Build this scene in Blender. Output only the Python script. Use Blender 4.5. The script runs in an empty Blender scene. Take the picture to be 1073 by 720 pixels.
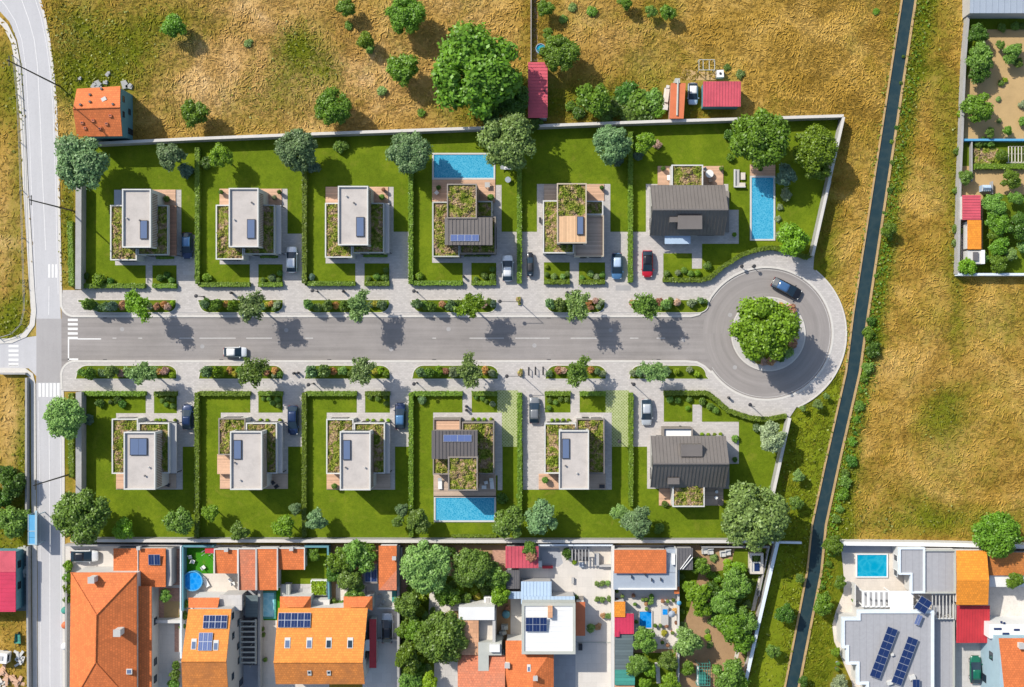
import bpy, math, random
import numpy as np
from math import radians as R, sin, cos, pi
random.seed(7); RNG = np.random.default_rng(7)
sc = bpy.context.scene
COL = sc.collection
# ------------------------------------------------------------------ plan units
# plan coordinates are read in survey units of 0.16 m on the ground, seen from 180 m up
S = 0.16; NX, NY, HC = 570.0, 345.0, 180.0
def P(x, y, h=0.0):
    k = S*(HC-h)/HC
    return ((x-NX)*k, -(y-NY)*k, h)
def W(x, y): return ((x-NX)*S, -(y-NY)*S)
# ------------------------------------------------------------------ materials
MATS = {}
def lin(c): return tuple(c)+(1.0,)
def newmat(name):
    m = bpy.data.materials.new(name); m.use_nodes = True
    nt = m.node_tree; b = nt.nodes['Principled BSDF']
    MATS[name] = m
    return m, nt, b
def N(nt, typ, **kw):
    n = nt.nodes.new(typ)
    for k, v in kw.items():
        if k in n.inputs: n.inputs[k].default_value = v
        else: setattr(n, k, v)
    return n
def L(nt, a, b): nt.links.new(a, b)
def pos(nt): return N(nt, 'ShaderNodeNewGeometry').outputs['Position']
def noise(nt, scale, detail=4, rough=.6, vec=None, dist=0.0):
    n = N(nt, 'ShaderNodeTexNoise'); n.inputs['Scale'].default_value = scale
    n.inputs['Detail'].default_value = detail; n.inputs['Roughness'].default_value = rough
    n.inputs['Distortion'].default_value = dist
    L(nt, vec if vec is not None else pos(nt), n.inputs['Vector'])
    return n.outputs['Fac']
def ramp(nt, fac, stops):
    r = N(nt, 'ShaderNodeValToRGB'); cr = r.color_ramp
    while len(cr.elements) < len(stops): cr.elements.new(.5)
    for e, (p, c) in zip(cr.elements, stops):
        e.position = p; e.color = lin(c) if len(c) == 3 else c
    L(nt, fac, r.inputs['Fac']); return r.outputs['Color']
def mix(nt, fac, a, b, mode='MIX'):
    m = N(nt, 'ShaderNodeMix', data_type='RGBA', blend_type=mode)
    if isinstance(fac, (int, float)): m.inputs['Factor'].default_value = fac
    else: L(nt, fac, m.inputs['Factor'])
    for sock, v in ((m.inputs[6], a), (m.inputs[7], b)):
        if isinstance(v, tuple): sock.default_value = lin(v[:3])
        else: L(nt, v, sock)
    return m.outputs[2]
def math_(nt, op, a, b=None, c=None):
    m = N(nt, 'ShaderNodeMath', operation=op)
    for i, v in enumerate((a, b, c)):
        if v is None: continue
        if isinstance(v, (int, float)): m.inputs[i].default_value = v
        else: L(nt, v, m.inputs[i])
    return m.outputs[0]
def bump(nt, b, h, strength=.3, dist=.05):
    n = N(nt, 'ShaderNodeBump'); n.inputs['Strength'].default_value = strength; n.inputs['Distance'].default_value = dist
    L(nt, h, n.inputs['Height']); L(nt, n.outputs['Normal'], b.inputs['Normal'])
def sc3(c, k): return tuple(min(1, x*k) for x in c)
def plain(name, c, rough=.7, var=.18, scale=.9, metal=0.0, bmp=.15, spec=.4, fine=9.0):
    """colour broken by large blotches and fine grain"""
    m, nt, b = newmat(name)
    a = noise(nt, scale, 5, .65); f = noise(nt, fine, 3, .6)
    col = ramp(nt, a, [(.28, sc3(c, 1-var)), (.5, c), (.74, sc3(c, 1+var*.7))])
    col = mix(nt, .35, col, ramp(nt, f, [(.3, sc3(c, 1-var)), (.7, sc3(c, 1+var))]))
    L(nt, col, b.inputs['Base Color'])
    b.inputs['Roughness'].default_value = rough; b.inputs['Metallic'].default_value = metal
    b.inputs['Specular IOR Level'].default_value = spec
    if bmp: bump(nt, b, f, bmp, .03)
    return m
def gloss(name, c, rough=.25, metal=0.0, coat=0.0):
    m, nt, b = newmat(name)
    b.inputs['Base Color'].default_value = lin(c); b.inputs['Roughness'].default_value = rough
    b.inputs['Metallic'].default_value = metal; b.inputs['Coat Weight'].default_value = coat
    return m
def sepxy(nt):
    s = N(nt, 'ShaderNodeSeparateXYZ'); L(nt, pos(nt), s.inputs[0]); return s.outputs
def planks(name, c, width=.16, axis='x', var=.25, gap=.1, rough=.65, c2=None):
    """boards running across the given axis, one tone each"""
    m, nt, b = newmat(name)
    o = sepxy(nt); u = o[0] if axis == 'x' else o[1]
    q = math_(nt, 'DIVIDE', u, width); fl = math_(nt, 'FLOOR', q); fr = math_(nt, 'FRACT', q)
    wn = N(nt, 'ShaderNodeTexWhiteNoise', noise_dimensions='1D'); L(nt, fl, wn.inputs['W'])
    col = ramp(nt, wn.outputs['Value'], [(0, sc3(c, 1-var)), (.5, c), (1, c2 or sc3(c, 1+var*.6))])
    g = math_(nt, 'LESS_THAN', fr, gap)
    st = noise(nt, 2.2, 4, .7)
    col = mix(nt, .3, col, ramp(nt, st, [(.3, sc3(c, .7)), (.7, sc3(c, 1.15))]))
    col = mix(nt, math_(nt, 'MULTIPLY', g, .6), col, sc3(c, .35))
    L(nt, col, b.inputs['Base Color']); b.inputs['Roughness'].default_value = rough
    return m
def tiles(name, c, row=.5, colw=.32, axis='y', dirt=.5, c2=None, dark=None):
    """clay tile courses; axis = direction the slope falls"""
    m, nt, b = newmat(name)
    mp = N(nt, 'ShaderNodeMapping'); L(nt, pos(nt), mp.inputs['Vector'])
    if axis == 'x': mp.inputs['Rotation'].default_value = (0, 0, R(90))
    br = N(nt, 'ShaderNodeTexBrick'); L(nt, mp.outputs[0], br.inputs['Vector'])
    br.inputs['Scale'].default_value = 1; br.inputs['Brick Width'].default_value = colw*2; br.inputs['Row Height'].default_value = row
    br.inputs['Mortar Size'].default_value = .035; br.inputs['Mortar Smooth'].default_value = .4; br.inputs['Bias'].default_value = 0
    br.inputs['Color1'].default_value = lin(sc3(c, 1.12)); br.inputs['Color2'].default_value = lin(sc3(c, .84)); br.inputs['Mortar'].default_value = lin(sc3(c, .68))
    a = noise(nt, .55, 6, .7); f = noise(nt, 3.5, 3, .6)
    col = mix(nt, math_(nt, 'MULTIPLY', ramp(nt, a, [(.42, (0, 0, 0)), (.68, (1, 1, 1))]), dirt), br.outputs['Color'], c2 or sc3(c, .6))
    col = mix(nt, math_(nt, 'MULTIPLY', ramp(nt, f, [(.55, (0, 0, 0)), (.72, (1, 1, 1))]), dirt*.8), col, dark or sc3(c, .55))
    L(nt, col, b.inputs['Base Color']); b.inputs['Roughness'].default_value = .8
    bump(nt, b, br.outputs['Fac'], -.4, .06)
    return m
def pavers(name, c, w=.4, h=.2, var=.12, mortar=.75, stain=.2):
    m, nt, b = newmat(name)
    br = N(nt, 'ShaderNodeTexBrick'); L(nt, pos(nt), br.inputs['Vector'])
    br.inputs['Scale'].default_value = 1; br.inputs['Brick Width'].default_value = w; br.inputs['Row Height'].default_value = h
    br.inputs['Mortar Size'].default_value = .02; br.inputs['Mortar Smooth'].default_value = .2; br.inputs['Bias'].default_value = 0
    br.inputs['Color1'].default_value = lin(sc3(c, 1+var)); br.inputs['Color2'].default_value = lin(sc3(c, 1-var)); br.inputs['Mortar'].default_value = lin(sc3(c, mortar))
    a = noise(nt, .35, 6, .7); f = noise(nt, 6, 3, .6)
    col = mix(nt, math_(nt, 'MULTIPLY', ramp(nt, a, [(.4, (0, 0, 0)), (.7, (1, 1, 1))]), stain), br.outputs['Color'], sc3(c, .72))
    col = mix(nt, .2, col, ramp(nt, f, [(.3, sc3(c, .75)), (.7, sc3(c, 1.15))]))
    L(nt, col, b.inputs['Base Color']); b.inputs['Roughness'].default_value = .85
    bump(nt, b, f, .2, .02)
    return m
def asphalt(name, c, streak_axis='x', var=.16):
    """long tyre-polished streaks, patches and grain"""
    m, nt, b = newmat(name)
    mp = N(nt, 'ShaderNodeMapping'); L(nt, pos(nt), mp.inputs['Vector'])
    mp.inputs['Scale'].default_value = (.035, 1.25, 1) if streak_axis == 'x' else (.9, .05, 1)
    st = noise(nt, 1.0, 5, .65, mp.outputs[0])
    a = noise(nt, .12, 6, .7); f = noise(nt, 14, 2, .6)
    col = ramp(nt, st, [(.3, sc3(c, 1-var)), (.5, c), (.72, sc3(c, 1+var))])
    col = mix(nt, .4, col, ramp(nt, a, [(.3, sc3(c, 1-var*1.3)), (.7, sc3(c, 1+var))]))
    col = mix(nt, .25, col, ramp(nt, f, [(.3, sc3(c, .75)), (.7, sc3(c, 1.25))]))
    cr = noise(nt, .5, 8, .75, None, 1.5)
    line = math_(nt, 'LESS_THAN', math_(nt, 'ABSOLUTE', math_(nt, 'SUBTRACT', cr, .5)), .0035)
    col = mix(nt, math_(nt, 'MULTIPLY', line, .35), col, sc3(c, .45))
    L(nt, col, b.inputs['Base Color']); b.inputs['Roughness'].default_value = .88
    bump(nt, b, f, .3, .02)
    return m
def ringasphalt(name, c, cx, cy):
    # tyre-polished arcs round the turning circle
    m, nt, b = newmat(name)
    o = sepxy(nt); dx = math_(nt, 'SUBTRACT', o[0], cx); dy = math_(nt, 'SUBTRACT', o[1], cy)
    r = math_(nt, 'SQRT', math_(nt, 'ADD', math_(nt, 'MULTIPLY', dx, dx), math_(nt, 'MULTIPLY', dy, dy))); an = math_(nt, 'ARCTAN2', dy, dx)
    v = N(nt, 'ShaderNodeCombineXYZ'); L(nt, math_(nt, 'MULTIPLY', r, 1.25), v.inputs[0]); L(nt, math_(nt, 'MULTIPLY', an, .45), v.inputs[1])
    st = noise(nt, 1.0, 5, .65, v.outputs[0]); a = noise(nt, .15, 6, .7); f = noise(nt, 14, 2, .6)
    col = ramp(nt, st, [(.3, sc3(c, .66)), (.5, c), (.72, sc3(c, 1.3))])
    col = mix(nt, .4, col, ramp(nt, a, [(.3, sc3(c, .75)), (.7, sc3(c, 1.2))])); col = mix(nt, .25, col, ramp(nt, f, [(.3, sc3(c, .75)), (.7, sc3(c, 1.25))]))
    L(nt, col, b.inputs['Base Color']); b.inputs['Roughness'].default_value = .88; return m
def leaf(name, c, var=.45, c2=None, trans=.25):
    m, nt, b = newmat(name)
    g = N(nt, 'ShaderNodeNewGeometry'); oi = N(nt, 'ShaderNodeObjectInfo')
    col = ramp(nt, g.outputs['Random Per Island'], [(0, sc3(c, 1-var)), (.45, c), (.8, sc3(c, 1+var*.6)), (1, c2 or sc3(c, 1+var))])
    cl = noise(nt, 1.1, 3, .6)
    col = mix(nt, .45, col, ramp(nt, cl, [(.34, sc3(c, 1-var)), (.66, sc3(c, 1+var))]))
    hs = N(nt, 'ShaderNodeHueSaturation'); L(nt, col, hs.inputs['Color'])
    L(nt, math_(nt, 'MULTIPLY_ADD', oi.outputs['Random'], .5, .78), hs.inputs['Value'])
    L(nt, math_(nt, 'MULTIPLY_ADD', oi.outputs['Random'], .03, .485), hs.inputs['Hue'])
    nt.nodes.remove(b)
    d = N(nt, 'ShaderNodeBsdfDiffuse'); t = N(nt, 'ShaderNodeBsdfTranslucent'); mx = N(nt, 'ShaderNodeMixShader'); mx.inputs[0].default_value = trans
    L(nt, hs.outputs[0], d.inputs[0]); L(nt, hs.outputs[0], t.inputs[0])
    gl = N(nt, 'ShaderNodeBsdfGlossy'); gl.inputs['Roughness'].default_value = .45; gl.inputs[0].default_value = (.6, .65, .6, 1)
    m2 = N(nt, 'ShaderNodeMixShader'); m2.inputs[0].default_value = .04
    L(nt, d.outputs[0], mx.inputs[1]); L(nt, t.outputs[0], mx.inputs[2])
    L(nt, mx.outputs[0], m2.inputs[1]); L(nt, gl.outputs[0], m2.inputs[2])
    L(nt, m2.outputs[0], nt.nodes['Material Output'].inputs['Surface'])
    return m
def lawnmat(name, c, c2):
    m, nt, b = newmat(name)
    a = noise(nt, .22, 6, .65); f = noise(nt, 1.6, 5, .7); g = noise(nt, 9, 3, .7)
    col = ramp(nt, a, [(.38, sc3(c, .68)), (.5, c), (.62, c2)])
    col = mix(nt, .4, col, ramp(nt, f, [(.3, sc3(c, .6)), (.7, sc3(c2, 1.15))]))
    col = mix(nt, .4, col, ramp(nt, g, [(.3, sc3(c, .55)), (.7, sc3(c2, 1.25))]))
    dry = noise(nt, .5, 5, .7, None, .6)
    col = mix(nt, math_(nt, 'MULTIPLY', ramp(nt, dry, [(.56, (0, 0, 0)), (.72, (1, 1, 1))]), .45), col, (.21, .205, .03))
    L(nt, col, b.inputs['Base Color']); b.inputs['Roughness'].default_value = .95; b.inputs['Specular IOR Level'].default_value = .1
    bump(nt, b, mix(nt, .5, f, g), .7, .12)
    return m
def fieldmat(name, blade=False):
    """dry straw with greener places, weighted by the 'green' attribute of the mesh"""
    m, nt, b = newmat(name)
    at = N(nt, 'ShaderNodeAttribute', attribute_name='green')
    sd = N(nt, 'ShaderNodeAttribute', attribute_name='sand')
    a = noise(nt, .11, 6, .65, None, .6); f = noise(nt, .8, 5, .7, None, 1.2); g = noise(nt, 4, 4, .7, None, .8)
    straw = ramp(nt, a, [(.34, (.30, .185, .030)), (.5, (.43, .272, .056)), (.64, (.55, .36, .098))])
    sandc = ramp(nt, a, [(.34, (.42, .255, .07)), (.52, (.60, .38, .145)), (.66, (.72, .50, .25))])
    col = mix(nt, sd.outputs['Fac'], straw, sandc)
    grn = ramp(nt, f, [(.3, (.075, .115, .006)), (.5, (.145, .175, .010)), (.72, (.22, .215, .018))])
    w = math_(nt, 'ADD', math_(nt, 'MULTIPLY', at.outputs['Fac'], 1.7), math_(nt, 'ADD', math_(nt, 'MULTIPLY_ADD', f, 1.5, -1.15), math_(nt, 'MULTIPLY_ADD', noise(nt, .07, 4, .6, None, .8), 2.0, -1.02)))
    wc = N(nt, 'ShaderNodeClamp'); L(nt, w, wc.inputs[0])
    col = mix(nt, wc.outputs[0], col, grn)
    if blade:
        ge = N(nt, 'ShaderNodeNewGeometry')
        col = mix(nt, 1.0, col, ramp(nt, ge.outputs['Random Per Island'], [(0, (.72, .70, .66)), (.5, (.95, .94, .91)), (1, (1, 1, 1))]), 'MULTIPLY')
        m2 = mix(nt, 1.0, col, (1.0, .99, .97), 'MULTIPLY'); col = m2
    else:
        col = mix(nt, .45, col, mix(nt, 1.0, col, ramp(nt, g, [(.3, (.35, .33, .28)), (.68, (1, 1, 1))]), 'MULTIPLY'))
        bump(nt, b, mix(nt, .5, f, g), .9, .25)
    L(nt, col, b.inputs['Base Color']); b.inputs['Roughness'].default_value = .95; b.inputs['Specular IOR Level'].default_value = .08
    return m
def watermat(name, c, c2, scale=1.4, rough=.06, amt=1.0):
    m, nt, b = newmat(name)
    v = N(nt, 'ShaderNodeTexVoronoi', feature='DISTANCE_TO_EDGE'); 
    nz = N(nt, 'ShaderNodeTexNoise'); nz.inputs['Scale'].default_value = 1.1; L(nt, pos(nt), nz.inputs['Vector'])
    vv = N(nt, 'ShaderNodeVectorMath', operation='ADD'); L(nt, pos(nt), vv.inputs[0]); L(nt, nz.outputs['Color'], vv.inputs[1])
    L(nt, vv.outputs[0], v.inputs['Vector']); v.inputs['Scale'].default_value = scale
    col = ramp(nt, v.outputs['Distance'], [(.0, c2), (.12*amt, mixc(c, c2, .35)), (.3, c)])  # lighter cell edges paint caustic light into the water colour
    L(nt, col, b.inputs['Base Color']); b.inputs['Roughness'].default_value = rough; b.inputs['IOR'].default_value = 1.33
    bump(nt, b, noise(nt, 3.0, 3, .6), .12, .05)
    return m
def mixc(a, b, t): return tuple(x*(1-t)+y*t for x, y in zip(a, b))
def sedum(name):
    m, nt, b = newmat(name)
    g = N(nt, 'ShaderNodeNewGeometry')
    a = noise(nt, .8, 5, .7, None, .8)
    col = ramp(nt, a, [(.30, (.085, .145, .014)), (.42, (.20, .26, .026)), (.50, (.33, .33, .07)), (.56, (.44, .30, .17)), (.68, (.54, .38, .27))])
    col = mix(nt, 1.0, col, ramp(nt, g.outputs['Random Per Island'], [(0, (.4, .42, .38)), (.5, (.9, .9, .87)), (1, (1, 1, 1))]), 'MULTIPLY')
    L(nt, col, b.inputs['Base Color']); b.inputs['Roughness'].default_value = .9; b.inputs['Specular IOR Level'].default_value = .15
    return m
def gridpave(name):
    """concrete lattice with grass in its cells"""
    m, nt, b = newmat(name)
    o = sepxy(nt)
    u = math_(nt, 'FRACT', math_(nt, 'MULTIPLY', math_(nt, 'ADD', o[0], o[1]), 1.9)); v = math_(nt, 'FRACT', math_(nt, 'MULTIPLY', math_(nt, 'SUBTRACT', o[0], o[1]), 1.9))
    k = math_(nt, 'MAXIMUM', math_(nt, 'LESS_THAN', u, .45), math_(nt, 'LESS_THAN', v, .45))
    f = noise(nt, 2, 4, .7)
    col = mix(nt, k, ramp(nt, f, [(.3, (.13, .19, .03)), (.7, (.24, .29, .08))]), ramp(nt, f, [(.3, (.31, .35, .15)), (.7, (.43, .46, .26))]))
    L(nt, col, b.inputs['Base Color']); b.inputs['Roughness'].default_value = .9
    return m

M = {}
M['field'] = fieldmat('dry_field'); M['blade'] = fieldmat('dry_grass_blades', True)
M['lawn'] = lawnmat('mown_lawn', (.085, .145, .006), (.175, .23, .012))
M['bedgreen'] = lawnmat('bed_ground_cover', (.085, .135, .006), (.14, .19, .012))
M['meadow'] = lawnmat('meadow_grass', (.125, .18, .008), (.215, .25, .014))
M['turf'] = lawnmat('artificial_turf', (.04, .2, .01), (.06, .26, .015))
M['pave'] = pavers('light_pavers', (.465, .435, .415), .55, .28)
M['slab'] = pavers('grey_slabs', (.48, .46, .445), 1.0, 1.0, .07)
M['kerb'] = plain('kerb_concrete', (.55, .525, .49), .8, .12, 1.5)
M['road'] = asphalt('new_asphalt', (.262, .240, .230), 'x', .36)
M['oldroad'] = asphalt('pale_dusty_asphalt', (.45, .445, .46), 'y', .10)
M['midroad'] = asphalt('junction_asphalt', (.34, .325, .325), 'y', .12)
M['joint'] = plain('grey_strip', (.33, .32, .32), .85, .15)
M['paint'] = plain('road_paint', (.70, .69, .68), .7, .12, 2.5)
M['wornpaint'] = plain('worn_road_paint', (.46, .445, .43), .7, .3, 2.0)
M['wallconc'] = plain('wall_concrete', (.33, .325, .32), .85, .2, .8)
M['wallblue'] = plain('wall_painted_pale_blue', (.62, .68, .74), .8, .15, .8)
M['render'] = plain('white_render', (.56, .55, .53), .8, .08, .6)
M['renderg'] = plain('grey_render', (.42, .41, .40), .8, .1, .6)
M['rendert'] = plain('taupe_render', (.24, .215, .195), .8, .12, .6)
M['concroof'] = plain('concrete_roof', (.45, .412, .385), .85, .22, .5)
M['parapet'] = plain('pale_parapet', (.53, .525, .505), .7, .07, 1)
M['parapetg'] = plain('grey_parapet', (.40, .41, .375), .7, .08, 1)
M['parapett'] = plain('taupe_parapet', (.23, .20, .175), .7, .1, 1)
M['parapetb'] = plain('beige_parapet', (.44, .37, .28), .7, .1, 1)
M['sedum'] = sedum('sedum_planting')
M['soil'] = plain('roof_soil', (.085, .095, .015), .95, .4, 1.2)
M['bark'] = plain('bark', (.16, .11, .07), .9, .3, 2)
M['metal'] = plain('grey_standing_seam', (.145, .130, .122), .5, .16, .5, .0)
M['metald'] = plain('grey_metal_trim', (.11, .10, .10), .5, .1, .5, .0)
M['wood'] = planks('light_deck_boards', (.58, .36, .235), .2, 'y')
M['woodx'] = planks('light_deck_boards_lengthwise', (.62, .39, .22), .28, 'x')
M['woodg'] = planks('greyed_deck_boards', (.47, .355, .27), .22, 'y')
M['woodb'] = planks('brown_slats', (.23, .12, .07), .22, 'y', .3, .3)
M['pool'] = watermat('pool_water', (.02, .27, .46), (.11, .43, .60), 3.2)
M['poold'] = watermat('deep_blue_water', (.0, .20, .60), (.03, .29, .68), 1.2)
M['poolt'] = watermat('turquoise_water', (.0, .26, .42), (.02, .33, .48), .7)
M['poolp'] = watermat('pale_turquoise_water', (.22, .55, .68), (.36, .66, .75), 1.0)
M['canal'] = watermat('canal_water', (.018, .040, .050), (.028, .050, .056), .5, .3)
M['glass'] = gloss('window_glass', (.018, .035, .055), .12)
M['sky_glass'] = gloss('skylight_glass', (.11, .15, .25), .12)
M['pv'] = gloss('solar_cells', (.012, .028, .10), .18)
M['pvf'] = gloss('solar_frame', (.45, .47, .52), .35, .5)
M['pvl'] = gloss('pale_solar_cells', (.10, .14, .30), .2)
M['dark'] = plain('dark_metal', (.035, .035, .04), .5, .2)
M['black'] = plain('black_rubber', (.02, .02, .022), .8, .2)
M['white'] = plain('white_paint', (.70, .70, .69), .6, .06)
M['cream'] = pavers('cream_paving', (.60, .54, .475), .9, .9, .05, .85, .25)
M['whitepave'] = pavers('white_paving', (.60, .56, .515), 1.6, 1.6, .05, .8, .3)
M['greypave'] = pavers('grey_paving', (.36, .37, .40), 1.2, 1.2, .08, .8, .3)
M['bluegrey'] = plain('blue_grey_deck', (.30, .345, .41), .7, .12, .6)
M['membr'] = planks('grey_roof_membrane', (.335, .335, .355), 1.1, 'x', .05, .03)
M['tile'] = tiles('orange_clay_tiles', (.64, .17, .046), .36, .2, 'y')
M['tilex'] = tiles('orange_clay_tiles_east_west', (.66, .175, .046), .36, .2, 'x')
M['tiley'] = tiles('amber_clay_tiles', (.72, .255, .045), .36, .2, 'y', .25)
M['tilem'] = tiles('mossy_amber_tiles', (.58, .20, .04), .36, .2, 'y', .75, (.32, .12, .035))
M['tiler'] = tiles('weathered_red_tiles', (.60, .185, .09), .36, .22, 'y', .7, (.40, .17, .10), (.22, .09, .06))
M['tilet'] = tiles('tan_tiles', (.60, .32, .18), .8, .5, 'y', .3)
M['tileo'] = tiles('bright_amber_tiles', (.76, .265, .022), .36, .2, 'y', .2)
M['red'] = plain('rose_red_sheet', (.52, .085, .115), .5, .3, .5)
M['crim'] = plain('crimson_sheet', (.50, .035, .085), .5, .26, .5)
M['redm'] = plain('red_sheet', (.45, .035, .045), .5, .26, .5)
M['rust'] = plain('rust_orange_sheet', (.55, .15, .06), .6, .2, .7)
M['bluesheet'] = plain('pale_blue_sheet', (.37, .48, .62), .5, .08, .7)
M['slate'] = planks('dark_slate_sheet', (.10, .135, .145), .5, 'y', .2, .1)
M['teal'] = planks('teal_sheet', (.05, .26, .21), .6, 'y', .2, .08)
M['charc'] = plain('charcoal_sheet', (.115, .11, .115), .7, .15)
M['tealwall'] = plain('teal_render', (.10, .25, .30), .8, .12)
M['bluewall'] = plain('blue_grey_render', (.30, .42, .49), .8, .12)
M['cyan'] = plain('blue_canopy_sheet', (.10, .33, .55), .35, .15)
M['whiteroof'] = plain('white_roof', (.66, .66, .655), .6, .06, .4)
M['earth'] = plain('brown_earth', (.34, .215, .115), .95, .3, .35)
M['sandy'] = plain('sandy_earth', (.44, .30, .14), .95, .22, .3)
M['gravel'] = plain('pale_gravel', (.62, .58, .53), .95, .22, 1.2, fine=5)
M['stone'] = plain('pale_stone', (.58, .53, .47), .9, .25, 2)
M['brick'] = pavers('pinkish_brick', (.48, .27, .20), .4, .2, .2)
M['gridpave'] = gridpave('grass_lattice')
M['lightstone'] = plain('canal_lip', (.40, .275, .13), .9, .35, .6)
for n_, c_ in dict(green=(.125, .230, .016), bright=(.165, .285, .014), dark=(.070, .150, .014), grey=(.155, .25, .098), blue=(.125, .205, .135),
                   olive=(.195, .305, .075), pale=(.265, .32, .165), orange=(.55, .30, .09), yellow=(.40, .36, .04), rust=(.42, .22, .12), pink=(.50, .33, .25), weed=(.19, .205, .022), feather=(.185, .29, .085),
                   lime=(.235, .35, .012), mid=(.140, .245, .034)).items():
    M['leaf_'+n_] = leaf('leaves_'+n_, c_)
M['hedge'] = leaf('hedge_leaves', (.145, .225, .020), .4)

# ------------------------------------------------------------------ mesh building
class MB:
    def __init__(s): s.v = []; s.f = []; s.m = []
    def add(s, vs, fs, mi=0):
        o = len(s.v); s.v += [tuple(v) for v in vs]; s.f += [tuple(i+o for i in f) for f in fs]; s.m += [mi]*len(fs); return s
    def box(s, x0, y0, x1, y1, z0, z1, mi=0):
        x0, x1 = min(x0, x1), max(x0, x1); y0, y1 = min(y0, y1), max(y0, y1)
        return s.add([(x0, y0, z0), (x1, y0, z0), (x1, y1, z0), (x0, y1, z0), (x0, y0, z1), (x1, y0, z1), (x1, y1, z1), (x0, y1, z1)],
                     [(3, 2, 1, 0), (4, 5, 6, 7), (0, 1, 5, 4), (1, 2, 6, 5), (2, 3, 7, 6), (3, 0, 4, 7)], mi)
    def obox(s, c, sx, sy, sz, rot=0, mi=0):
        """box standing on c, turned about z"""
        ca, sa = cos(rot), sin(rot); vs = []
        for z in (0, sz):
            for x, y in ((-1, -1), (1, -1), (1, 1), (-1, 1)):
                x *= sx/2; y *= sy/2; vs.append((c[0]+x*ca-y*sa, c[1]+x*sa+y*ca, c[2]+z))
        return s.add(vs, [(3, 2, 1, 0), (4, 5, 6, 7), (0, 1, 5, 4), (1, 2, 6, 5), (2, 3, 7, 6), (3, 0, 4, 7)], mi)
    def prism(s, pts, z0, z1, mi=0, bottom=True):
        n = len(pts); a = sum(pts[i][0]*pts[(i+1) % n][1]-pts[(i+1) % n][0]*pts[i][1] for i in range(n))
        if a < 0: pts = pts[::-1]
        vs = [(p[0], p[1], z0) for p in pts]+[(p[0], p[1], z1) for p in pts]
        fs = [tuple(range(n, 2*n))]+[(i, (i+1) % n, n+(i+1) % n, n+i) for i in range(n)]
        if bottom: fs.append(tuple(range(n-1, -1, -1)))
        return s.add(vs, fs, mi)
    def plate(s, pts, th, mi=0):
        """thick sloping plate: 3D polygon extruded down"""
        n = len(pts)
        nz = sum(pts[i][0]*pts[(i+1) % n][1]-pts[(i+1) % n][0]*pts[i][1] for i in range(n))
        if nz < 0: pts = pts[::-1]
        vs = list(pts)+[(p[0], p[1], p[2]-th) for p in pts]
        return s.add(vs, [tuple(range(n)), tuple(range(2*n-1, n-1, -1))]+[(i, n+i, n+(i+1) % n, (i+1) % n) for i in range(n)], mi)
    def tube(s, p0, p1, r0, r1=None, n=8, mi=0):
        r1 = r0 if r1 is None else r1
        p0 = np.array(p0, float); p1 = np.array(p1, float); d = p1-p0; d /= (np.linalg.norm(d)+1e-9)
        u = np.cross(d, (0, 0, 1) if abs(d[2]) < .9 else (1, 0, 0)); u /= np.linalg.norm(u); w = np.cross(d, u)
        vs = []
        for p, r in ((p0, r0), (p1, r1)):
            for i in range(n):
                a = 2*pi*i/n; vs.append(tuple(p+r*(cos(a)*u+sin(a)*w)))
        return s.add(vs, [(i, (i+1) % n, n+(i+1) % n, n+i) for i in range(n)]+[tuple(range(n-1, -1, -1)), tuple(range(n, 2*n))], mi)
    def lathe(s, c, prof, n=16, mi=0, sx=1, sy=1):
        vs = []; fs = []
        for r, z in prof:
            for i in range(n):
                a = 2*pi*i/n; vs.append((c[0]+r*sx*cos(a), c[1]+r*sy*sin(a), c[2]+z))
        for k in range(len(prof)-1):
            for i in range(n): fs.append((k*n+i, k*n+(i+1) % n, (k+1)*n+(i+1) % n, (k+1)*n+i))
        fs.append(tuple(range(n-1, -1, -1))); fs.append(tuple(range((len(prof)-1)*n, len(prof)*n)))
        return s.add(vs, fs, mi)
    def strip(s, path, w, z0, z1, mi=0, closed=False):
        """wall or band of given width along a plan path (world xy)"""
        p = np.array([q[:2] for q in path], float); n = len(p); off = []
        for i in range(n):
            a = p[(i-1) % n] if (closed or i > 0) else p[i]; b = p[(i+1) % n] if (closed or i < n-1) else p[i]
            if closed or 0 < i < n-1:
                t1 = p[i]-a; t1 /= np.linalg.norm(t1)+1e-9; t2 = b-p[i]; t2 /= np.linalg.norm(t2)+1e-9
                t = t1+t2; t /= np.linalg.norm(t)+1e-9; k = 1/max(.5, float(np.dot(t, t1)))
            else:
                t = b-a; t /= np.linalg.norm(t)+1e-9; k = 1
            off.append(np.array((-t[1], t[0]))*w/2*k)
        vs = []
        for q, o in zip(p, off):
            l = q+o; r = q-o
            vs += [(l[0], l[1], z0), (r[0], r[1], z0), (r[0], r[1], z1), (l[0], l[1], z1)]
        fs = []
        for i in range(n if closed else n-1):
            a = 4*i; b = 4*((i+1) % n)
            fs += [(a+3, a+2, b+2, b+3), (a+2, a+1, b+1, b+2), (a, a+3, b+3, b), (a+1, a, b, b+1)]
        if not closed: fs += [(0, 1, 2, 3), (4*n-1, 4*n-2, 4*n-3, 4*n-4)]
        return s.add(vs, fs, mi)
    def sheet(s, pts, z, mi=0):
        n = len(pts); a = sum(pts[i][0]*pts[(i+1) % n][1]-pts[(i+1) % n][0]*pts[i][1] for i in range(n))
        if a < 0: pts = pts[::-1]
        return s.add([(p[0], p[1], z) for p in pts], [tuple(range(n))], mi)
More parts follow.
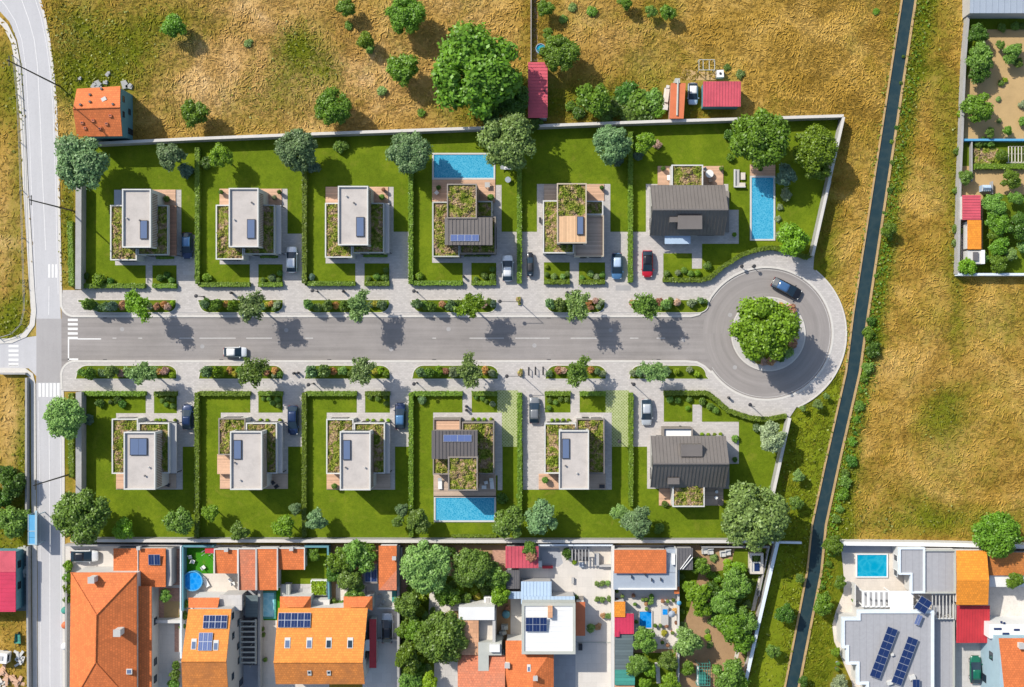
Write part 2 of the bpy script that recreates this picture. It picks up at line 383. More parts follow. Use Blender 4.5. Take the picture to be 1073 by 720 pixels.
    def build(s, name, mats, parent=None, smooth=False, loc=None):
        o3 = np.array(wloc(parent)) if parent else np.array(loc if loc else (0, 0, 0), float)
        me = bpy.data.meshes.new(name)
        me.from_pydata([(v[0]-o3[0], v[1]-o3[1], v[2]-o3[2]) for v in s.v], [], s.f)
        for m in (mats if isinstance(mats, (list, tuple)) else [mats]): me.materials.append(m)
        if s.m and max(s.m) > 0: me.polygons.foreach_set('material_index', s.m)
        if smooth: me.polygons.foreach_set('use_smooth', [True]*len(me.polygons))
        me.update()
        o = bpy.data.objects.new(name, me); COL.objects.link(o)
        if parent: o.parent = parent
        elif loc: o.location = loc
        return o
def wloc(o):
    p = np.array(o.location, float)
    return p+wloc(o.parent) if o.parent else p
def tag(o, label, cat, group=None):
    o['label'] = label; o['category'] = cat
    if group: o['group'] = group
    return o
def thing(name, label, cat, loc, group=None, rot=0):
    o = bpy.data.objects.new(name, None); COL.objects.link(o); o.location = loc; o.rotation_euler = (0, 0, rot); o.empty_display_size = .3
    return tag(o, label, cat, group)
def struct(o, kind='structure'):
    o['kind'] = kind; return o
def copytree(o, parent=None):
    c = o.copy(); COL.objects.link(c)
    if parent: c.parent = parent
    for ch in o.children: copytree(ch, c)
    return c
def WP(pts): return [W(*p) for p in pts]
def fastmesh(name, quads, mats, attrs=None):
    """quads: (n,4,3) array"""
    n = len(quads); me = bpy.data.meshes.new(name)
    me.vertices.add(n*4); me.vertices.foreach_set('co', quads.reshape(-1).astype(np.float32))
    me.loops.add(n*4); me.loops.foreach_set('vertex_index', np.arange(n*4, dtype=np.int32))
    me.polygons.add(n); me.polygons.foreach_set('loop_start', np.arange(0, n*4, 4, dtype=np.int32))
    me.polygons.foreach_set('loop_total', np.full(n, 4, dtype=np.int32))
    for m in mats: me.materials.append(m)
    if attrs:
        for k, a in attrs.items():
            at = me.attributes.new(k, 'FLOAT', 'POINT'); at.data.foreach_set('value', a.astype(np.float32))
    me.update(calc_edges=True); return me
def leafquads(pts, nrm, size, asp=1.0):
    """one small quad per point, facing nrm, spun at random"""
    n = len(pts); nrm = nrm/(np.linalg.norm(nrm, axis=1, keepdims=True)+1e-9)
    t = RNG.normal(size=(n, 3)); u = np.cross(nrm, t); u /= np.linalg.norm(u, axis=1, keepdims=True)+1e-9; v = np.cross(nrm, u)
    s = (size if np.ndim(size) else np.full(n, size))[:, None]*.5
    u = u*s*asp; v = v*s
    return np.stack([pts-u*.55-v, pts+u*.9-v*.25, pts+u*.5+v, pts-u*.85+v*.3], 1)
def ordi(i): return ['first', 'second', 'third', 'fourth', 'fifth', 'sixth', 'seventh', 'eighth', 'ninth', 'tenth', 'eleventh', 'twelfth', 'thirteenth', 'fourteenth', 'fifteenth',
    'sixteenth', 'seventeenth', 'eighteenth', 'nineteenth', 'twentieth', 'twenty-first', 'twenty-second', 'twenty-third', 'twenty-fourth', 'twenty-fifth', 'twenty-sixth', 'twenty-seventh', 'twenty-eighth', 'twenty-ninth', 'thirtieth'][i]
def inpoly(x, y, poly):
    r = np.zeros(len(x), bool); n = len(poly); j = n-1
    for i in range(n):
        xi, yi = poly[i]; xj, yj = poly[j]
        c = ((yi > y) != (yj > y)) & (x < (xj-xi)*(y-yi)/((yj-yi) if yj != yi else 1e-9)+xi)
        r ^= c; j = i
    return r
# ================================================================== SETTING
def arc(cx, cy, r, a0, a1, n=16):
    """plan arc, angles in degrees with 90 = down the plan (south)"""
    return [(cx+r*cos(R(a0+(a1-a0)*i/n)), cy+r*sin(R(a0+(a1-a0)*i/n))) for i in range(n+1)]
BX, BY, BR = 803.0, 349.5, 69.5
N_EDGE = arc(78, 318, 13.5, 180, 90, 8)+[(200, 331.5), (450, 331.5), (724, 331.5), (732, 329.5), (738.5, 323.5), (744, 313.5)]+arc(BX, BY, BR, 211, 360, 40)[0:]
S_EDGE = arc(79, 393, 14.5, 180, 270, 8)+[(200, 378.5), (450, 378.5), (718, 378.5), (730, 379.5), (738, 383.8), (744.5, 390)]+arc(BX, BY, BR, 145, 0, 40)
# --- ground weights
def green_at(x, y):
    g = np.full(len(x), .21)
    E = [(312, 52, 28, 34, .75), (345, 75, 16, 20, .45), (300, 112, 70, 26, .25), (250, 95, 40, 30, .18), (110, 60, 60, 55, .42), (90, 90, 40, 25, .45), (75, 30, 30, 40, .3), (175, 20, 60, 30, .25),
         (640, 108, 70, 26, .65), (560, 100, 20, 50, .4), (505, 115, 50, 26, .4), (690, 70, 100, 20, .05), (740, 115, 50, 14, .35), (600, 20, 60, 20, .2), (690, 12, 30, 12, .35),
         (8, 345, 26, 30, .6), (6, 300, 22, 40, .2), (8, 100, 20, 60, .4), (20, 200, 10, 140, .25), (72, 240, 9, 70, .75), (74, 470, 9, 60, .7), (8, 560, 34, 80, .5), (24, 480, 8, 90, .5), (12, 650, 30, 50, .15),
         (985, 440, 26, 36, .5), (950, 525, 70, 34, .25), (1000, 548, 120, 16, .42), (1050, 420, 50, 50, .15), (1010, 340, 60, 20, .1), (985, 120, 16, 190, .25), (1002, 230, 10, 120, .5), (930, 60, 26, 120, .22), (860, 265, 16, 60, .35), (872, 210, 10, 60, .2),
         (850, 470, 26, 130, 1.0), (812, 640, 34, 110, 1.0), (866, 650, 26, 90, .75), (880, 610, 20, 60, .4), (868, 420, 12, 60, .6)]
    for cx, cy, rx, ry, w in E:
        d = ((x-cx)/rx)**2+((y-cy)/ry)**2
        g = g+w*np.exp(-d*.9)
    # band along the canal's east bank
    cxr = np.interp(y, [0, 330, 390, 550, 720], [959, 909, 900, 865, 836])
    g = g+.65*np.exp(-((x-cxr-10)/12)**2)
    return np.clip(g, 0, 1)
def sand_at(x, y):
    s = np.zeros(len(x))
    for cx, cy, rx, ry, w in [(270, 40, 90, 70, .9), (370, 90, 110, 55, .9), (180, 100, 50, 40, .5), (480, 20, 70, 40, .4), (8, 250, 24, 80, .5), (10, 440, 24, 50, .4), (640, 40, 60, 40, .4), (990, 380, 90, 40, .15), (1000, 490, 90, 40, .12)]:
        s = s+w*np.exp(-(((x-cx)/rx)**2+((y-cy)/ry)**2))
    return np.clip(s, 0, 1)
# --- ground sheet
nx, ny = 210, 160
gx = np.linspace(-160, 1240, nx); gy = np.linspace(-180, 900, ny)
X, Y = np.meshgrid(gx, gy); xs, ys = X.ravel(), Y.ravel()
vv = np.stack([(xs-NX)*S, -(ys-NY)*S, np.zeros(len(xs))], 1)
idx = np.arange(nx*ny).reshape(ny, nx)
q = np.stack([idx[1:, :-1], idx[1:, 1:], idx[:-1, 1:], idx[:-1, :-1]], -1).reshape(-1, 4)
big = 2500.0
x0, y0 = W(-160, 900); x1, y1 = W(1240, -180)
ext = [(-big, -big), (big, -big), (big, big), (-big, big), (x0, y0), (x1, y0), (x1, y1), (x0, y1)]
nv = len(vv)
me = bpy.data.meshes.new('ground')
me.from_pydata(vv.tolist()+[(a, b, 0) for a, b in ext], [], q.tolist()+[(nv, nv+1, nv+5, nv+4), (nv+1, nv+2, nv+6, nv+5), (nv+2, nv+3, nv+7, nv+6), (nv+3, nv, nv+4, nv+7)])
for k, fn in (('green', green_at), ('sand', sand_at)):
    at = me.attributes.new(k, 'FLOAT', 'POINT'); at.data.foreach_set('value', np.concatenate([fn(xs, ys), np.full(8, .3)]).astype(np.float32))
me.materials.append(M['field']); o = bpy.data.objects.new('ground', me); COL.objects.link(o); struct(o)

# --- country road
LL = [(-2500, -1500), (-600, -390), (-60, -40), (-30, -5), (0, 12), (10, 23), (18, 42), (23, 70), (27, 130), (30, 195), (33.5, 250), (36, 300), (38, 330), (38, 420), (38.5, 500), (39.5, 600), (40.5, 860), (40.5, 3000)]
LR = [(-2500, -1560), (-600, -450), (-60, -118), (5, -85), (26, -60), (38, -8), (45, 15), (50, 40), (54, 70), (57.5, 110), (60, 180), (61.5, 250), (63, 310), (64.3, 350), (65, 400), (65.5, 500), (66, 860), (66, 3000)]
struct(MB().sheet(WP(LL+LR[::-1]), .012).build('country_road', M['oldroad']))
struct(MB().sheet(WP([(-2500, 360.5), (-20, 360.5), (39, 352), (39, 395), (30, 386), (-2500, 386)]), .016).build('side_road', M['oldroad']))
# pale kerb bands beside it
kb = MB()
kb.strip(WP([(-70, -28), (-34, 8), (-4, 17.5), (6, 27), (14.5, 44), (19.5, 71), (24, 130), (27, 195), (30.5, 250), (33.5, 300), (35.5, 326), (34, 340), (26, 351), (12, 357), (-20, 358.5), (-160, 358.5)]), .85, 0, .11)
kb.strip(WP([(-160, 388), (10, 388), (26, 388.5), (32.5, 393), (35, 403), (35.5, 500), (36.5, 600), (37.5, 860)]), .8, 0, .11)
kb.strip(WP([(27.5, -60), (39.5, -8), (46.2, 15), (51.2, 40), (55.2, 70), (58.7, 110), (61.2, 180), (62.7, 250), (64.2, 316)]), .4, 0, .09)
kb.strip(WP([(65.6, 398), (66.3, 440), (66.7, 500), (67.2, 860)]), .4, 0, .09)
struct(kb.build('pavement', M['kerb']))
# new road
road = N_EDGE+S_EDGE[::-1]
struct(MB().sheet(WP([(64.4, 318)]+N_EDGE+S_EDGE[::-1][1:]+[(64.4, 393)]), .020).build('road', M['road']))
struct(MB().sheet(WP([(41, 334), (64.4, 334), (64.6, 401), (38.2, 401), (38.2, 334)]), .022).build('road_patch', M['midroad']))
# pavements (raised 12 cm)
east_out = arc(BX, BY, 83.3, 306, 428, 40)     # from north-east round the east to the south
Npts = [(66, 304), (86, 304), (88, 243), (660, 243), (664, 190), (850, 190), (871, 190), (853, 268)]+arc(BX, BY, 83.3, 306, 360, 20)
pn = N_EDGE+Npts[::-1]
struct(MB().prism(WP(pn), 0, .12, bottom=False).build('pavement', M['pave']))
Spts = [(66, 410), (88, 410), (88, 470), (664, 470), (664, 518), (790, 518), (806, 520), (827, 438), (833.8, 427.6)]+arc(BX, BY, 83.3, 68, 0, 24)
struct(MB().prism(WP(S_EDGE+Spts[::-1]), 0, .12, bottom=False).build('pavement', M['pave']))
# kerb lines along the new road
struct(MB().strip(WP([(64.2, 305)]+N_EDGE[:-1]+S_EDGE[::-1][:1]+S_EDGE[::-1][1:]+[(65, 408)]), .34, 0, .15).build('kerb', M['kerb']))
struct(MB().strip(WP([(84, 327.6), (450, 327.6), (722, 327.6)]), .10, .1, .125).build('gutter_line', M['joint']))
# outer edge of bulb
struct(MB().strip(WP(arc(BX, BY, 83.6, 308, 427, 40)), .22, 0, .2).build('kerb', M['kerb']))
struct(MB().sheet(WP(arc(BX, BY, 66.6, 0, 360, 72)[:-1]), .0225).build('turning_circle', ringasphalt('turning_circle_asphalt', (.262, .240, .230), *W(BX, BY))))
# road joints in the bulb: a ring seam
struct(MB().strip(WP(arc(BX, BY, 66.8, 212, 508, 80)), .09, .021, .0245).build('joint_line', M['wornpaint']))
# --- road paint
pt = MB()
def pbar(x0, y0, x1, y1, z=.026, mb=pt):
    a = W(x0, y1); b = W(x1, y0); mb.sheet([a, (b[0], a[1]), b, (a[0], b[1])], z)
for y in (334, 338.6, 343.4, 348.2, 353): pbar(71.2, y, 81.6, y+2.5)
pbar(71.2, 355.5, 72.5, 378); pbar(71.2, 375.6, 82, 377.4); pbar(81.6, 354.6, 106, 355.8)
for y in (361.5, 366.3, 371, 375.8, 380.6): pbar(9, y, 19.5, y+2.4)
for x in (40.4, 44.3, 48.2, 52.1, 56, 59.9): pbar(x, 401.5, x+2.6, 416)
for x in (50.6, 54.3, 58): pbar(x, 277, x+2.1, 291)
pbar(8.5, 382.5, 20, 383.8)
struct(pt.build('road_marking', M['paint']))
pt2 = MB()
for a, b in ((118, 122), (145, 149), (188, 203), (209, 247), (258, 285), (320, 328), (453, 457), (492, 528), (540, 576), (598, 625), (660, 669), (688, 697)): pbar(a, 353.9, b, 354.9, mb=pt2)
struct(pt2.build('road_marking', M['wornpaint']))
for i, (x, y) in enumerate(((128, 345), (212, 363), (300, 346), (410, 366), (470, 345), (560, 362), (640, 346), (716, 356), (765, 330), (770, 385), (850, 400))):
    a = W(x, y); mc = MB(); mc.lathe((a[0], a[1], .0), [(.36, .0), (.36, .026), (.30, .0262)], 18); tag(mc.build('manhole_cover', M['joint'], None, False, (a[0], a[1], 0)), f'round grey manhole cover in the new road, {ordi(i)} from the left', 'manhole cover', 'manhole covers of the new road')
for x in (110, 232, 345, 455, 575, 690):
    for y, z_ in ((332.6, 'north'), (377.4, 'south')):
        a = W(x, y); g_ = MB()
        for k in range(6): g_.box(a[0]-.3+k*.11, a[1]-.14, a[0]-.24+k*.11, a[1]+.14, .0, .03)
        g_.box(a[0]-.34, a[1]-.17, a[0]+.34, a[1]-.14, 0, .031); g_.box(a[0]-.34, a[1]+.14, a[0]+.34, a[1]+.17, 0, .031)
        tag(g_.build('drain_grate', M['dark'], None, False, (a[0], a[1], 0)), f'dark drain grate at the {z_} kerb, {ordi((110, 232, 345, 455, 575, 690).index(x))} from the left', 'drain', 'drain grates of the new road')
MATS_E = M['edgepaint'] = plain('thin_worn_edge_paint', (.62, .61, .61), .7, .2, 2.0)
e = MB()
e.strip(WP([(20, -8), (30, 20), (36, 42), (39.5, 70), (42.5, 130), (45, 195), (48, 262)]), .13, .013, .026)
e.strip(WP([(51.5, 300), (51.2, 330)]), .13, .013, .026)
e.strip(WP([(51.3, 420), (52, 500), (52.3, 600), (52.6, 760)]), .13, .013, .026)
e.strip(WP([(-12, -14), (6, 6), (16, 22), (23, 42), (27, 70), (30.5, 130), (33, 195), (36, 262), (38, 318)]), .1, .013, .026)
e.strip(WP([(40.5, 420), (41.5, 500), (42.5, 600), (43.2, 760)]), .1, .013, .026)
e.strip(WP([(36, -4), (43, 18), (48, 42), (52, 70), (55.5, 110), (58, 180), (59.6, 250), (61, 308)]), .1, .013, .026)
e.strip(WP([(63, 420), (63.6, 500), (64.2, 760)]), .1, .013, .026)
struct(e.build('road_marking', M['edgepaint']))

# --- lawns of the twelve plots
hx = [88, 207.5, 319.5, 430.7, 544.3, 660.5]
yw = [(151.5, 147), (147, 142.5), (142.5, 138.5), (138.5, 134), (134, 129.5)]
def lawn(pts, name='lawn', mat=None, z0=.10, z1=.135): return struct(MB().prism(WP(pts), z0, z1, bottom=False).build(name, mat or M['lawn']))
xmT = [153, 262, 372.5, 485]
ydT = [246, 245, 243, 243]
for i in range(4):
    xl, xr = hx[i], hx[i+1]
    lawn([(xl, yw[i][0]), (xr, yw[i][1]), (xr, ydT[i]), (xmT[i], ydT[i]), (xmT[i], 300.5-i*.7), (xl, 300.5-i*.7)])
lawn([(544.3, 134), (660.5, 129.5), (660.5, 243), (544.3, 243)])
lawn([(660.5, 129.5), (881, 123.5), (853, 266), (843.5, 269.5), (830, 263), (807, 259.6), (792, 262), (778, 266.8), (757, 279.5), (743, 292), (735, 294.5), (695, 294.5), (695, 265.5), (725, 265.5), (725, 281.5), (735.5, 281.5), (735.5, 255.5), (774, 255.5), (774, 243), (660.5, 243)])
for a in ((160, 278, 185.3, 301), (271, 277, 296.3, 300), (382, 275.8, 408, 299), (494, 275.5, 520, 298.5), (570, 275, 597, 298), (606.5, 275, 634, 298)):
    lawn([(a[0], a[1]), (a[2], a[1]), (a[2], a[3]), (a[0], a[3])])
xmB = [153, 262.6, 374, 484.7]
hb = [88, 207, 319.2, 431, 544.6, 661]
for i in range(4):
    xl, xr, xm = hb[i], hb[i+1], xmB[i]
    lawn([(xl, 410.5), (xm, 410.5), (xm, 468), (xr, 468), (xr, 566), (xl, 566)])
lawn([(544.6, 468), (661, 468), (661, 566), (544.6, 566)])
lawn([(661, 468), (735.3, 468), (735.3, 425), (726, 425), (726, 442), (695.5, 442), (695.5, 410.5), (741, 410.5), (752, 421), (763, 430.5), (786, 437.8), (805, 439.5), (824, 436), (826, 440), (807, 520), (796, 566), (661, 566)])
for a in ((161.7, 410.3, 185.6, 433), (271, 410.3, 296.4, 432.5), (382.7, 410.3, 408.7, 432.5), (494.4, 410.3, 521, 432.3), (571, 410.3, 597.8, 432.3), (607.4, 410.3, 634.4, 432.3)):
    lawn([(a[0], a[1]), (a[2], a[1]), (a[2], a[3]), (a[0], a[3])])
for a in ((521, 409, 543, 468.5), (634.4, 409, 659, 468.5)):
    lawn([(a[0], a[1]), (a[2], a[1]), (a[2], a[3]), (a[0], a[3])], 'grass_paving', M['gridpave'], .1, .128)
# slabs and paths round the houses
def slab(x0, y0, x1, y1, m='pave', z=.14, name='path'):
    a = W(x0, y1); b = W(x1, y0); return struct(MB().box(a[0], a[1], b[0], b[1], .1, z).build(name, M[m]))
T_SL = [(121, 199, 190.3, 278), (230.5, 198, 301.4, 277), (341.4, 196, 412.5, 276), (452.9, 194, 525.6, 275.5), (562.7, 193, 639.5, 275)]
for a in T_SL: slab(*a)
slab(676.8, 193, 763, 255.5); slab(735, 220, 773.8, 255, z=.143); slab(725.2, 250, 735.3, 281.5, z=.137)
B_SL = [(122, 433, 191.7, 512.8), (231.7, 432.4, 302, 512), (342.6, 432.4, 414, 513), (454, 432.3, 526, 498), (548, 432.3, 641, 513)]
for a in B_SL: slab(*a)
slab(521.5, 468.3, 526.5, 513.5, z=.137)
slab(678, 442, 774, 486); slab(678, 480, 764, 512, z=.137); slab(725.6, 424, 735.4, 445, z=.145)
slab(645, 299, 661, 304.5, 'joint', .128); slab(192, 284, 204.5, 288, 'slab', .126)
# joints in the northern pavement at the driveways
# --- canal
CL = [(1270, -2400), (1000, -400), (945, 0), (894, 330), (886.6, 390), (866, 480), (851, 550), (845.7, 600), (822.5, 720), (795, 860), (500, 2500)]
CR = [(1284, -2400), (1014, -400), (959, 0), (909, 330), (900.5, 390), (880, 480), (865, 550), (860, 600), (836.5, 720), (809, 860), (514, 2500)]
struct(MB().sheet(WP(CL+CR[::-1]), .05).build('canal_water', M['canal']))
cl = MB()
def shiftp(path, dx): return [(x+dx, y) for x, y in path]
cl.strip(WP(shiftp(CL, -.3)), .3, -.1, .22); cl.strip(WP(shiftp(CR, .3)), .36, -.1, .24)
struct(cl.build('canal_bank', M['lightstone']))

# ================================================================== WALLS AND FENCES OF THE ESTATE
def wall(name, path, w, h, mat, label, h0=0, cap=None, group=None, cat='wall'):
    q = [P(x, y, h)[:2] for x, y in path]
    c = (sum(a[0] for a in q)/len(q), sum(a[1] for a in q)/len(q), 0)
    t = thing(name, label, cat, c, group)
    MB().strip(q, w, h0, h).build('wall_body', mat, t)
    if cap: MB().strip(q, w+.06, h+.002, h+.07).build('coping', cap, t)
    return t
wall('boundary_wall', [(97, 150.5), (200, 145.5), (330, 140.3), (540, 132.8), (690, 127.2), (884, 121.4)], .42, 2.3, M['wallconc'], 'long grey concrete wall between the dry field and the northern gardens', cap=M['kerb'])
wall('boundary_wall', [(884, 122.6), (851.5, 268)], .42, 2.3, M['wallconc'], 'slanting grey wall east of the upper gabled house garden', cap=M['kerb'])
wall('boundary_wall', [(82.5, 192), (82, 303)], .9, 2.0, M['wallconc'], 'grey wall along the country road beside the upper lawn', cap=M['wallconc'])
wall('boundary_wall', [(82.5, 411), (82.5, 512), (79, 566)], .9, 2.0, M['wallconc'], 'grey wall along the country road beside the lower lawn', cap=M['wallconc'])
wall('boundary_wall', [(74, 566.5), (250, 566.8), (500, 567.3), (788, 567.5)], .46, 2.1, M['wallconc'], 'long pale wall between the southern gardens and the old houses', cap=M['kerb'])
wall('boundary_wall', [(827.5, 438), (809.5, 520), (796, 567)], .45, 2.2, M['wallconc'], 'slanting grey wall east of the lower gabled house garden', cap=M['kerb'])
wall('boundary_wall', [(815, 568), (798, 640), (780, 720), (760, 800)], .5, 2.2, M['wallconc'], 'pale blue topped wall between the earthy orchard and the canal meadow', cap=M['wallblue'])
wall('low_wall', [(799, 568), (840, 568.8)], .3, .8, M['wallconc'], 'short low wall running from the orchard corner towards the canal', cap=M['wallblue'])
# dividing hedges
def hedge(path, w, h, label, group='clipped hedges of the new gardens', dens=22):
    """clipped hedge: solid core wrapped in leaves"""
    q = [P(x, y, h*.6)[:2] for x, y in path]
    c = (sum(a[0] for a in q)/len(q), sum(a[1] for a in q)/len(q), .1)
    core = MB().strip(q, w*.86, .1, h*.96)
    pts = []; nr = []
    for a, b in zip(q[:-1], q[1:]):
        a = np.array(a); b = np.array(b); d = b-a; l = np.linalg.norm(d); d /= l; nn = np.array((-d[1], d[0]))
        n = int(l*(w+1.2*h)*dens)+6
        u = RNG.random(n)*l; kind = RNG.random(n); side = np.where(RNG.random(n) < .5, -1, 1)
        top = kind < .62
        off = np.where(top, (RNG.random(n)-.5)*w, side*w/2*(.92+.16*RNG.random(n)))
        z = np.where(top, h*(.94+.13*RNG.random(n)), .1+(h-.1)*RNG.random(n))
        pp = a[None]+u[:, None]*d[None]+off[:, None]*nn[None]
        pts.append(np.column_stack([pp, z])); nv_ = np.column_stack([nn[None]*np.where(top, 0, side)[:, None], np.where(top, 1, .25)])
        nr.append(nv_+RNG.normal(scale=.45, size=(n, 3)))
    lq = leafquads(np.concatenate(pts), np.concatenate(nr), .16+.14*RNG.random(sum(len(p) for p in pts)))
    k = len(core.v)
    v = core.v+[tuple(p) for p in lq.reshape(-1, 3)]
    core.v = v; core.f += [(k+4*i, k+4*i+1, k+4*i+2, k+4*i+3) for i in range(len(lq))]; core.m = [0]*len(core.f)
    o = core.build('hedge', M['hedge'], loc=c); tag(o, label, 'hedge', group); return o
top_h = ['between the first and second upper houses', 'between the second and third upper houses', 'between the third upper house and the upper pool house', 'between the upper pool house and the wood-roofed house', 'between the wood-roofed house and the upper gabled house']
for i in range(5):
    x = hx[i+1]; y0_ = [147, 143, 139, 135, 130.5][i]
    hedge([(x, y0_+8 if i not in (2, 3) else 176), (x, [297.5, 297, 297.5, 297, 296][i])], .8, 1.25, 'clipped dividing hedge '+top_h[i])
bot_h = ['between the first and second lower houses', 'between the second and third lower houses', 'between the third lower house and the lower pool house', 'between the lower pool house and the fifth lower house', 'between the fifth lower house and the lower gabled house']
for i in range(5):
    x = hb[i+1]; hedge([(x, 411.5), (x, [563, 563, 562, 540, 530][i])], .8, 1.25, 'clipped dividing hedge '+bot_h[i])
HN = ['first upper house beside the country road', 'second upper house', 'third upper house', 'upper house with the pool', 'wood-roofed upper house', 'upper gabled house']
HB = ['first lower house beside the country road', 'second lower house', 'third lower house', 'lower house with the pool', 'fifth lower house', 'lower gabled house']
for i, (a, b, y) in enumerate(((87, 152.5, 299.6), (209.5, 262, 298.2), (322, 372.5, 297.2), (433, 485, 296.6))): hedge([(a, y), (b, y)], .8, 1.0, 'long clipped front hedge before the '+HN[i])
for i, (a, b, y) in enumerate(((160, 185.3, 299.6), (271, 296.3, 298.2), (382, 408, 297.2), (494, 520, 296.6), (570, 597, 295.6))): hedge([(a, y), (b, y)], .78, .9, 'short clipped hedge of the square bed before the '+HN[i])
hedge([(606.5, 295.6), (634, 295.6)], .78, .9, 'short clipped hedge of the right-hand bed before the wood-roofed upper house')
hedge([(694.5, 293.5), (734, 293.5), (744, 291), (757, 279.5), (777.7, 266.7), (792, 262), (807, 259.6), (826, 262), (843.5, 270), (851, 266)], .75, 1.1, 'curved clipped hedge round the upper gabled house garden')
for i, (a, b, y) in enumerate(((87, 153, 412.4), (209, 262.6, 412.4), (321, 374, 412.4), (433, 484.7, 412.4))): hedge([(a, y), (b, y)], .8, 1.0, 'long clipped front hedge before the '+HB[i])
for i, (a, b, y) in enumerate(((161.7, 185.6, 412.4), (271, 296.4, 412.4), (382.7, 408.7, 412.4), (494.4, 521, 412.4), (571, 597.8, 412.4))): hedge([(a, y), (b, y)], .78, .9, 'short clipped hedge of the square bed before the '+HB[i])
hedge([(607.4, 412.4), (634.4, 412.4)], .78, .9, 'short clipped hedge of the right-hand bed before the fifth lower house')
hedge([(695.5, 411.8), (740.7, 411.8), (750, 419), (762.6, 430), (786, 438), (805, 439.5), (824, 435.5)], .8, 1.1, 'curved clipped hedge round the lower gabled house garden')
hedge([(74, 232), (75.5, 300)], .9, .9, 'unkempt hedge strip outside the upper roadside wall', 'hedge strips along the country road')
hedge([(75, 412), (75.5, 500)], .9, .9, 'unkempt hedge strip outside the lower roadside wall', 'hedge strips along the country road')
hedge([(473, 561.5), (520, 561.5)], .5, .7, 'low clipped hedge behind the lower pool')

# ================================================================== DRY GRASS OF THE FIELDS
EXC = [LL+LR[::-1], [(-40, 360), (40, 350), (40, 398), (-40, 387)], CL+CR[::-1],
       [(66, 302), (88, 302), (88, 150), (97, 149), (885, 120), (855, 268), (860, 285), (880, 315), (887, 350), (880, 385), (860, 410), (830, 437), (796, 568), (840, 566), (840, 571), (816, 571), (775, 740), (66, 740), (66, 410)],
       [(78, 195), (90, 195), (90, 305), (78, 305)], [(876, 566), (1073, 570), (1140, 570), (1140, 740), (870, 740)], [(1014, -60), (1140, -60), (1140, 290), (1003, 290)],
       [(76, 90), (140, 90), (140, 146), (76, 146)], [(553, 64), (574, 64), (574, 124), (553, 124)], [(692, 85), (719, 85), (719, 126), (692, 126)], [(736, 84), (777, 84), (777, 114), (736, 114)], [(719, 84), (734, 84), (734, 112), (719, 112)],
       [(-20, 576), (30, 576), (30, 642), (-20, 642)], [(24, 535), (42, 535), (42, 575), (24, 575)], [(22, 355), (40, 355), (40, 330), (34, 330)], [(30, 388), (40, 388), (40, 740), (33, 740)], [(24, 128), (34, 290), (40, 340), (34, 340), (22, 130)]]
def scatter(n, box):
    x = box[0]+RNG.random(n)*(box[2]-box[0]); y = box[1]+RNG.random(n)*(box[3]-box[1])
    k = np.zeros(n, bool)
    for p in EXC: k |= inpoly(x, y, p)
    return x[~k], y[~k]
def blades(n, box, lmin, lmax, hmin, hmax, wmin, wmax):
    """long bent stalks lying in swirls"""
    x, y = scatter(n, box); n = len(x)
    th0 = 1.4*np.sin(x*.09+1.3*np.sin(y*.07))+1.6*np.cos(y*.11+1.1*np.sin(x*.05))+RNG.normal(scale=1.0, size=n)
    ln = lmin+(lmax-lmin)*RNG.random(n)**1.6; cv = RNG.normal(scale=1.3, size=n)
    bad = np.zeros(n, bool)      # nothing may hang over a road, the canal or a wall
    for tt in (.5, 1.05):
        ex = x+np.cos(th0+cv*.5*tt)*ln*tt/S; ey = y-np.sin(th0+cv*.5*tt)*ln*tt/S
        for p in EXC: bad |= inpoly(ex, ey, p)
    k_ = ~bad; x, y, th, ln, cv = x[k_], y[k_], th0[k_], ln[k_], cv[k_]; n = len(x); h = hmin+(hmax-hmin)*RNG.random(n)**1.5; w = wmin+(wmax-wmin)*RNG.random(n)
    g = green_at(x, y); h = h*(1-.35*g)
    K = 4; px = (x-NX)*S; py = -(y-NY)*S; pz = np.full(n, .0); rows = []
    for k in range(K+1):
        t = k/K; z = h*np.sin(pi*min(1, t*1.15+.05))**.8 if False else h*(np.sin(pi*np.minimum(1, .08+t*.92)))
        ww = w*(1-.75*abs(t-.35)/.65)
        nxv = -np.sin(th); nyv = np.cos(th)
        rows.append((np.stack([px-nxv*ww/2, py-nyv*ww/2, z+.01], 1), np.stack([px+nxv*ww/2, py+nyv*ww/2, z+.01+ww*.5], 1)))
        px = px+np.cos(th)*ln/K; py = py+np.sin(th)*ln/K; th = th+cv/K
    quads = np.stack([np.stack([rows[k][0], rows[k+1][0], rows[k+1][1], rows[k][1]], 1) for k in range(K)], 1).reshape(-1, 4, 3)
    return quads, np.repeat(g, K*4), np.repeat(sand_at(x, y), K*4)
def grassobj(n, box, *a):
    qd, g, s_ = blades(n, box, *a)
    me = fastmesh('dry_grass', qd, [M['blade']], {'green': g, 'sand': s_})
    o = bpy.data.objects.new('dry_grass', me); COL.objects.link(o); o['kind'] = 'stuff'; return o
grassobj(34000, (40, -12, 960, 150), .4, 1.5, .03, .24, .07, .20)
grassobj(36000, (820, -12, 1085, 735), .4, 1.5, .03, .24, .07, .20)
grassobj(7000, (-12, -12, 82, 735), .4, 1.3, .03, .22, .07, .2)
grassobj(2500, (776, 400, 905, 735), .3, .7, .03, .12, .06, .14)
struct(MB().sheet(WP([(831, 437), (846, 428), (862, 416), (876, 402), (880, 420), (868, 470), (850, 550), (845, 566), (798, 566), (811, 520)]), .016).build('meadow', M['meadow'])); struct(MB().sheet(WP([(817, 572), (843, 572), (840, 625), (833, 662), (821, 722), (800, 800), (766, 800), (784, 720), (801, 640)]), .016).build('meadow', M['meadow']))
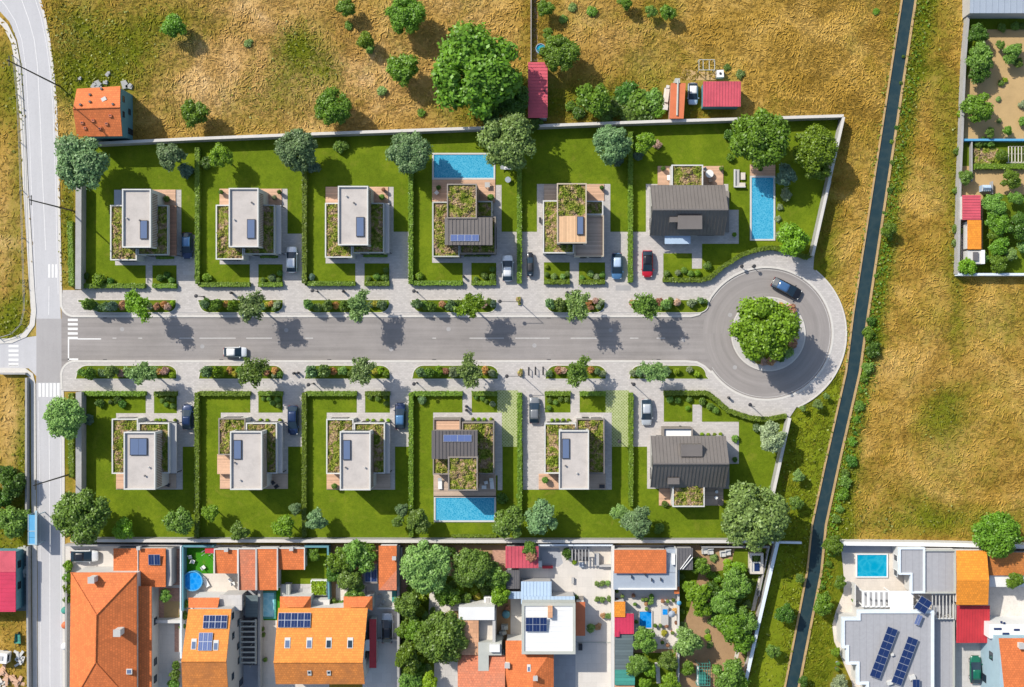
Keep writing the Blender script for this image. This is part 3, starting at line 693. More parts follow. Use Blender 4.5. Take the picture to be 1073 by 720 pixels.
def weeds(n, box, name, fn, mat):
    x, y = scatter(n, box); k = RNG.random(len(x)) < fn(x, y); x, y = x[k], y[k]
    cx = np.sin(x*.9+2*np.sin(y*.23))*np.sin(y*.8+2*np.sin(x*.31)); k = cx+RNG.normal(scale=.35, size=len(x)) > .25; x, y, cx = x[k], y[k], cx[k]
    p = np.stack([(x-NX)*S, -(y-NY)*S, .06+.35*RNG.random(len(x))*np.clip(cx+.3, .2, 1)], 1)
    me = fastmesh(name, leafquads(p, np.array((0, 0, 1.))+RNG.normal(scale=.6, size=p.shape), .16+.26*RNG.random(len(p))), [mat])
    o = bpy.data.objects.new(name, me); COL.objects.link(o); o['kind'] = 'stuff'
weeds(90000, (40, -12, 960, 150), 'field_weeds', lambda x, y: np.clip(green_at(x, y)*1.2-.5, 0, .5), M['leaf_weed'])
weeds(40000, (-12, -12, 82, 735), 'field_weeds', lambda x, y: np.clip(green_at(x, y)*1.2-.5, 0, .5), M['leaf_weed'])
weeds(120000, (880, -12, 1085, 570), 'field_weeds', lambda x, y: np.clip(green_at(x, y)*1.1-.5, 0, .4), M['leaf_weed'])
weeds(30000, (776, 400, 905, 735), 'meadow_weeds', lambda x, y: np.clip(green_at(x, y)-.6, 0, .15), M['leaf_weed'])
def bankf(x, y):
    c = np.interp(y, [0, 330, 390, 550, 720], [959, 909, 900.5, 865, 836]); return np.where(x > c+2, np.exp(-((x-c-7)/5.5)**2), 0)*(.35+.6*np.clip(y/400, 0, 1))
weeds(160000, (840, -12, 985, 640), 'bank_scrub', bankf, M['leaf_green'])
def bankw(x, y):
    c = np.interp(y, [0, 330, 390, 550, 720], [945, 894, 886.6, 851, 822.5]); return np.where(x < c-.6, np.exp(-((x-c+2.5)/2.2)**2), 0)*.55
weeds(120000, (815, -12, 950, 735), 'bank_scrub', bankw, M['leaf_weed'])
weeds(90000, (825, -12, 975, 735), 'bank_scrub', lambda x, y: np.where(x > np.interp(y, [0, 330, 390, 550, 720], [959.6, 909.6, 901, 865.6, 837]), np.exp(-((x-np.interp(y, [0, 330, 390, 550, 720], [962, 912, 903.5, 868, 839.5]))/2.2)**2), 0)*.5, M['leaf_weed'])
# ================================================================== TREES AND SHRUBS
def icos(r, c, sub=1):
    t = (1+5**.5)/2
    v = [(-1, t, 0), (1, t, 0), (-1, -t, 0), (1, -t, 0), (0, -1, t), (0, 1, t), (0, -1, -t), (0, 1, -t), (t, 0, -1), (t, 0, 1), (-t, 0, -1), (-t, 0, 1)]
    n = (1+t*t)**.5; v = [(a/n, b/n, d/n) for a, b, d in v]
    f = [(0, 11, 5), (0, 5, 1), (0, 1, 7), (0, 7, 10), (0, 10, 11), (1, 5, 9), (5, 11, 4), (11, 10, 2), (10, 7, 6), (7, 1, 8), (3, 9, 4), (3, 4, 2), (3, 2, 6), (3, 6, 8), (3, 8, 9), (4, 9, 5), (2, 4, 11), (6, 2, 10), (8, 6, 7), (9, 8, 1)]
    return [(c[0]+a*r, c[1]+b*r, c[2]+d*r) for a, b, d in v], f
def crownmesh(name, nl, nleaf, ls, seed, spread=.68, lr=(.26, .42), flat=.85, jag=.0, core=.70):
    """crown of unit radius: lobes hung round a dome, each a shell of leaf faces round a small dark-free core"""
    g = np.random.default_rng(seed); mb = MB(); C = []; Rr = []
    for i in range(nl):
        for _ in range(60):
            d = g.normal(size=3); d /= np.linalg.norm(d); d[2] = abs(d[2])*1.0-.35*g.random()
            rad = spread*(.45+.55*g.random()**.5) if i else .1
            r = lr[0]+(lr[1]-lr[0])*g.random()
            c = d*rad*np.array((1, 1, flat))
            if all(np.linalg.norm(c-cc) > .8*r for cc in C): break
        C.append(c); Rr.append(r)
        v, f = icos(r*core, c); mb.add(v, f)
    C = np.array(C); Rr = np.array(Rr)
    w = Rr**2; k = g.choice(nl, nleaf, p=w/w.sum()); d = g.normal(size=(nleaf, 3)); d /= np.linalg.norm(d, axis=1, keepdims=True)
    rr = Rr[k]*(.72+.36*g.random(nleaf)**.7+jag*g.random(nleaf)**4)
    p = C[k]+d*rr[:, None]
    # drop leaves buried in other lobes
    dist = np.min(np.linalg.norm(p[:, None]-C[None], axis=2)/Rr[None], axis=1)
    keep = (dist > .66) & (p[:, 2] > -.62)
    p = p[keep]; d = d[keep]; n = len(p)
    nm = d*.8+np.array((0, 0, .45))+g.normal(scale=.5, size=(n, 3))
    lq = leafquads(p, nm, ls*(.6+.8*g.random(n)), .8)
    o = len(mb.v); mb.v += [tuple(a) for a in lq.reshape(-1, 3)]; mb.f += [(o+4*i, o+4*i+1, o+4*i+2, o+4*i+3) for i in range(n)]
    me = bpy.data.meshes.new(name); me.from_pydata(mb.v, [], mb.f); me.materials.append(M['leaf_green']); me.update(); return me
def starmesh(name, nb, nleaf, ls, seed):
    """open young crown: leaf sprays along spreading branches"""
    g = np.random.default_rng(seed); pts = []; nr = []
    mb = MB()
    for i in range(nb):
        a = 2*pi*g.random(); el = g.uniform(-.1, 1.3); ln = g.uniform(.55, 1.15)
        d = np.array((cos(a)*cos(el), sin(a)*cos(el), sin(el)*.9)); m = nleaf//nb
        t = g.random(m)**.75; sp = (.24*(1-t)+.13)
        p = d[None]*(t*ln)[:, None]+g.normal(size=(m, 3))*sp[:, None]*.62
        pts.append(p); nr.append(np.array((0, 0, .8))[None]+g.normal(scale=.55, size=(m, 3)))
    v, f = icos(.3, (0, 0, .08)); mb.add(v, f)
    p = np.concatenate(pts); lq = leafquads(p, np.concatenate(nr), ls*(.6+.8*g.random(len(p))), .8)
    o = len(mb.v); mb.v += [tuple(a) for a in lq.reshape(-1, 3)]; mb.f += [(o+4*i, o+4*i+1, o+4*i+2, o+4*i+3) for i in range(len(lq))]
    me = bpy.data.meshes.new(name); me.from_pydata(mb.v, [], mb.f); me.materials.append(M['leaf_green']); me.update(); return me
PROTO = {
 'big': [crownmesh('crown', 44, 12500, .088, 11+i, .86, (.17, .30), .78, .4) for i in range(4)],
 'mid': [crownmesh('crown', 24, 4200, .135, 31+i, .82, (.20, .33), .8, .4) for i in range(4)],
 'star': [starmesh('crown', 24, 4200, .125, 51+i) for i in range(4)],
 'shrub': [crownmesh('shrub', 9, 1000, .24, 71+i, .62, (.32, .48), .8, .3) for i in range(4)],
 'ball': [crownmesh('shrub', 7, 1100, .2, 91+i, .34, (.5, .62), .8, .1) for i in range(3)],
}
def trunkmesh(seed):
    g = random.Random(seed); mb = MB()      # unit: crown radius 1, ground at -1.5
    mb.tube((0, 0, -1.5), (.02, .03, -.55), .10, .075, 9)
    for i in range(6):
        a = i*1.05+g.random()*.5; r = g.uniform(.4, .62); z = g.uniform(-.2, .35)
        mid = (cos(a)*r*.45, sin(a)*r*.45, -.3+z*.3); mb.tube((.02, .03, -.6), mid, .06, .042, 6); mb.tube(mid, (cos(a)*r, sin(a)*r, z), .042, .015, 6)
    me = bpy.data.meshes.new('trunk'); me.from_pydata(mb.v, [], mb.f); me.materials.append(M['bark']); me.update(); return me
TRUNK = [trunkmesh(i) for i in range(3)]
TREES = []
def setmat(o, m):
    o.material_slots[0].link = 'OBJECT'; o.material_slots[0].material = m
def tree(x, y, r, col, label, group=None, shape=None, hk=1.15, h0=1.3, name='tree', cat='tree', squash=1.0):
    """broadleaf tree: x,y,r describe the crown as seen from above"""
    Rm = r*S; shape = shape or ('big' if Rm > 3 else 'mid')
    hc = Rm*hk+h0
    X_, Y_, _ = P(x, y, hc); Rm *= (HC-hc)/HC
    t = thing(name, label, cat, (X_, Y_, 0), group)
    c = bpy.data.objects.new('crown', random.choice(PROTO[shape])); COL.objects.link(c); c.parent = t
    c.location = (0, 0, hc); c.scale = (Rm*random.uniform(.95, 1.08), Rm*random.uniform(.95, 1.08)*squash, Rm*random.uniform(.82, .98)); c.rotation_euler = (0, 0, random.uniform(0, 6.28))
    setmat(c, M['leaf_'+col])
    k = bpy.data.objects.new('trunk', random.choice(TRUNK)); COL.objects.link(k); k.parent = t
    k.location = (0, 0, hc); k.scale = (Rm*.75, Rm*.75, hc/1.5); k.rotation_euler = (0, 0, random.uniform(0, 6.28))
    return t
def shrub(x, y, r, col, label, group=None, shape='shrub', name='shrub', z0=.13, tall=.9):
    Rm = r*S; z = z0+Rm*tall*.62
    X_, Y_, _ = P(x, y, z)
    o = bpy.data.objects.new(name, random.choice(PROTO[shape])); COL.objects.link(o)
    o.location = (X_, Y_, z); o.scale = (Rm, Rm, Rm*tall); o.rotation_euler = (0, 0, random.uniform(0, 6.28))
    setmat(o, M['leaf_'+col]); tag(o, label, 'shrub', group); return o

# ---- trees of the new plots
G1 = 'trees in the new gardens'
for x, y, r, c, lab in [
 (84, 171, 27, 'grey', 'large grey-green tree over the road corner by the orange-roofed stone house'),
 (178, 164, 15, 'grey', 'grey-green tree by the northern wall behind the first upper house'),
 (231, 164, 13, 'bright', 'bright green tree on the lawn behind the second upper house'),
 (311, 157, 22, 'grey', 'large grey-green tree at the wall between second and third upper gardens'),
 (429, 159, 21, 'grey', 'grey-green tree at the wall left of the upper pool'),
 (531, 148, 29, 'olive', 'big pale olive tree overhanging the wall right of the upper pool'),
 (641, 151, 19, 'grey', 'grey-green tree at the wall behind the wood-roofed upper house'),
 (676, 150, 12, 'bright', 'small bright green tree in the top left corner of the gabled house garden'),
 (796, 144, 30, 'green', 'big dense green tree by the wall above the long pool'),
 (853, 156, 22, 'bright', 'tall bright green tree in the north-east corner of the estate'),
 (857, 178, 13, 'green', 'smaller green tree tucked south of the corner tree by the slanting wall'),
 (823, 183, 12, 'blue', 'bluish round tree beside the deck of the long pool'),
 (830, 250, 17, 'bright', 'yellow-green tree below the long pool by the curved hedge'),
 (67, 438, 21, 'olive', 'olive-green tree leaning over the country road near the lower crosswalk'),
 (85, 541, 28, 'mid', 'big round green tree in the south-west corner of the estate'),
 (130, 554, 11, 'bright', 'small green tree by the southern wall behind the first lower house'),
 (188, 547, 16, 'mid', 'green tree left of the hedge behind the first lower house'),
 (221, 537, 9, 'bright', 'small bright tree right of the hedge behind the second lower house'),
 (251, 557, 10, 'mid', 'low green tree by the wall in the middle of the second lower garden'),
 (298, 551, 12, 'bright', 'bright green tree in the right corner of the second lower garden'),
 (309, 533, 7, 'grey', 'little grey-green tree by the hedge of the second lower garden'),
 (332, 545, 12, 'grey', 'grey-green tree in the left corner of the third lower garden'),
 (421, 534, 7, 'grey', 'little grey-green tree on the right of the third lower garden'),
 (417, 546, 7, 'mid', 'little green tree below the grey-green one in the third lower garden'),
 (439, 546, 13, 'mid', 'green tree at the hedge left of the lower pool'),
 (533, 548, 17, 'mid', 'green tree at the right-hand corner of the lower pool'),
 (567, 543, 18, 'grey', 'large grey-green tree in the left corner of the fifth lower garden'),
 (649, 537, 9, 'olive', 'small olive tree left of the hedge behind the fifth lower house'),
 (667, 547, 16, 'grey', 'grey-green tree in the left corner of the lower gabled house garden'),
 (791, 541, 33, 'olive', 'very large pale green tree over the south-east wall corner'),
 (808, 458, 16, 'pale', 'pale grey-green tree by the slanting wall below the roundabout'),
 ]: tree(x, y, r, c, lab, G1)
for x, y, r, c, lab in [
 (194, 179, 8, 'blue', 'bluish shrub by the hedge behind the first upper house'), (216, 171, 7, 'dark', 'dark round shrub left of the bright tree in the second upper garden'),
 (328, 174, 8, 'blue', 'bluish shrub right of the hedge in the third upper garden'), (357, 153, 8, 'mid', 'small green bush by the wall in the third upper garden'),
 (425, 174, 7, 'grey', 'grey shrub under the tree left of the upper pool'), (646, 167, 8, 'blue', 'bluish shrub at the hedge behind the wood-roofed house'),
 (669, 163, 6, 'blue', 'bluish shrub beside the hedge in the upper gabled garden'), (689, 151, 5, 'pink', 'round reddish shrub right of the small bright tree by the wall'),
 (765, 142, 7, 'dark', 'small dark bush left of the big tree above the long pool'), (766, 165, 5, 'green', 'single round bush on the lawn north of the grey lounge set'),
 (823, 204, 7, 'pale', 'pale round shrub right of the long pool'), (817, 217, 3.5, 'pale', 'small whitish plant right of the long pool'), (816.5, 247, 5, 'pale', 'pale flowering shrub beside the yellow-green tree below the long pool'),
 (815, 229, 3.5, 'pale', 'whitish plant by the long pool edge, lower of two'),
 (93, 440, 6, 'blue', 'bluish shrub right of the olive-green roadside tree'), (527, 522, 7, 'dark', 'dark green shrub at the right end of the lower pool deck'),
 (691, 554, 6, 'mid', 'round green shrub by the wall below the lower gabled house'), (792, 448, 5, 'grey', 'grey shrub left of the pale tree below the roundabout'),
 (770.5, 460, 4.5, 'mid', 'small bush on the corner of the lower gabled house terrace'), (697, 528, 4, 'mid', 'small bush beside the lower gabled house wooden deck'),
 (544, 519, 4, 'mid', 'tiny bush at the bottom of the hedge beside the lower pool deck'),
 ]: shrub(x, y, r, c, lab, 'shrubs in the new gardens')
# ---- verge beds
BEDS = []
def bed(x0, x1, y0, y1, side, nm, left=10, right=10):
    """half-moon ended planting strip; side = +1 when the road lies south"""
    if side > 0: pts = [(x0, y0)]+[(x0+.3, y0+3)]+arc(x0+left, y1-11, 11, 180, 90, 6)[0:]+arc(x1-right, y1-11, 11, 90, 0, 6)+[(x1, y0)]
    else: pts = [(x0, y1)]+arc(x0+left, y0+11, 11, 180, 270, 6)+arc(x1-right, y0+11, 11, 270, 360, 6)+[(x1, y1)]
    pts = [(min(max(a, x0), x1), b) for a, b in pts]
    cl = W((x0+x1)/2, (y0+y1)/2)
    t = thing('flower_bed', 'low green planting strip, '+nm, 'flower bed', (cl[0], cl[1], .12), 'verge beds along the new road')
    MB().prism(WP(pts), .1, .17).build('ground_cover', M['bedgreen'], t)
    MB().strip(WP(pts), .14, .1, .19, closed=True).build('edging', M['kerb'], t)
    return t
ords = ['nearest the country road', 'second from the country road', 'third from the country road', 'fourth from the country road', 'fifth from the country road', 'nearest the roundabout']
NB = [(82, 185), (207.6, 297), (318, 408), (431, 520.7), (570.5, 634), (659, 742)]
SB = [(79.5, 185.6), (208, 297), (319, 409), (431.5, 522), (571, 635), (659, 743)]
for i, (a, b) in enumerate(NB): bed(a, b, 314, 327.8, 1, 'north side of the road, '+ords[i], 12 if i else 24, 10)
for i, (a, b) in enumerate(SB): bed(a, b, 382.8, 397.3, -1, 'south side of the road, '+ords[i], 12, 10 if i < 5 else 14)
NT = [(145, 321, 12.5), (264, 321, 12.5), (377.5, 320, 12.5), (492, 320, 12.5), (605, 320.5, 13.5), (677.5, 320, 12)]
ST = [(148, 390, 12), (265.5, 389, 13), (380, 389, 12.5), (493, 388, 12.5), (607, 389, 12), (684.7, 388.5, 10.5)]
tc = ['bright', 'feather', 'feather', 'bright', 'olive', 'mid']
for i, (x, y, r) in enumerate(NT): tree(x, y, r*1.2, tc[i], 'young street tree in the north verge bed '+ords[i], 'young street trees', 'star', 1.0, 2.9)
tc = ['feather', 'mid', 'feather', 'olive', 'mid', 'feather']
for i, (x, y, r) in enumerate(ST): tree(x, y, r*1.2, tc[i], 'young street tree in the south verge bed '+ords[i], 'young street trees', 'star', 1.0, 2.7)
word = dict(green='green', bright='bright green', dark='dark green', grey='grey-green', blue='bluish', olive='olive', pale='pale', orange='orange', yellow='yellow', rust='rusty brown', pink='pinkish', lime='yellow-green', mid='leafy green')
def bedshrubs(lst, side, o, gname):
    lst = sorted(lst)
    for i, (x, y, r, c) in enumerate(lst):
        shrub(x, y, r, c, f'{word[c]} shrub, {ordi(i)} in the {side} verge bed {o}', 'shrubs in the verge beds', z0=.2, tall=2.3 if r >= 6 else 1.2)
NBs = [
 [(93, 319, 7, 'mid'), (100, 321, 5, 'grey'), (111, 322, 6, 'grey'), (118, 321, 6, 'blue'), (128, 320, 5, 'rust'), (157, 321, 4.5, 'pale'), (164, 321, 4, 'rust'), (172, 319, 4, 'orange'), (176, 321, 4.5, 'pink'), (181, 318, 3.5, 'lime')],
 [(214, 319, 5, 'grey'), (216, 315, 3.5, 'mid'), (227, 320, 7, 'mid'), (237.5, 319, 4, 'orange'), (246, 320, 7, 'green'), (257, 317, 5, 'mid'), (276, 321, 4, 'grey'), (280, 319, 3.5, 'yellow'), (284.5, 318, 3.8, 'orange'), (290, 319, 4.5, 'pale'), (287, 323, 3, 'olive')],
 [(324, 319, 6, 'olive'), (333, 322, 5, 'olive'), (343, 320, 6, 'olive'), (352, 320, 4, 'orange'), (361, 320, 6, 'mid'), (389, 319, 4, 'grey'), (393, 318, 4, 'yellow'), (400, 320, 5.5, 'grey'), (405, 318, 3, 'lime')],
 [(437, 319, 6, 'grey'), (446, 320, 5, 'mid'), (453, 321, 6, 'mid'), (463, 319, 4, 'rust'), (472, 320, 6, 'grey'), (480, 319, 4.5, 'mid'), (507, 319, 4.5, 'pink'), (512, 316, 4, 'mid'), (517, 318.5, 4.5, 'blue')],
 [(577, 318, 6, 'grey'), (587, 319, 7, 'olive'), (596, 318, 5, 'mid'), (617, 318, 4, 'orange'), (619, 322, 3.5, 'rust'), (624, 315.5, 3.8, 'pink'), (629.5, 316, 3.8, 'pale'), (627, 321, 3.2, 'pale')],
 [(663, 318, 4, 'rust'), (691, 317, 5, 'rust'), (698, 319, 6, 'olive'), (702, 315, 4, 'mid'), (709.5, 316.5, 4.5, 'pink'), (724.5, 317, 5.2, 'pale'), (734, 315, 4, 'grey'), (739, 315.5, 3, 'mid')]]
SBs = [
 [(86, 390, 4.5, 'mid'), (94, 391, 6.5, 'mid'), (107, 391, 5, 'grey'), (117, 389, 7, 'olive'), (126, 391, 5, 'pink'), (135, 390, 5, 'mid'), (161, 390, 4.5, 'mid'), (167, 389, 4, 'orange'), (173, 389, 5, 'pink'), (180.5, 393, 3.8, 'lime')],
 [(217, 389.5, 7, 'grey'), (230, 390, 7, 'bright'), (241, 388, 4, 'orange'), (246, 391, 4, 'yellow'), (252, 389, 5, 'mid'), (279, 390, 4, 'rust'), (288, 388, 4.5, 'orange'), (287, 393, 3, 'pale'), (293, 392, 4, 'mid')],
 [(327, 390, 7, 'grey'), (340, 389, 7, 'olive'), (350, 389, 4.5, 'orange'), (359, 389, 5, 'olive'), (368, 391, 4, 'mid'), (393, 389, 4, 'yellow'), (398, 388, 4, 'lime'), (404, 392, 4, 'bright')],
 [(442, 390, 6, 'grey'), (451, 390, 6, 'mid'), (459, 389, 5.5, 'bright'), (467, 389, 4, 'rust'), (475, 390, 6, 'pale'), (508.5, 388, 4.5, 'orange'), (515, 391, 4.5, 'pale'), (519, 393, 3.5, 'olive')],
 [(575.5, 392, 4, 'grey'), (585, 388, 4.5, 'rust'), (591, 388, 4.2, 'pink'), (597, 391, 4, 'mid'), (619, 387.5, 4, 'orange'), (626.5, 389, 4, 'grey'), (632, 392, 4, 'pale')],
 [(663, 391, 4, 'pale'), (671, 390, 5.5, 'grey'), (676, 391, 4.5, 'pale'), (698, 389, 5.5, 'grey'), (709, 389, 3.8, 'lime'), (722, 387.5, 4, 'pale'), (730, 392, 3.5, 'lime')]]
for i in range(6): bedshrubs(NBs[i], 'north', ords[i], ''); bedshrubs(SBs[i], 'south', ords[i], '')
# ---- front gardens
def garden(lst, place, shape='ball', c='mid'):
    for i, q in enumerate(lst):
        cc = q[3] if len(q) > 3 else c
        shrub(q[0], q[1], q[2], cc, (f'{word[cc]} bush, {ordi(i)} from left, {place}' if len(lst) > 1 else f'round {word[cc]} bush, {place}'), 'round bushes in the front gardens', shape)
garden([(90.5, 289, 4.5, 'dark'), (103.5, 293, 9, 'bright'), (116, 295, 5, 'dark')], 'on the front lawn of the first upper house')
garden([(168, 291, 5, 'dark'), (175, 288, 5, 'dark'), (180, 294, 4.5, 'mid')], 'in the square bed of the first upper house')
garden([(217, 291, 6, 'bright')], 'in the front corner of the second upper lawn')
garden([(276, 294, 4), (285, 291.5, 5.5, 'grey'), (293, 286, 4), (292, 293.5, 4)], 'in the square bed of the second upper house')
garden([(327, 290.5, 4.5, 'blue')], 'in the front corner of the third upper lawn')
garden([(386, 292, 4), (394.5, 290, 5), (404, 283, 4), (403.5, 291, 5)], 'in the square bed of the third upper house')
garden([(439.5, 289, 5.5, 'bright')], 'in the front corner of the lawn of the upper pool house')
garden([(499, 293, 4), (508, 289, 5), (516, 282, 4), (516, 290.5, 5)], 'in the square bed of the upper pool house')
garden([(573, 279.5, 3.2, 'lime'), (573, 288, 3.5, 'mid'), (580.5, 289.5, 4.5, 'olive'), (589.5, 289.5, 3.8, 'olive'), (594.5, 287, 3.6, 'mid')], 'in the left square bed of the wood-roofed house')
garden([(610, 291, 3.5), (619, 287, 4.5, 'olive'), (625, 290, 4, 'pale'), (631, 288, 4)], 'in the right square bed of the wood-roofed house')
garden([(698.5, 287, 4.5), (710, 286, 4, 'pale'), (717, 283.5, 4.2), (724, 287, 4.5), (731, 286.5, 4.5, 'bright'), (741, 278.5, 5.5)], 'along the curved hedge of the upper gabled house')
garden([(105, 422.5, 5), (116, 421, 3), (124, 419.5, 5), (129, 423, 5)], 'on the front lawn of the first lower house', 'shrub', 'dark')
garden([(170, 420, 3.5), (176, 417.5, 3.5), (174, 424, 3.5), (181, 419, 3.5), (181.5, 425.5, 3.8)], 'in the square bed of the first lower house')
garden([(276, 417.5, 3), (282, 418, 3.2), (285.5, 422.5, 3.8), (291, 419, 4), (292, 425, 3.6)], 'in the square bed of the second lower house')
garden([(388, 416.5, 3.5), (396, 417.5, 3.8), (404, 416.5, 3.2), (404.5, 423, 3.6)], 'in the square bed of the third lower house')
garden([(442.5, 419.5, 5.5, 'grey')], 'in the front corner of the lawn of the lower pool house')
garden([(499, 416.5, 3.3), (505.5, 417.5, 3.5), (509.5, 420.5, 3), (516, 423.5, 4, 'pale')], 'in the square bed of the lower pool house')
garden([(576, 419.5, 3.6), (582, 421.5, 3.6), (587.5, 418, 3.8), (594, 418.5, 3.6), (575, 427.5, 3.6)], 'in the left square bed of the fifth lower house')
garden([(701.5, 418.5, 5), (710, 419.5, 4.5), (722, 418.5, 4.2), (720.5, 428, 3.5, 'bright'), (735.5, 420.5, 5), (744, 426, 5), (750, 430, 4.5)], 'along the curved hedge of the lower gabled house')
for pl, ls_ in (('first lower house', [(164, 440.3), (167.8, 440.3), (172.5, 440.3), (183.5, 440.5)]), ('second lower house', [(273, 440.5), (280, 440.5), (293.5, 440.5)]), ('third lower house', [(385.2, 440.5), (391, 440.5), (400, 440.5), (407, 440.6)]),
                ('lower pool house', [(495.7, 439.5), (501.5, 439.5), (507.5, 439.5), (514.5, 439.5)]), ('fifth lower house', [(578.5, 440.2), (584, 440.2), (590, 440.2), (596, 440.2)]), ('lower gabled house', [(735.5, 455), (742, 455.3), (748.5, 455.3), (755, 455)])):
    for i, (x, y) in enumerate(ls_): shrub(x, y, 2.6, 'lime', f'tiny clipped ball, {ordi(i)} from the left, at the front wall of the {pl}', 'clipped balls at the house fronts', 'ball')
for i, (x0_, x1_, y) in enumerate([(164, 182, 270), (273, 291, 269), (381, 406, 268), (487, 514, 267.5)]):
    hedge([(x0_, y), (x1_, y)], .45, .6, 'low planting strip at the front wall of the '+HN[i], 'front planting strips', 26)
# ---- island
t = thing('roundabout_island', 'round kerbed island with mixed planting in the turning circle', 'island', W(805, 350)+(0,))
MB().prism(WP(arc(805, 350, 38.6, 0, 360, 64)[:-1]), 0, .16, bottom=False).build('island_paving', M['slab'], t)
MB().strip(WP(arc(805, 350, 38.4, 0, 360, 64)[:-1]), .22, .01, .2, closed=True).build('kerb', M['kerb'], t)
MB().prism(WP(arc(804.5, 349.5, 30.5, 0, 360, 48)[:-1]), .1, .22, bottom=False).build('planting_ground', M['bedgreen'], t)
tree(800, 343, 34, 'bright', 'large bright green tree filling the roundabout island', None, 'big', 1.0, 1.7)
isl = [(829, 324, 6, 'rust'), (819, 322, 5, 'orange'), (812, 326, 5, 'olive'), (796, 321, 5, 'yellow'), (831, 336, 5, 'pink'), (832.5, 345, 4.5, 'rust'), (833, 353, 4.5, 'pink'), (831, 361, 5, 'rust'), (826, 369, 6, 'olive'), (817, 374, 6, 'dark'), (808, 378, 5.5, 'rust'), (800, 379, 5, 'pink'), (794, 377, 5, 'yellow'), (785, 370, 6, 'olive'), (779, 362, 5, 'mid'), (778, 349, 5, 'olive'), (782, 335, 5, 'mid'), (824, 330, 5, 'lime')]
isl.sort(key=lambda q: (math.atan2(q[1]-350, q[0]-805)+1.3) % (2*pi))
for i, (x, y, r, c) in enumerate(isl): shrub(x, y, r, c, f'{word[c]} shrub on the roundabout island, {ordi(i)} clockwise from the dark car', 'shrubs on the roundabout island', z0=.2)
# ---- field trees and bushes
G2 = 'trees and bushes of the dry field'
for x, y, r, c, lab in [(425, 14, 20, 'green', 'round green tree at the top edge of the dry field'), (423, 72, 16, 'green', 'round green tree in the dry field left of the big tree'), (497, 76, 45, 'green', 'biggest green tree in the dry field'),
 (586, 55, 19, 'green', 'green tree by the blue round tub and the long red shed'), (205, 119, 15, 'green', 'small dark tree in the field right of the orange-roofed stone house'), (349, 112, 20, 'green', 'ragged green tree at the field side of the northern wall'),
 (182, 27, 13, 'green', 'small round tree near the top left of the dry field'), (363, 8, 10, 'green', 'half-bare bush at the top edge left of the round tree'), (383, 42, 10, 'bright', 'small bright bush between the two round field trees'), (572, 9, 9, 'green', 'small bush at the top beside the field hedge line'), (574, 35, 6, 'green', 'tiny bush above the blue round tub'),
 (700, 13, 9, 'green', 'small dark bush at the top middle of the golden field'), (682, 12, 7, 'mid', 'small pale bush left of the dark one in the golden field'), (655, 2, 8, 'green', 'bush cut by the top edge of the golden field'),
 (622, 105, 18, 'green', 'dark green tree left of the thicket behind the wall'), (535, 105, 20, 'dark', 'dark tree between the biggest tree and the long red shed'), (560, 128, 9, 'dark', 'dark bush under the end of the long red shed'), (512, 120, 12, 'dark', 'dark bush at the foot of the biggest field tree'),
 (931, 241, 8, 'green', 'round green bush east of the canal beside the upper estate corner'), (1046, 560, 24, 'green', 'large green tree at the northern wall of the grey-roofed compound'), (873, 571, 11, 'green', 'green bush at the compound corner by the canal'),
 (837, 499, 7, 'olive', 'spiky young tree in the meadow right of the lower slanting wall'), (834, 527, 8, 'mid', 'young green tree in the meadow beside the very large tree'), (822, 643, 11, 'dark', 'dark young tree in the lower meadow by the canal'), (810, 682, 8, 'mid', 'small sparse tree in the lower meadow'),
 (838, 606, 5, 'mid', 'small bush on the meadow edge of the canal'), (857, 424, 5.5, 'olive', 'round bush in the meadow below the roundabout'), (841, 428, 3.5, 'olive', 'smaller round bush by the pavement end below the roundabout'), (866, 415, 3.5, 'olive', 'little bush right of the roundabout near the canal'),
 (862, 633, 12, 'green', 'green bush on the strip left of the compound terrace'), (880, 610, 7, 'green', 'green bush at the left edge of the compound terrace'), (880, 716, 9, 'pale', 'spiky pale palm-like plant at the bottom edge right of the canal'), (842, 714, 6, 'dark', 'dark bush at the bottom edge on the canal bank'), (876, 683, 5, 'bright', 'bright bush pushing into the white terrace'),
 (13, 505, 16, 'dark', 'dark green tree left of the country road, upper one'), (14, 545, 17, 'mid', 'lush green tree beside the blue roadside shelter'), (2, 522, 12, 'dark', 'dark tree cut by the left edge between two bigger ones'), (3, 496, 10, 'dark', 'small dark tree at the left edge above the roadside trees')]:
    tree(x, y, r, c, lab, G2, None, *((.55, .5) if x < 20 else (1.0, .8)))
for i, (x, y, r) in enumerate(sorted([(655, 98, 14), (668, 108, 15), (682, 104, 13), (645, 112, 12), (660, 118, 12), (676, 119, 12), (690, 116, 9), (636, 122, 9), (606, 118, 8), (598, 112, 6)])):
    shrub(x, y, r, ['green', 'dark', 'mid'][i % 3], f'thicket bush behind the northern wall, {ordi(i)} from the left', 'thicket behind the northern wall', tall=.6, z0=0)
fb = [(365, 27, 5), (388, 52, 5), (400, 96, 6), (442, 118, 5), (260, 45, 5), (620, 12, 6), (762, 71, 4), (776, 78, 5), (600, 8, 5), (918, 12, 4), (590, 20, 5)]
for i, (x, y, r) in enumerate(sorted(fb)): shrub(x, y, r, ['olive', 'green', 'mid'][i % 3], f'low scattered bush in the dry field, {ordi(i)} from the left', 'low scattered field bushes', tall=.55, z0=0)
bk = [(945, 62), (943, 88), (939, 110), (936, 132), (934, 150), (931, 172), (929, 196), (925, 222), (921, 262), (917, 290), (912, 335), (909, 352), (911, 367), (906, 384), (903, 398), (901, 412), (899, 426), (896, 440), (893, 452), (892, 466), (888, 480), (884, 494), (882, 508), (880, 520), (878, 534), (876, 548), (868, 590), (862, 612)]
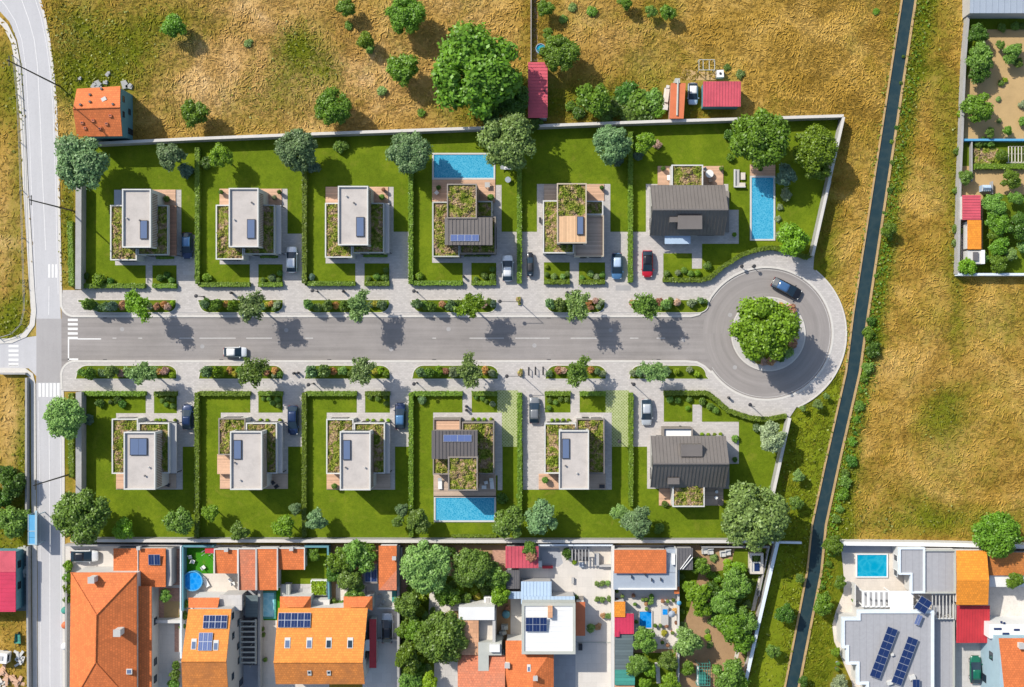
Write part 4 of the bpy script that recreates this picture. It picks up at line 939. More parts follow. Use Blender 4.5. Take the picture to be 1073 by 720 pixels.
for i, (x, y) in enumerate(bk):
    r = random.uniform(2.5, 7.5) if i > 9 else random.uniform(1.8, 3.4)
    shrub(x+random.uniform(0, 4), y+random.uniform(-4, 4), r if i != 12 else 9, random.choice(['green', 'dark', 'mid']), f'canal bank bush, {ordi(i)} from the top along the east bank', 'bushes along the east bank of the canal', tall=.8, z0=0)
# ================================================================== NEW HOUSES
def win(root, f, c, a0, a1, z0, z1, glass='glass', frame='dark', name='window', d=.06):
    """framed window on a wall: f = facing, c = wall plane, a0..a1 along the wall"""
    sgn = 1 if f in 'NE' else -1
    def bx(mb, a, b, z, zz, d0, d1):
        if f in 'NS': mb.box(a, c+sgn*d0, b, c+sgn*d1, z, zz)
        else: mb.box(c+sgn*d0, a, c+sgn*d1, b, z, zz)
    fr = MB(); t = .08
    bx(fr, a0, a1, z0, z0+t, .002, d); bx(fr, a0, a1, z1-t, z1, .002, d); bx(fr, a0, a0+t, z0+t, z1-t, .002, d); bx(fr, a1-t, a1, z0+t, z1-t, .002, d)
    o = fr.build(name, M[frame], root)
    g = MB(); bx(g, a0+t, a1-t, z0+t, z1-t, .003, d*.5); g.build('pane', M[glass], o); return o
def door(root, f, c, a0, a1, z0, z1, mat='dark'):
    sgn = 1 if f in 'NE' else -1; b = MB(); h = MB(); am = a1-.12
    if f in 'NS': b.box(a0, c+sgn*.002, a1, c+sgn*.07, z0, z1); h.box(am-.03, c+sgn*.07, am+.03, c+sgn*.11, z0+1, z0+1.25)
    else: b.box(c+sgn*.002, a0, c+sgn*.07, a1, z0, z1); h.box(c+sgn*.07, am-.03, c+sgn*.11, am+.03, z0+1, z0+1.25)
    o = b.build('door', M[mat], root); h.build('handle', M['pvf'], o); return o
def rectw(x0, y0, x1, y1, h):
    a = P(x0, y1, h); b = P(x1, y0, h); return a[0], a[1], b[0], b[1]
def planting(root, X0, Y0, X1, Y1, z, name='green_roof', dens=60, hh=.38):
    A = (X1-X0)*(Y1-Y0); n = int(A*dens)
    mb = MB().box(X0, Y0, X1, Y1, z-.1, z)
    x = X0+.05+RNG.random(n)*(X1-X0-.1); y = Y0+.05+RNG.random(n)*(Y1-Y0-.1)
    m = max(5, int(A*1.1)); cx = X0+RNG.random(m)*(X1-X0); cy = Y0+RNG.random(m)*(Y1-Y0); cr = .25+.6*RNG.random(m); ch = hh*(.4+RNG.random(m))
    d2 = ((x[:, None]-cx)**2+(y[:, None]-cy)**2)/cr[None]**2
    hz = np.max(ch[None]*np.clip(1-d2, 0, 1)**.5, axis=1)
    p = np.column_stack([x, y, z+hz*(.75+.3*RNG.random(n))+.02])
    nm = np.array((0, 0, 1.0))+RNG.normal(scale=.55, size=(n, 3))
    lq = leafquads(p, nm, .14+.2*RNG.random(n))
    for i in range(m):
        cx_ = min(max(cx[i], X0+cr[i]*.7), X1-cr[i]*.7); cy_ = min(max(cy[i], Y0+cr[i]*.7), Y1-cr[i]*.7)
        v, f = icos(1, (0, 0, 0)); mb.add([(cx[i]*.3+cx_*.7+a*cr[i]*.62, cy[i]*.3+cy_*.7+b*cr[i]*.62, z-.05+max(-.04, c)*ch[i]*.8) for a, b, c in v], f)
    k = len(mb.v); mb.v += [tuple(a) for a in lq.reshape(-1, 3)]; mb.f += [(k+4*i, k+4*i+1, k+4*i+2, k+4*i+3) for i in range(n)]; mb.m = [0]*6+[0]*(len(mb.f)-6)
    return mb.build(name, M['sedum'], root)
def volume(root, x0, y0, x1, y1, h, cover, wallm, parm, seam=None, pw=.2, ph=.42):
    X0, Y0, X1, Y1 = rectw(x0, y0, x1, y1, h+ph)
    MB().box(X0+.03, Y0+.03, X1-.03, Y1-.03, .1, h).build('wall', M[wallm], root)
    r = MB()
    r.box(X0, Y0, X1, Y0+pw, h-.15, h+ph); r.box(X0, Y1-pw, X1, Y1, h-.15, h+ph); r.box(X0, Y0+pw, X0+pw, Y1-pw, h-.15, h+ph); r.box(X1-pw, Y0+pw, X1, Y1-pw, h-.15, h+ph)
    r.build('parapet', M[parm], root)
    if cover == 'green': planting(root, X0+pw, Y0+pw, X1-pw, Y1-pw, h+.10)
    elif cover == 'metal':
        MB().box(X0+pw*.4, Y0+pw*.4, X1-pw*.4, Y1-pw*.4, h, h+ph+.02).build('metal_roof', M['metal'], root)
    elif cover in M: MB().box(X0+pw, Y0+pw, X1-pw, Y1-pw, h, h+.06).build('roof', M[cover], root)
    return X0, Y0, X1, Y1
def skylight(root, x0, y0, x1, y1, h, name='skylight', glass='sky_glass', split=0):
    X0, Y0, X1, Y1 = rectw(x0, y0, x1, y1, h)
    o = MB().box(X0, Y0, X1, Y1, h-.2, h+.18).build(name, M['dark'], root)
    g = MB(); n = max(1, split); w = (X1-X0-.2)/n
    for i in range(n): g.box(X0+.1+i*w+(.03 if i else 0), Y0+.1, X0+.1+(i+1)*w, Y1-.1, h+.15, h+.2)
    g.build('pane', M[glass], o); return o
def deck(root, x0, y0, x1, y1, mat='wood', z=.28):
    a = W(x0, y1); b = W(x1, y0); return MB().box(a[0], a[1], b[0], b[1], .1, z).build('deck', M[mat], root)
def standwin(root, vols, ptn):
    pass
HT = 'modern houses of the new estate'
def house(label, hc, U, ucover, lows, sky=None, skysplit=0, decks=(), side=None, wallm='render', parm='parapet', lowpar=None, entry=None, front='S', upperh=6.3, lowh=3.3):
    cx, cy = W(*hc); t = thing('modern_house', label, 'house', (cx, cy, .1), HT)
    X0, Y0, X1, Y1 = volume(t, *U, upperh, ucover, wallm, parm)
    if sky: skylight(t, *sky, upperh+.1, split=skysplit)
    for k_ in range(2 if ucover == 'concroof' else 0):
        vx = X0+.6+random.random()*(X1-X0-1.2); vy = Y0+(.8 if (front == 'N') else (Y1-Y0)*.45)+random.random()*(Y1-Y0)*.4
        MB().lathe((vx, vy, upperh+.05), [(.10, 0), (.10, .25), (.17, .28), (.15, .36), (.04, .4)], 10).build('roof_vent', M[('renderg', 'charc')[k_]], t)
    yc = Y0 if front == 'S' else Y1; yb = Y1 if front == 'S' else Y0; bk = 'N' if front == 'S' else 'S'
    off = .03
    w_ = X1-X0
    win(t, front, yc+(off if front == 'S' else -off), X0+.5, X1-.5, 4.0, 5.7); win(t, bk, yb+(-off if front == 'S' else off), X0+.5, X1-.5, 3.9, 5.8); win(t, bk, yb+(-off if front == 'S' else off), X0+.6, X1-.6, .3, 2.6)
    # slatted cladding on the east side of the upper storey
    sl = MB(); ny_ = int((Y1-Y0-.6)/.28)
    for i in range(ny_): sl.box(X1-.03+.002, Y0+.3+i*.28, X1+.05, Y0+.3+i*.28+.1, 3.75, 6.0)
    sl.build('slatted_cladding', M['woodb'], t)
    for i, lw in enumerate(lows):
        a0, b0, a1, b1 = volume(t, *lw[:4], lowh, lw[4], wallm, lw[5] if len(lw) > 5 else (lowpar or parm))
        yy = b0+off if front == 'S' else b1-off
        if i == 0: win(t, front, yy, a0+.5, a1-1.2, .5, 2.6)
        elif i == 1: door(t, front, yy, a0+1.0, a0+2.1, .14, 2.5); win(t, front, yy, a0+2.5, a1-.4, .9, 2.6)
        if i == 0: win(t, 'W', a0+off, b0+1, b1-1.2, .6, 2.6)
        else: win(t, 'E', a1-off, b0+1, b1-1.5, .6, 2.6)
    for d in decks: deck(t, *d)
    if side: 
        A = rectw(*side[:4], 2.9); MB().box(A[0], A[1], A[2], A[3], 2.72, 2.9).build('side_canopy', M[side[4]], t)
        MB().box(A[0]+.1, A[1]+.1, A[0]+.3, A[3]-.1, .1, 2.72).build('canopy_wall', M[wallm], t)
        MB().box(A[2]-.15, A[1]+.05, A[2]-.03, A[1]+.17, .1, 2.72).build('canopy_post', M['dark'], t); MB().box(A[2]-.15, A[3]-.17, A[2]-.03, A[3]-.05, .1, 2.72).build('canopy_post', M['dark'], t)
    return t
house('white box house nearest the country road, upper row, with brown slatted side canopy', (146, 235), (127.8, 198, 158, 259.5), 'concroof',
      [(115.4, 214.8, 143.3, 272.8, 'green'), (144, 214.8, 176.3, 267.4, 'green', 'parapetg')], (147, 231, 155, 250.5), 0, [(120.3, 199.2, 127.5, 215.5, 'bluegrey'), (158, 199, 184.5, 215.5, 'wood')], (176.6, 215.5, 184.8, 268, 'woodb'))
house('second white box house of the upper row, grey side canopy, bright tree behind', (257, 235), (239.6, 197, 270.8, 259), 'concroof',
      [(226, 214.5, 255, 272, 'green'), (255.4, 214.5, 288, 266.7, 'green', 'parapetg')], (259, 229.8, 267.6, 250), 0, [(230.5, 198, 240.5, 215), (271, 198, 295.5, 215)], (288.3, 215, 294.6, 266, 'renderg'))
house('third white box house of the upper row, left of the upper pool house', (370, 233), (354, 194.8, 385.7, 257), 'concroof',
      [(340.5, 212.5, 369, 270, 'green'), (369.4, 212.5, 402.5, 265.3, 'green', 'parapetg')], (373.3, 227.5, 381.8, 248), 0, [(341.5, 196, 354.5, 213), (385, 196, 407, 213)], (402.8, 213, 408, 265, 'renderg'))
t = house('upper row house with pool, taupe parapets and ribbed metal roof with solar strip', (486, 235), (468.2, 192.5, 499.6, 229), 'green',
      [(453, 211.3, 481.5, 269.3, 'green', 'parapetg'), (481.9, 227, 519.5, 266, 'green', 'parapett'), (499.8, 210.6, 516, 228, 'green', 'parapetg')], None, 0, [(453, 188.5, 519, 212.5, 'wood')], None, 'rendert', 'parapett')
A = rectw(466, 227.8, 516, 256.8, 6.5)
MB().box(A[0]+.15, A[1]+.15, A[2]-.15, A[3]-.15, .1, 6.2).build('wall', M['rendert'], t)
mr = MB().box(A[0], A[1], A[2], A[3], 6.2, 6.5)
for i in range(1, 13): x = A[0]+(A[2]-A[0])*i/13; mr.box(x-.035, A[1]+.05, x+.035, A[3]-.05, 6.49, 6.6)
mr.build('metal_roof', M['metal'], t)
win(t, 'S', A[1]+.15, A[0]+1, A[2]-1, 3.9, 5.7)
def pvarray(root, c, sx, sy, nxp, nyp, z, rot=0, tilt=0, cell='pv', name='solar_panel', legs=False):
    """framed array of nxp by nyp modules; tilt lowers the south edge"""
    mb = MB(); w = sx/nxp; d = sy/nyp; ca, sa = cos(rot), sin(rot)
    def q(u, v, zz): 
        zz2 = z+zz+v*math.tan(tilt); return (c[0]+u*ca-v*sa, c[1]+u*sa+v*ca, zz2)
    def slabq(u0, v0, u1, v1, z0, z1, mi):
        vs = [q(u0, v0, z0), q(u1, v0, z0), q(u1, v1, z0), q(u0, v1, z0), q(u0, v0, z1), q(u1, v0, z1), q(u1, v1, z1), q(u0, v1, z1)]
        mb.add(vs, [(3, 2, 1, 0), (4, 5, 6, 7), (0, 1, 5, 4), (1, 2, 6, 5), (2, 3, 7, 6), (3, 0, 4, 7)], mi)
    slabq(-sx/2, -sy/2, sx/2, sy/2, 0, .05, 0)
    for i in range(nxp):
        for j in range(nyp):
            u = -sx/2+i*w; v = -sy/2+j*d
            slabq(u+.045, v+.045, u+w-.045, v+d-.045, .045, .056, 1)
            for k in (1,): slabq(u+w*.5-.008, v+.05, u+w*.5+.008, v+d-.05, .05, .059, 0)
    if legs:
        for u in (-sx*.4, sx*.4):
            for v in (-sy*.4, sy*.4): p = q(u, v, 0); mb.box(p[0]-.04, p[1]-.04, p[0]+.04, p[1]+.04, legs, p[2], 0)
    return mb.build(name, [M['pvf'], M[cell]], root)
a = P(487, 249.3, 6.6); pvarray(t, (a[0], a[1]), 4.6, 1.05, 4, 1, 6.6, cell='pvl')
t = house('upper row house with pale wooden roof terraces and planted upper roof', (600, 232), (583.5, 192, 614.8, 255), None,
      [(568.8, 210, 601.5, 265.5, 'green', 'parapet'), (601.8, 225.5, 632.8, 269, 'woodg', 'parapetb'), (602.5, 210.3, 632.2, 225.2, 'green', 'parapet')], None, 0, [(570, 193.3, 583.5, 210.5, 'woodg'), (614, 193.3, 633, 210.5, 'wood')], None, 'render', 'parapetb')
A = rectw(584.8, 193.4, 613.6, 226, 6.5); planting(t, *A, 6.4)
A = rectw(584.8, 226.3, 613.6, 253.6, 6.5); MB().box(A[0], A[1], A[2], A[3], 6.2, 6.52).build('roof_deck', M['woodx'], t)
skylight(t, 604.5, 226.8, 611.5, 246, 6.65)
# --- gabled houses
def gabled(label, x0, x1, yN, yR, yS, hN, hR, hS, hc, N_shade=None):
    cx, cy = W(*hc); t = thing('gabled_house', label, 'house', (cx, cy, .1), HT)
    a = P(x0, yN, hN); b = P(x1, yN, hN); r0 = P(x0, yR, hR); r1 = P(x1, yR, hR); c = P(x0, yS, hS); d = P(x1, yS, hS)
    xl = min(a[0], r0[0], c[0]); xr = max(b[0], r1[0], d[0])
    yn, yr, ys = a[1], r0[1], c[1]
    rf = MB().plate([(xl, yn, hN), (xr, yn, hN), (xr, yr, hR), (xl, yr, hR)], .22).plate([(xl, ys, hS), (xr, ys, hS), (xr, yr, hR), (xl, yr, hR)], .22)
    n = 21
    for i in range(n+1):
        x = xl+.04+(xr-xl-.08)*i/n
        for (y0, z0), (y1, z1) in (((yn, hN), (yr, hR)), ((ys, hS), (yr, hR))):
            e = .028; rf.add([(x-e, y0, z0), (x+e, y0, z0), (x+e, y1, z1), (x-e, y1, z1), (x-e, y0, z0+.09), (x+e, y0, z0+.09), (x+e, y1, z1+.09), (x-e, y1, z1+.09)], [(3, 2, 1, 0), (4, 5, 6, 7), (0, 1, 5, 4), (1, 2, 6, 5), (2, 3, 7, 6), (3, 0, 4, 7)])
    rf.build('roof', M['metal'], t)
    MB().box(xl, yr-.12, xr, yr+.12, hR-.04, hR+.1).build('ridge_cap', M['metal'], t)
    i = .25
    wl = MB(); wl.add([(xl+i, ys+i, .1), (xr-i, ys+i, .1), (xr-i, yn-i, .1), (xl+i, yn-i, .1), (xl+i, ys+i, hS-.2), (xr-i, ys+i, hS-.2), (xr-i, yn-i, hN-.2), (xl+i, yn-i, hN-.2), (xl+i, yr, hR-.24), (xr-i, yr, hR-.24)],
        [(0, 1, 5, 4), (2, 3, 7, 6), (1, 2, 6, 9, 5), (3, 0, 4, 8, 7)])
    wl.build('wall', M['renderg'], t)
    win(t, 'S', ys+i, xl+1.2, xl+3.4, .9, 2.3); win(t, 'S', ys+i, xr-4, xr-1.2, .5, 2.5); win(t, 'N', yn-i, xl+1.2, xl+3.4, .9, 2.3); win(t, 'N', yn-i, xr-4, xr-1.2, .5, 2.5)
    win(t, 'E', xr-i, ys+1.2, ys+3.0, .9, 2.4); win(t, 'W', xl+i, ys+1.2, ys+3.0, .9, 2.4); win(t, 'E', xr-i, yr-.9, yr+.9, 3.6, 4.8); win(t, 'W', xl+i, yr-.9, yr+.9, 3.6, 4.8)
    return t
t = gabled('upper gabled house with ribbed grey metal roof beside the long pool', 683.5, 758.7, 194, 219.6, 246.8, 4.4, 7.6, 3.5, (721, 220))
A = rectw(710.8, 226.4, 735.3, 239.6, 7.1); MB().box(A[0], A[1], A[2], A[3], 4.2, 7.0).build('dormer', M['metald'], t); MB().box(A[0]-.08, A[1]-.08, A[2]+.08, A[3]+.08, 7.0, 7.1).build('dormer_roof', M['metal'], t)
A = rectw(701.7, 227.3, 710.6, 232.8, 6.6); MB().box(A[0], A[1], A[2], A[3], 5.2, 6.6).build('roof_hatch', M['metal'], t)  # smaller box put in for the odd shade left of the dormer
A = rectw(696.6, 247.2, 723.6, 255.6, 3.0); cn = MB().box(A[0], A[1], A[2], A[3], 2.8, 3.0).build('entry_canopy', M['bluesheet'], t)
MB().box(A[0]+.1, A[1]+.1, A[0]+.22, A[1]+.22, .1, 2.8).build('canopy_post', M['dark'], cn); MB().box(A[2]-.22, A[1]+.1, A[2]-.1, A[1]+.22, .1, 2.8).build('canopy_post', M['dark'], cn)
volume(t, 703.8, 172.6, 736.8, 196, 3.2, 'green', 'render', 'parapet')
deck(t, 689, 174.3, 704.5, 194); deck(t, 736, 174.3, 757.6, 194)
MB().box(*rectw(759.5, 200, 764, 243, .6)[:2], *rectw(759.5, 200, 764, 243, .6)[2:], .1, .62).build('side_step', M['rendert'], t)
t = gabled('lower gabled house with ribbed grey metal roof and two roof boxes', 684, 759.8, 457, 485.8, 511, 4.3, 7.4, 3.5, (722, 484))
A = rectw(713.4, 465.8, 736, 478.4, 7.0); MB().box(A[0], A[1], A[2], A[3], 4.6, 7.0).build('roof_box', M['metal'], t)
A = rectw(699.8, 500.8, 712, 507.5, 5.4); MB().box(A[0], A[1], A[2], A[3], 3.9, 5.4).build('roof_hatch', M['metal'], t)
X = volume(t, 694.8, 448.2, 726, 462, 3.0, 'bluegrey', 'rendert', 'parapett')
A = rectw(698, 451.6, 724.2, 458, 3.1); MB().box(A[0], A[1], A[2], A[3], 2.9, 3.12).build('skylight', M['white'], t)
volume(t, 704.8, 508, 738.4, 531.3, 3.2, 'green', 'render', 'parapet')
deck(t, 690.3, 511.5, 705.5, 529.4); deck(t, 737.5, 511.5, 757.6, 529.4, 'woodg')
MB().box(*rectw(760, 485, 763.8, 512, 1.2)[:2], *rectw(760, 485, 763.8, 512, 1.2)[2:], .1, 1.2).build('side_wall', M['rendert'], t)
# --- lower row
house('lower row box house nearest the country road, double skylight on its roof', (147, 480), (129.5, 452.6, 162.7, 513.2), 'concroof',
      [(117, 438.8, 144.6, 496.6, 'green'), (145, 443, 177.2, 496.2, 'green', 'parapet')], (136.4, 459, 154.6, 477), 2, [(122.3, 496.5, 130.5, 512), (160, 496.5, 185, 512, 'woodg')], (177.5, 443.5, 185, 496, 'renderg'), front='N')
t = house('second box house of the lower row, raised wooden terrace at its left', (258, 480), (241, 452, 274.6, 513.4), 'concroof',
      [(228.8, 438.2, 257.2, 477, 'green', 'parapett'), (257.6, 443, 290.2, 496.4, 'green')], (245, 461, 253.4, 481.2), 0, [(231, 496.5, 241.5, 512), (272, 496.5, 302, 512, 'woodg')], (290.6, 443.5, 296, 496, 'renderg'), front='N')
A = rectw(227.6, 476, 241.2, 496.8, 1.5); MB().box(A[0], A[1], A[2], A[3], .1, 1.5).build('raised_terrace', M['wood'], t)
house('third box house of the lower row, left of the lower pool house', (372, 480), (356, 452, 388.2, 513.8), 'concroof',
      [(341.8, 439, 370.4, 496.8, 'green'), (370.8, 443, 403.3, 496.4, 'green')], (359.6, 461, 367.6, 481.8), 0, [(342.6, 496.5, 356.5, 512.5), (387, 496.5, 409, 512.5, 'woodg')], (403.6, 443.5, 408.6, 496, 'renderg'), front='N')
t = house('lower row house with pool, charcoal ribbed roof and blue solar strip', (485, 480), (469.5, 478.5, 500.5, 514.2), 'green',
      [(484, 442.2, 517.8, 497, 'green', 'parapett'), (453.5, 478, 470.2, 497.3, 'green', 'parapett')], None, 0, [(454.5, 497, 519.7, 520.5, 'woodg')], None, 'rendert', 'parapett', front='N')
A = rectw(452.3, 451.2, 500.3, 481, 6.5)
MB().box(A[0]+.15, A[1]+.15, A[2]-.15, A[3]-.15, .1, 6.2).build('wall', M['rendert'], t)
mr = MB().box(A[0], A[1], A[2], A[3], 6.2, 6.5)
for i in range(1, 13): x = A[0]+(A[2]-A[0])*i/13; mr.box(x-.035, A[1]+.05, x+.035, A[3]-.05, 6.49, 6.6)
mr.build('metal_roof', M['metald'], t)
a = P(479.4, 459.2, 6.6); pvarray(t, (a[0], a[1]), 4.55, 1.1, 2, 1, 6.6, cell='pvl')
volume(t, 453.8, 438.6, 482.6, 452, 3.0, 'wood', 'rendert', 'parapett')
house('fifth box house of the lower row between the two lattice parking places', (601, 480), (585.6, 451, 617.2, 513), 'concroof',
      [(570.4, 443.4, 603.6, 496.4, 'green'), (604, 438.8, 633.4, 496.4, 'green', 'parapett')], (589, 459.6, 596.8, 480.6), 0, [(564.5, 496.5, 586, 512.5), (616, 496.5, 634.5, 512.5, 'woodg')], None, front='N')
# ================================================================== POOLS
def pool(x0, y0, x1, y1, label, mat, cop='parapet', z=.16, cw=.28, group='garden pools'):
    a = W(x0, y1); b = W(x1, y0)
    t = thing('swimming_pool', label, 'pool', ((a[0]+b[0])/2, (a[1]+b[1])/2, 0), group)
    c = MB(); X0, Y0, X1, Y1 = a[0], a[1], b[0], b[1]
    c.box(X0, Y0, X1, Y0+cw, 0, z+.12); c.box(X0, Y1-cw, X1, Y1, 0, z+.12); c.box(X0, Y0+cw, X0+cw, Y1-cw, 0, z+.12); c.box(X1-cw, Y0+cw, X1, Y1-cw, 0, z+.12)
    c.build('coping', M[cop], t)
    MB().box(X0+cw, Y0+cw, X1-cw, Y1-cw, 0, z).build('water', M[mat], t); return t
pool(453, 160.5, 519, 188.4, 'wide blue pool of the upper pool house below the olive tree', 'pool')
pool(454.8, 519.5, 519.8, 546.8, 'wide blue pool of the lower pool house by the southern wall', 'pool')
pool(785.6, 184.5, 812, 252.3, 'long narrow blue pool right of the upper gabled house', 'pool')
t = thing('pool_deck', 'small wooden deck at the head of the long pool', 'deck', W(799, 179)+(0,)); deck(t, 785.6, 172.8, 812, 184.4, z=.3)
pool(896.5, 579.8, 930, 605, 'turquoise pool on the cream terrace of the grey-roofed compound', 'poolt', 'white', cw=.2)
pool(669, 639.5, 683.5, 658.5, 'small square bright blue pool on the cluttered terrace', 'poold', 'whitepave', cw=.15)
pool(273.3, 619, 289.6, 648, 'narrow pale turquoise pool beside the amber-roofed house', 'poolp', 'teal', cw=.3)
def tub(x, y, r, label, rim='bluesheet', water='poolp'):
    a = W(x, y); t = thing('round_pool', label, 'pool', (a[0], a[1], 0), 'above-ground round pools'); q = r*S
    MB().lathe((a[0], a[1], 0), [(q, 0), (q, 1.0), (q*1.03, 1.05), (q*.93, 1.05), (q*.92, .7)], 24).build('tub_wall', M[rim], t)
    MB().lathe((a[0], a[1], 0), [(q*.92, .1), (q*.92, .86)], 24).build('water', M[water], t); return t
tub(203.8, 607.5, 10.2, 'round blue above-ground pool beside the artificial turf', 'cyan', 'poold'); tub(566.5, 52.5, 5, 'blue round tub beside the tree above the long red shed', 'bluesheet', 'poolt')
# ================================================================== FURNITURE
def ball_pot(x, y, r, label, z0=.28, c='dark', pot='charc'):
    a = W(x, y); t = thing('potted_plant', label, 'potted plant', (a[0], a[1], z0), 'potted plants'); q = r*S
    MB().lathe((a[0], a[1], z0), [(q*.5, 0), (q*.62, .45), (q*.55, .45), (q*.5, .38)], 14).build('pot', M[pot], t)
    o = bpy.data.objects.new('foliage', random.choice(PROTO['ball'])); COL.objects.link(o); o.parent = t; o.location = (0, 0, .45+q*.6); o.scale = (q, q, q); setmat(o, M['leaf_'+c]); return t
def table(x, y, w, d, label, z0=.28, mat='white', rnd=False, h=.72):
    a = W(x, y); t = thing('garden_table', label, 'table', (a[0], a[1], z0), 'garden furniture')
    if rnd: MB().lathe((a[0], a[1], z0), [(w/2, h-.05), (w/2, h)], 20).build('table_top', M[mat], t); MB().lathe((a[0], a[1], z0), [(.25, 0), (.06, .06), (.05, h-.05)], 10).build('leg', M['dark'], t)
    else:
        MB().box(a[0]-w/2, a[1]-d/2, a[0]+w/2, a[1]+d/2, z0+h-.06, z0+h).build('table_top', M[mat], t)
        for sx in (-1, 1):
            for sy in (-1, 1): MB().obox((a[0]+sx*(w/2-.08), a[1]+sy*(d/2-.08), z0), .07, .07, h-.06).build('leg', M[mat], t)
    return t
def chair(x, y, rot, label, z0=.28, mat='white', w=.6):
    a = W(x, y); t = thing('garden_chair', label, 'chair', (a[0], a[1], z0), 'garden furniture', rot)
    b = MB(); b.box(-w/2, -w/2, w/2, w/2, .36, .44); b.build_local('seat', M[mat], t)
    b = MB(); b.box(-w/2, w/2-.07, w/2, w/2, .44, .9); b.build_local('backrest', M[mat], t)
    for sx in (-1, 1):
        for sy in (-1, 1): b = MB(); b.obox((sx*(w/2-.05), sy*(w/2-.05), 0), .05, .05, .36); b.build_local('leg', M['dark'], t)
    return t
def build_local(s, name, mats, parent, smooth=False):
    me = bpy.data.meshes.new(name); me.from_pydata(s.v, [], s.f)
    for m in (mats if isinstance(mats, (list, tuple)) else [mats]): me.materials.append(m)
    if s.m and max(s.m) > 0: me.polygons.foreach_set('material_index', s.m)
    if smooth: me.polygons.foreach_set('use_smooth', [True]*len(me.polygons))
    me.update(); o = bpy.data.objects.new(name, me); COL.objects.link(o); o.parent = parent; return o
MB.build_local = build_local
def lounger(x, y, rot, label, z0=.28, mat='white'):
    a = W(x, y); t = thing('sun_lounger', label, 'sun lounger', (a[0], a[1], z0), 'garden furniture', rot)
    MB().box(-.33, -.95, .33, .35, .24, .36).build_local('mattress', M[mat], t)
    MB().plate([(-.33, .35, .36), (.33, .35, .36), (.33, .95, .75), (-.33, .95, .75)], .1).build_local('backrest', M[mat], t)
    for sx in (-1, 1):
        for sy in (-.85, .3): MB().obox((sx*.27, sy, 0), .05, .05, .24).build_local('leg', M['dark'], t)
    return t
ball_pot(177, 209.5, 4, 'leafy potted plant on the wooden terrace of the first upper house', c='mid'); chair(163, 206, .4, 'pale chair in the shade behind the first upper house')
ball_pot(233.5, 202, 3.2, 'potted plant at the left of the second upper house terrace'); ball_pot(294, 202, 3, 'potted plant at the right of the second upper house terrace'); ball_pot(289, 208, 3.5, 'pale potted plant beside the second upper house terrace', c='pale')
ball_pot(402.5, 199.5, 2.8, 'orange-green potted plant on the third upper house terrace', c='rust'); ball_pot(401, 207.5, 4, 'low green planter on the third upper house terrace', c='mid')
ball_pot(460, 197.5, 3.4, 'dark potted plant on the left of the upper pool deck'); chair(458, 202.5, 2.4, 'white chair on the left of the upper pool deck'); table(511, 194.5, .85, .85, 'grey side table on the right of the upper pool deck', mat='renderg')
ball_pot(514.5, 207.5, 4.5, 'square green planter at the right of the upper pool deck', c='mid'); lounger(530.5, 176, 1.57, 'white lounger on the lawn under the olive tree', .135)
table(532.5, 189, 1.0, 1.0, 'round grey garden table on the lawn right of the upper pool', .135, 'bluegrey', True)
ball_pot(630, 197.5, 3, 'round dark potted plant on the wood-roofed house terrace'); table(566, 231, .35, .9, 'narrow dark box on the path left of the wood-roofed house', .14, 'dark', h=.5)
ball_pot(694, 177.5, 3.2, 'dark potted plant on the left terrace of the upper gabled house'); table(701, 187, .85, .85, 'white square table on the left terrace of the upper gabled house')
table(742.5, 183, 1.35, 1.35, 'large white round table on the right terrace of the upper gabled house', rnd=True, mat='white'); ball_pot(754.5, 177.5, 3, 'round green potted plant on the right terrace of the upper gabled house', c='mid')
chair(738, 178, .6, 'chair above the white round table of the upper gabled house', mat='renderg'); chair(743.5, 189.5, 3.4, 'chair below the white round table of the upper gabled house', mat='woodg')
ball_pot(795.5, 178, 3.2, 'dark potted plant on the deck at the head of the long pool', .3); ball_pot(768.5, 246.5, 3, 'small green potted plant on the paving right of the upper gabled house', .14, 'bright')
a = W(774.5, 187.5); t = thing('garden_sofa', 'grey L-shaped lounge sofa on the lawn left of the long pool', 'sofa', (a[0], a[1], .135), 'garden furniture')
MB().box(a[0]-.95, a[1]-1.5, a[0]-.05, a[1]+1.5, .2, .5).build('seat', M['renderg'], t); MB().box(a[0]-1.0, a[1]-1.5, a[0]-.75, a[1]+1.5, .5, .8).build('backrest', M['parapet'], t); MB().box(a[0]-.05, a[1]-1.5, a[0]+.95, a[1]-.7, .2, .5).build('seat', M['cream'], t); MB().box(a[0]-.95, a[1]-1.52, a[0]+.95, a[1]-1.3, .5, .78).build('backrest', M['parapet'], t)
table(778, 185, .75, 1.2, 'cream coffee table of the grey lounge set', .135, 'cream', h=.4)
chair(177.5, 507.5, 1.2, 'dark chair on the terrace of the first lower house', mat='dark'); chair(287, 505.5, .8, 'dark garden chair on the terrace of the second lower house, left one', mat='dark'); chair(291, 509, 2.2, 'dark garden chair on the terrace of the second lower house, right one', mat='dark'); chair(167, 507, 3, 'pale chair at the wall of the first lower house terrace')
ball_pot(351.5, 508.5, 4, 'leafy plant on the left terrace of the third lower house', c='mid')
lounger(461.5, 506, 0, 'white lounger on the left of the lower pool deck'); chair(509.5, 505, .3, 'white chair on the right of the lower pool deck, upper one'); table(507.5, 510, .8, .6, 'white low table on the right of the lower pool deck', h=.4); lounger(515.5, 506, .1, 'white lounger on the right of the lower pool deck')
ball_pot(571, 502, 4.5, 'tall leafy plant on the left terrace of the fifth lower house', c='mid', pot='dark'); table(630.5, 509, .9, .6, 'dark box table on the right terrace of the fifth lower house', mat='dark', h=.5)
table(750, 514.5, .55, .55, 'small white round table on the lower gabled house terrace, upper one', rnd=True); table(749.5, 520.5, .6, .6, 'small white round table on the lower gabled house terrace, lower one', rnd=True); table(754, 525.5, 1.0, 1.0, 'dark round table on the lower gabled house terrace', rnd=True, mat='dark')
ball_pot(769, 481, 3.5, 'dark potted plant on the paving corner right of the lower gabled house', .14, 'dark')
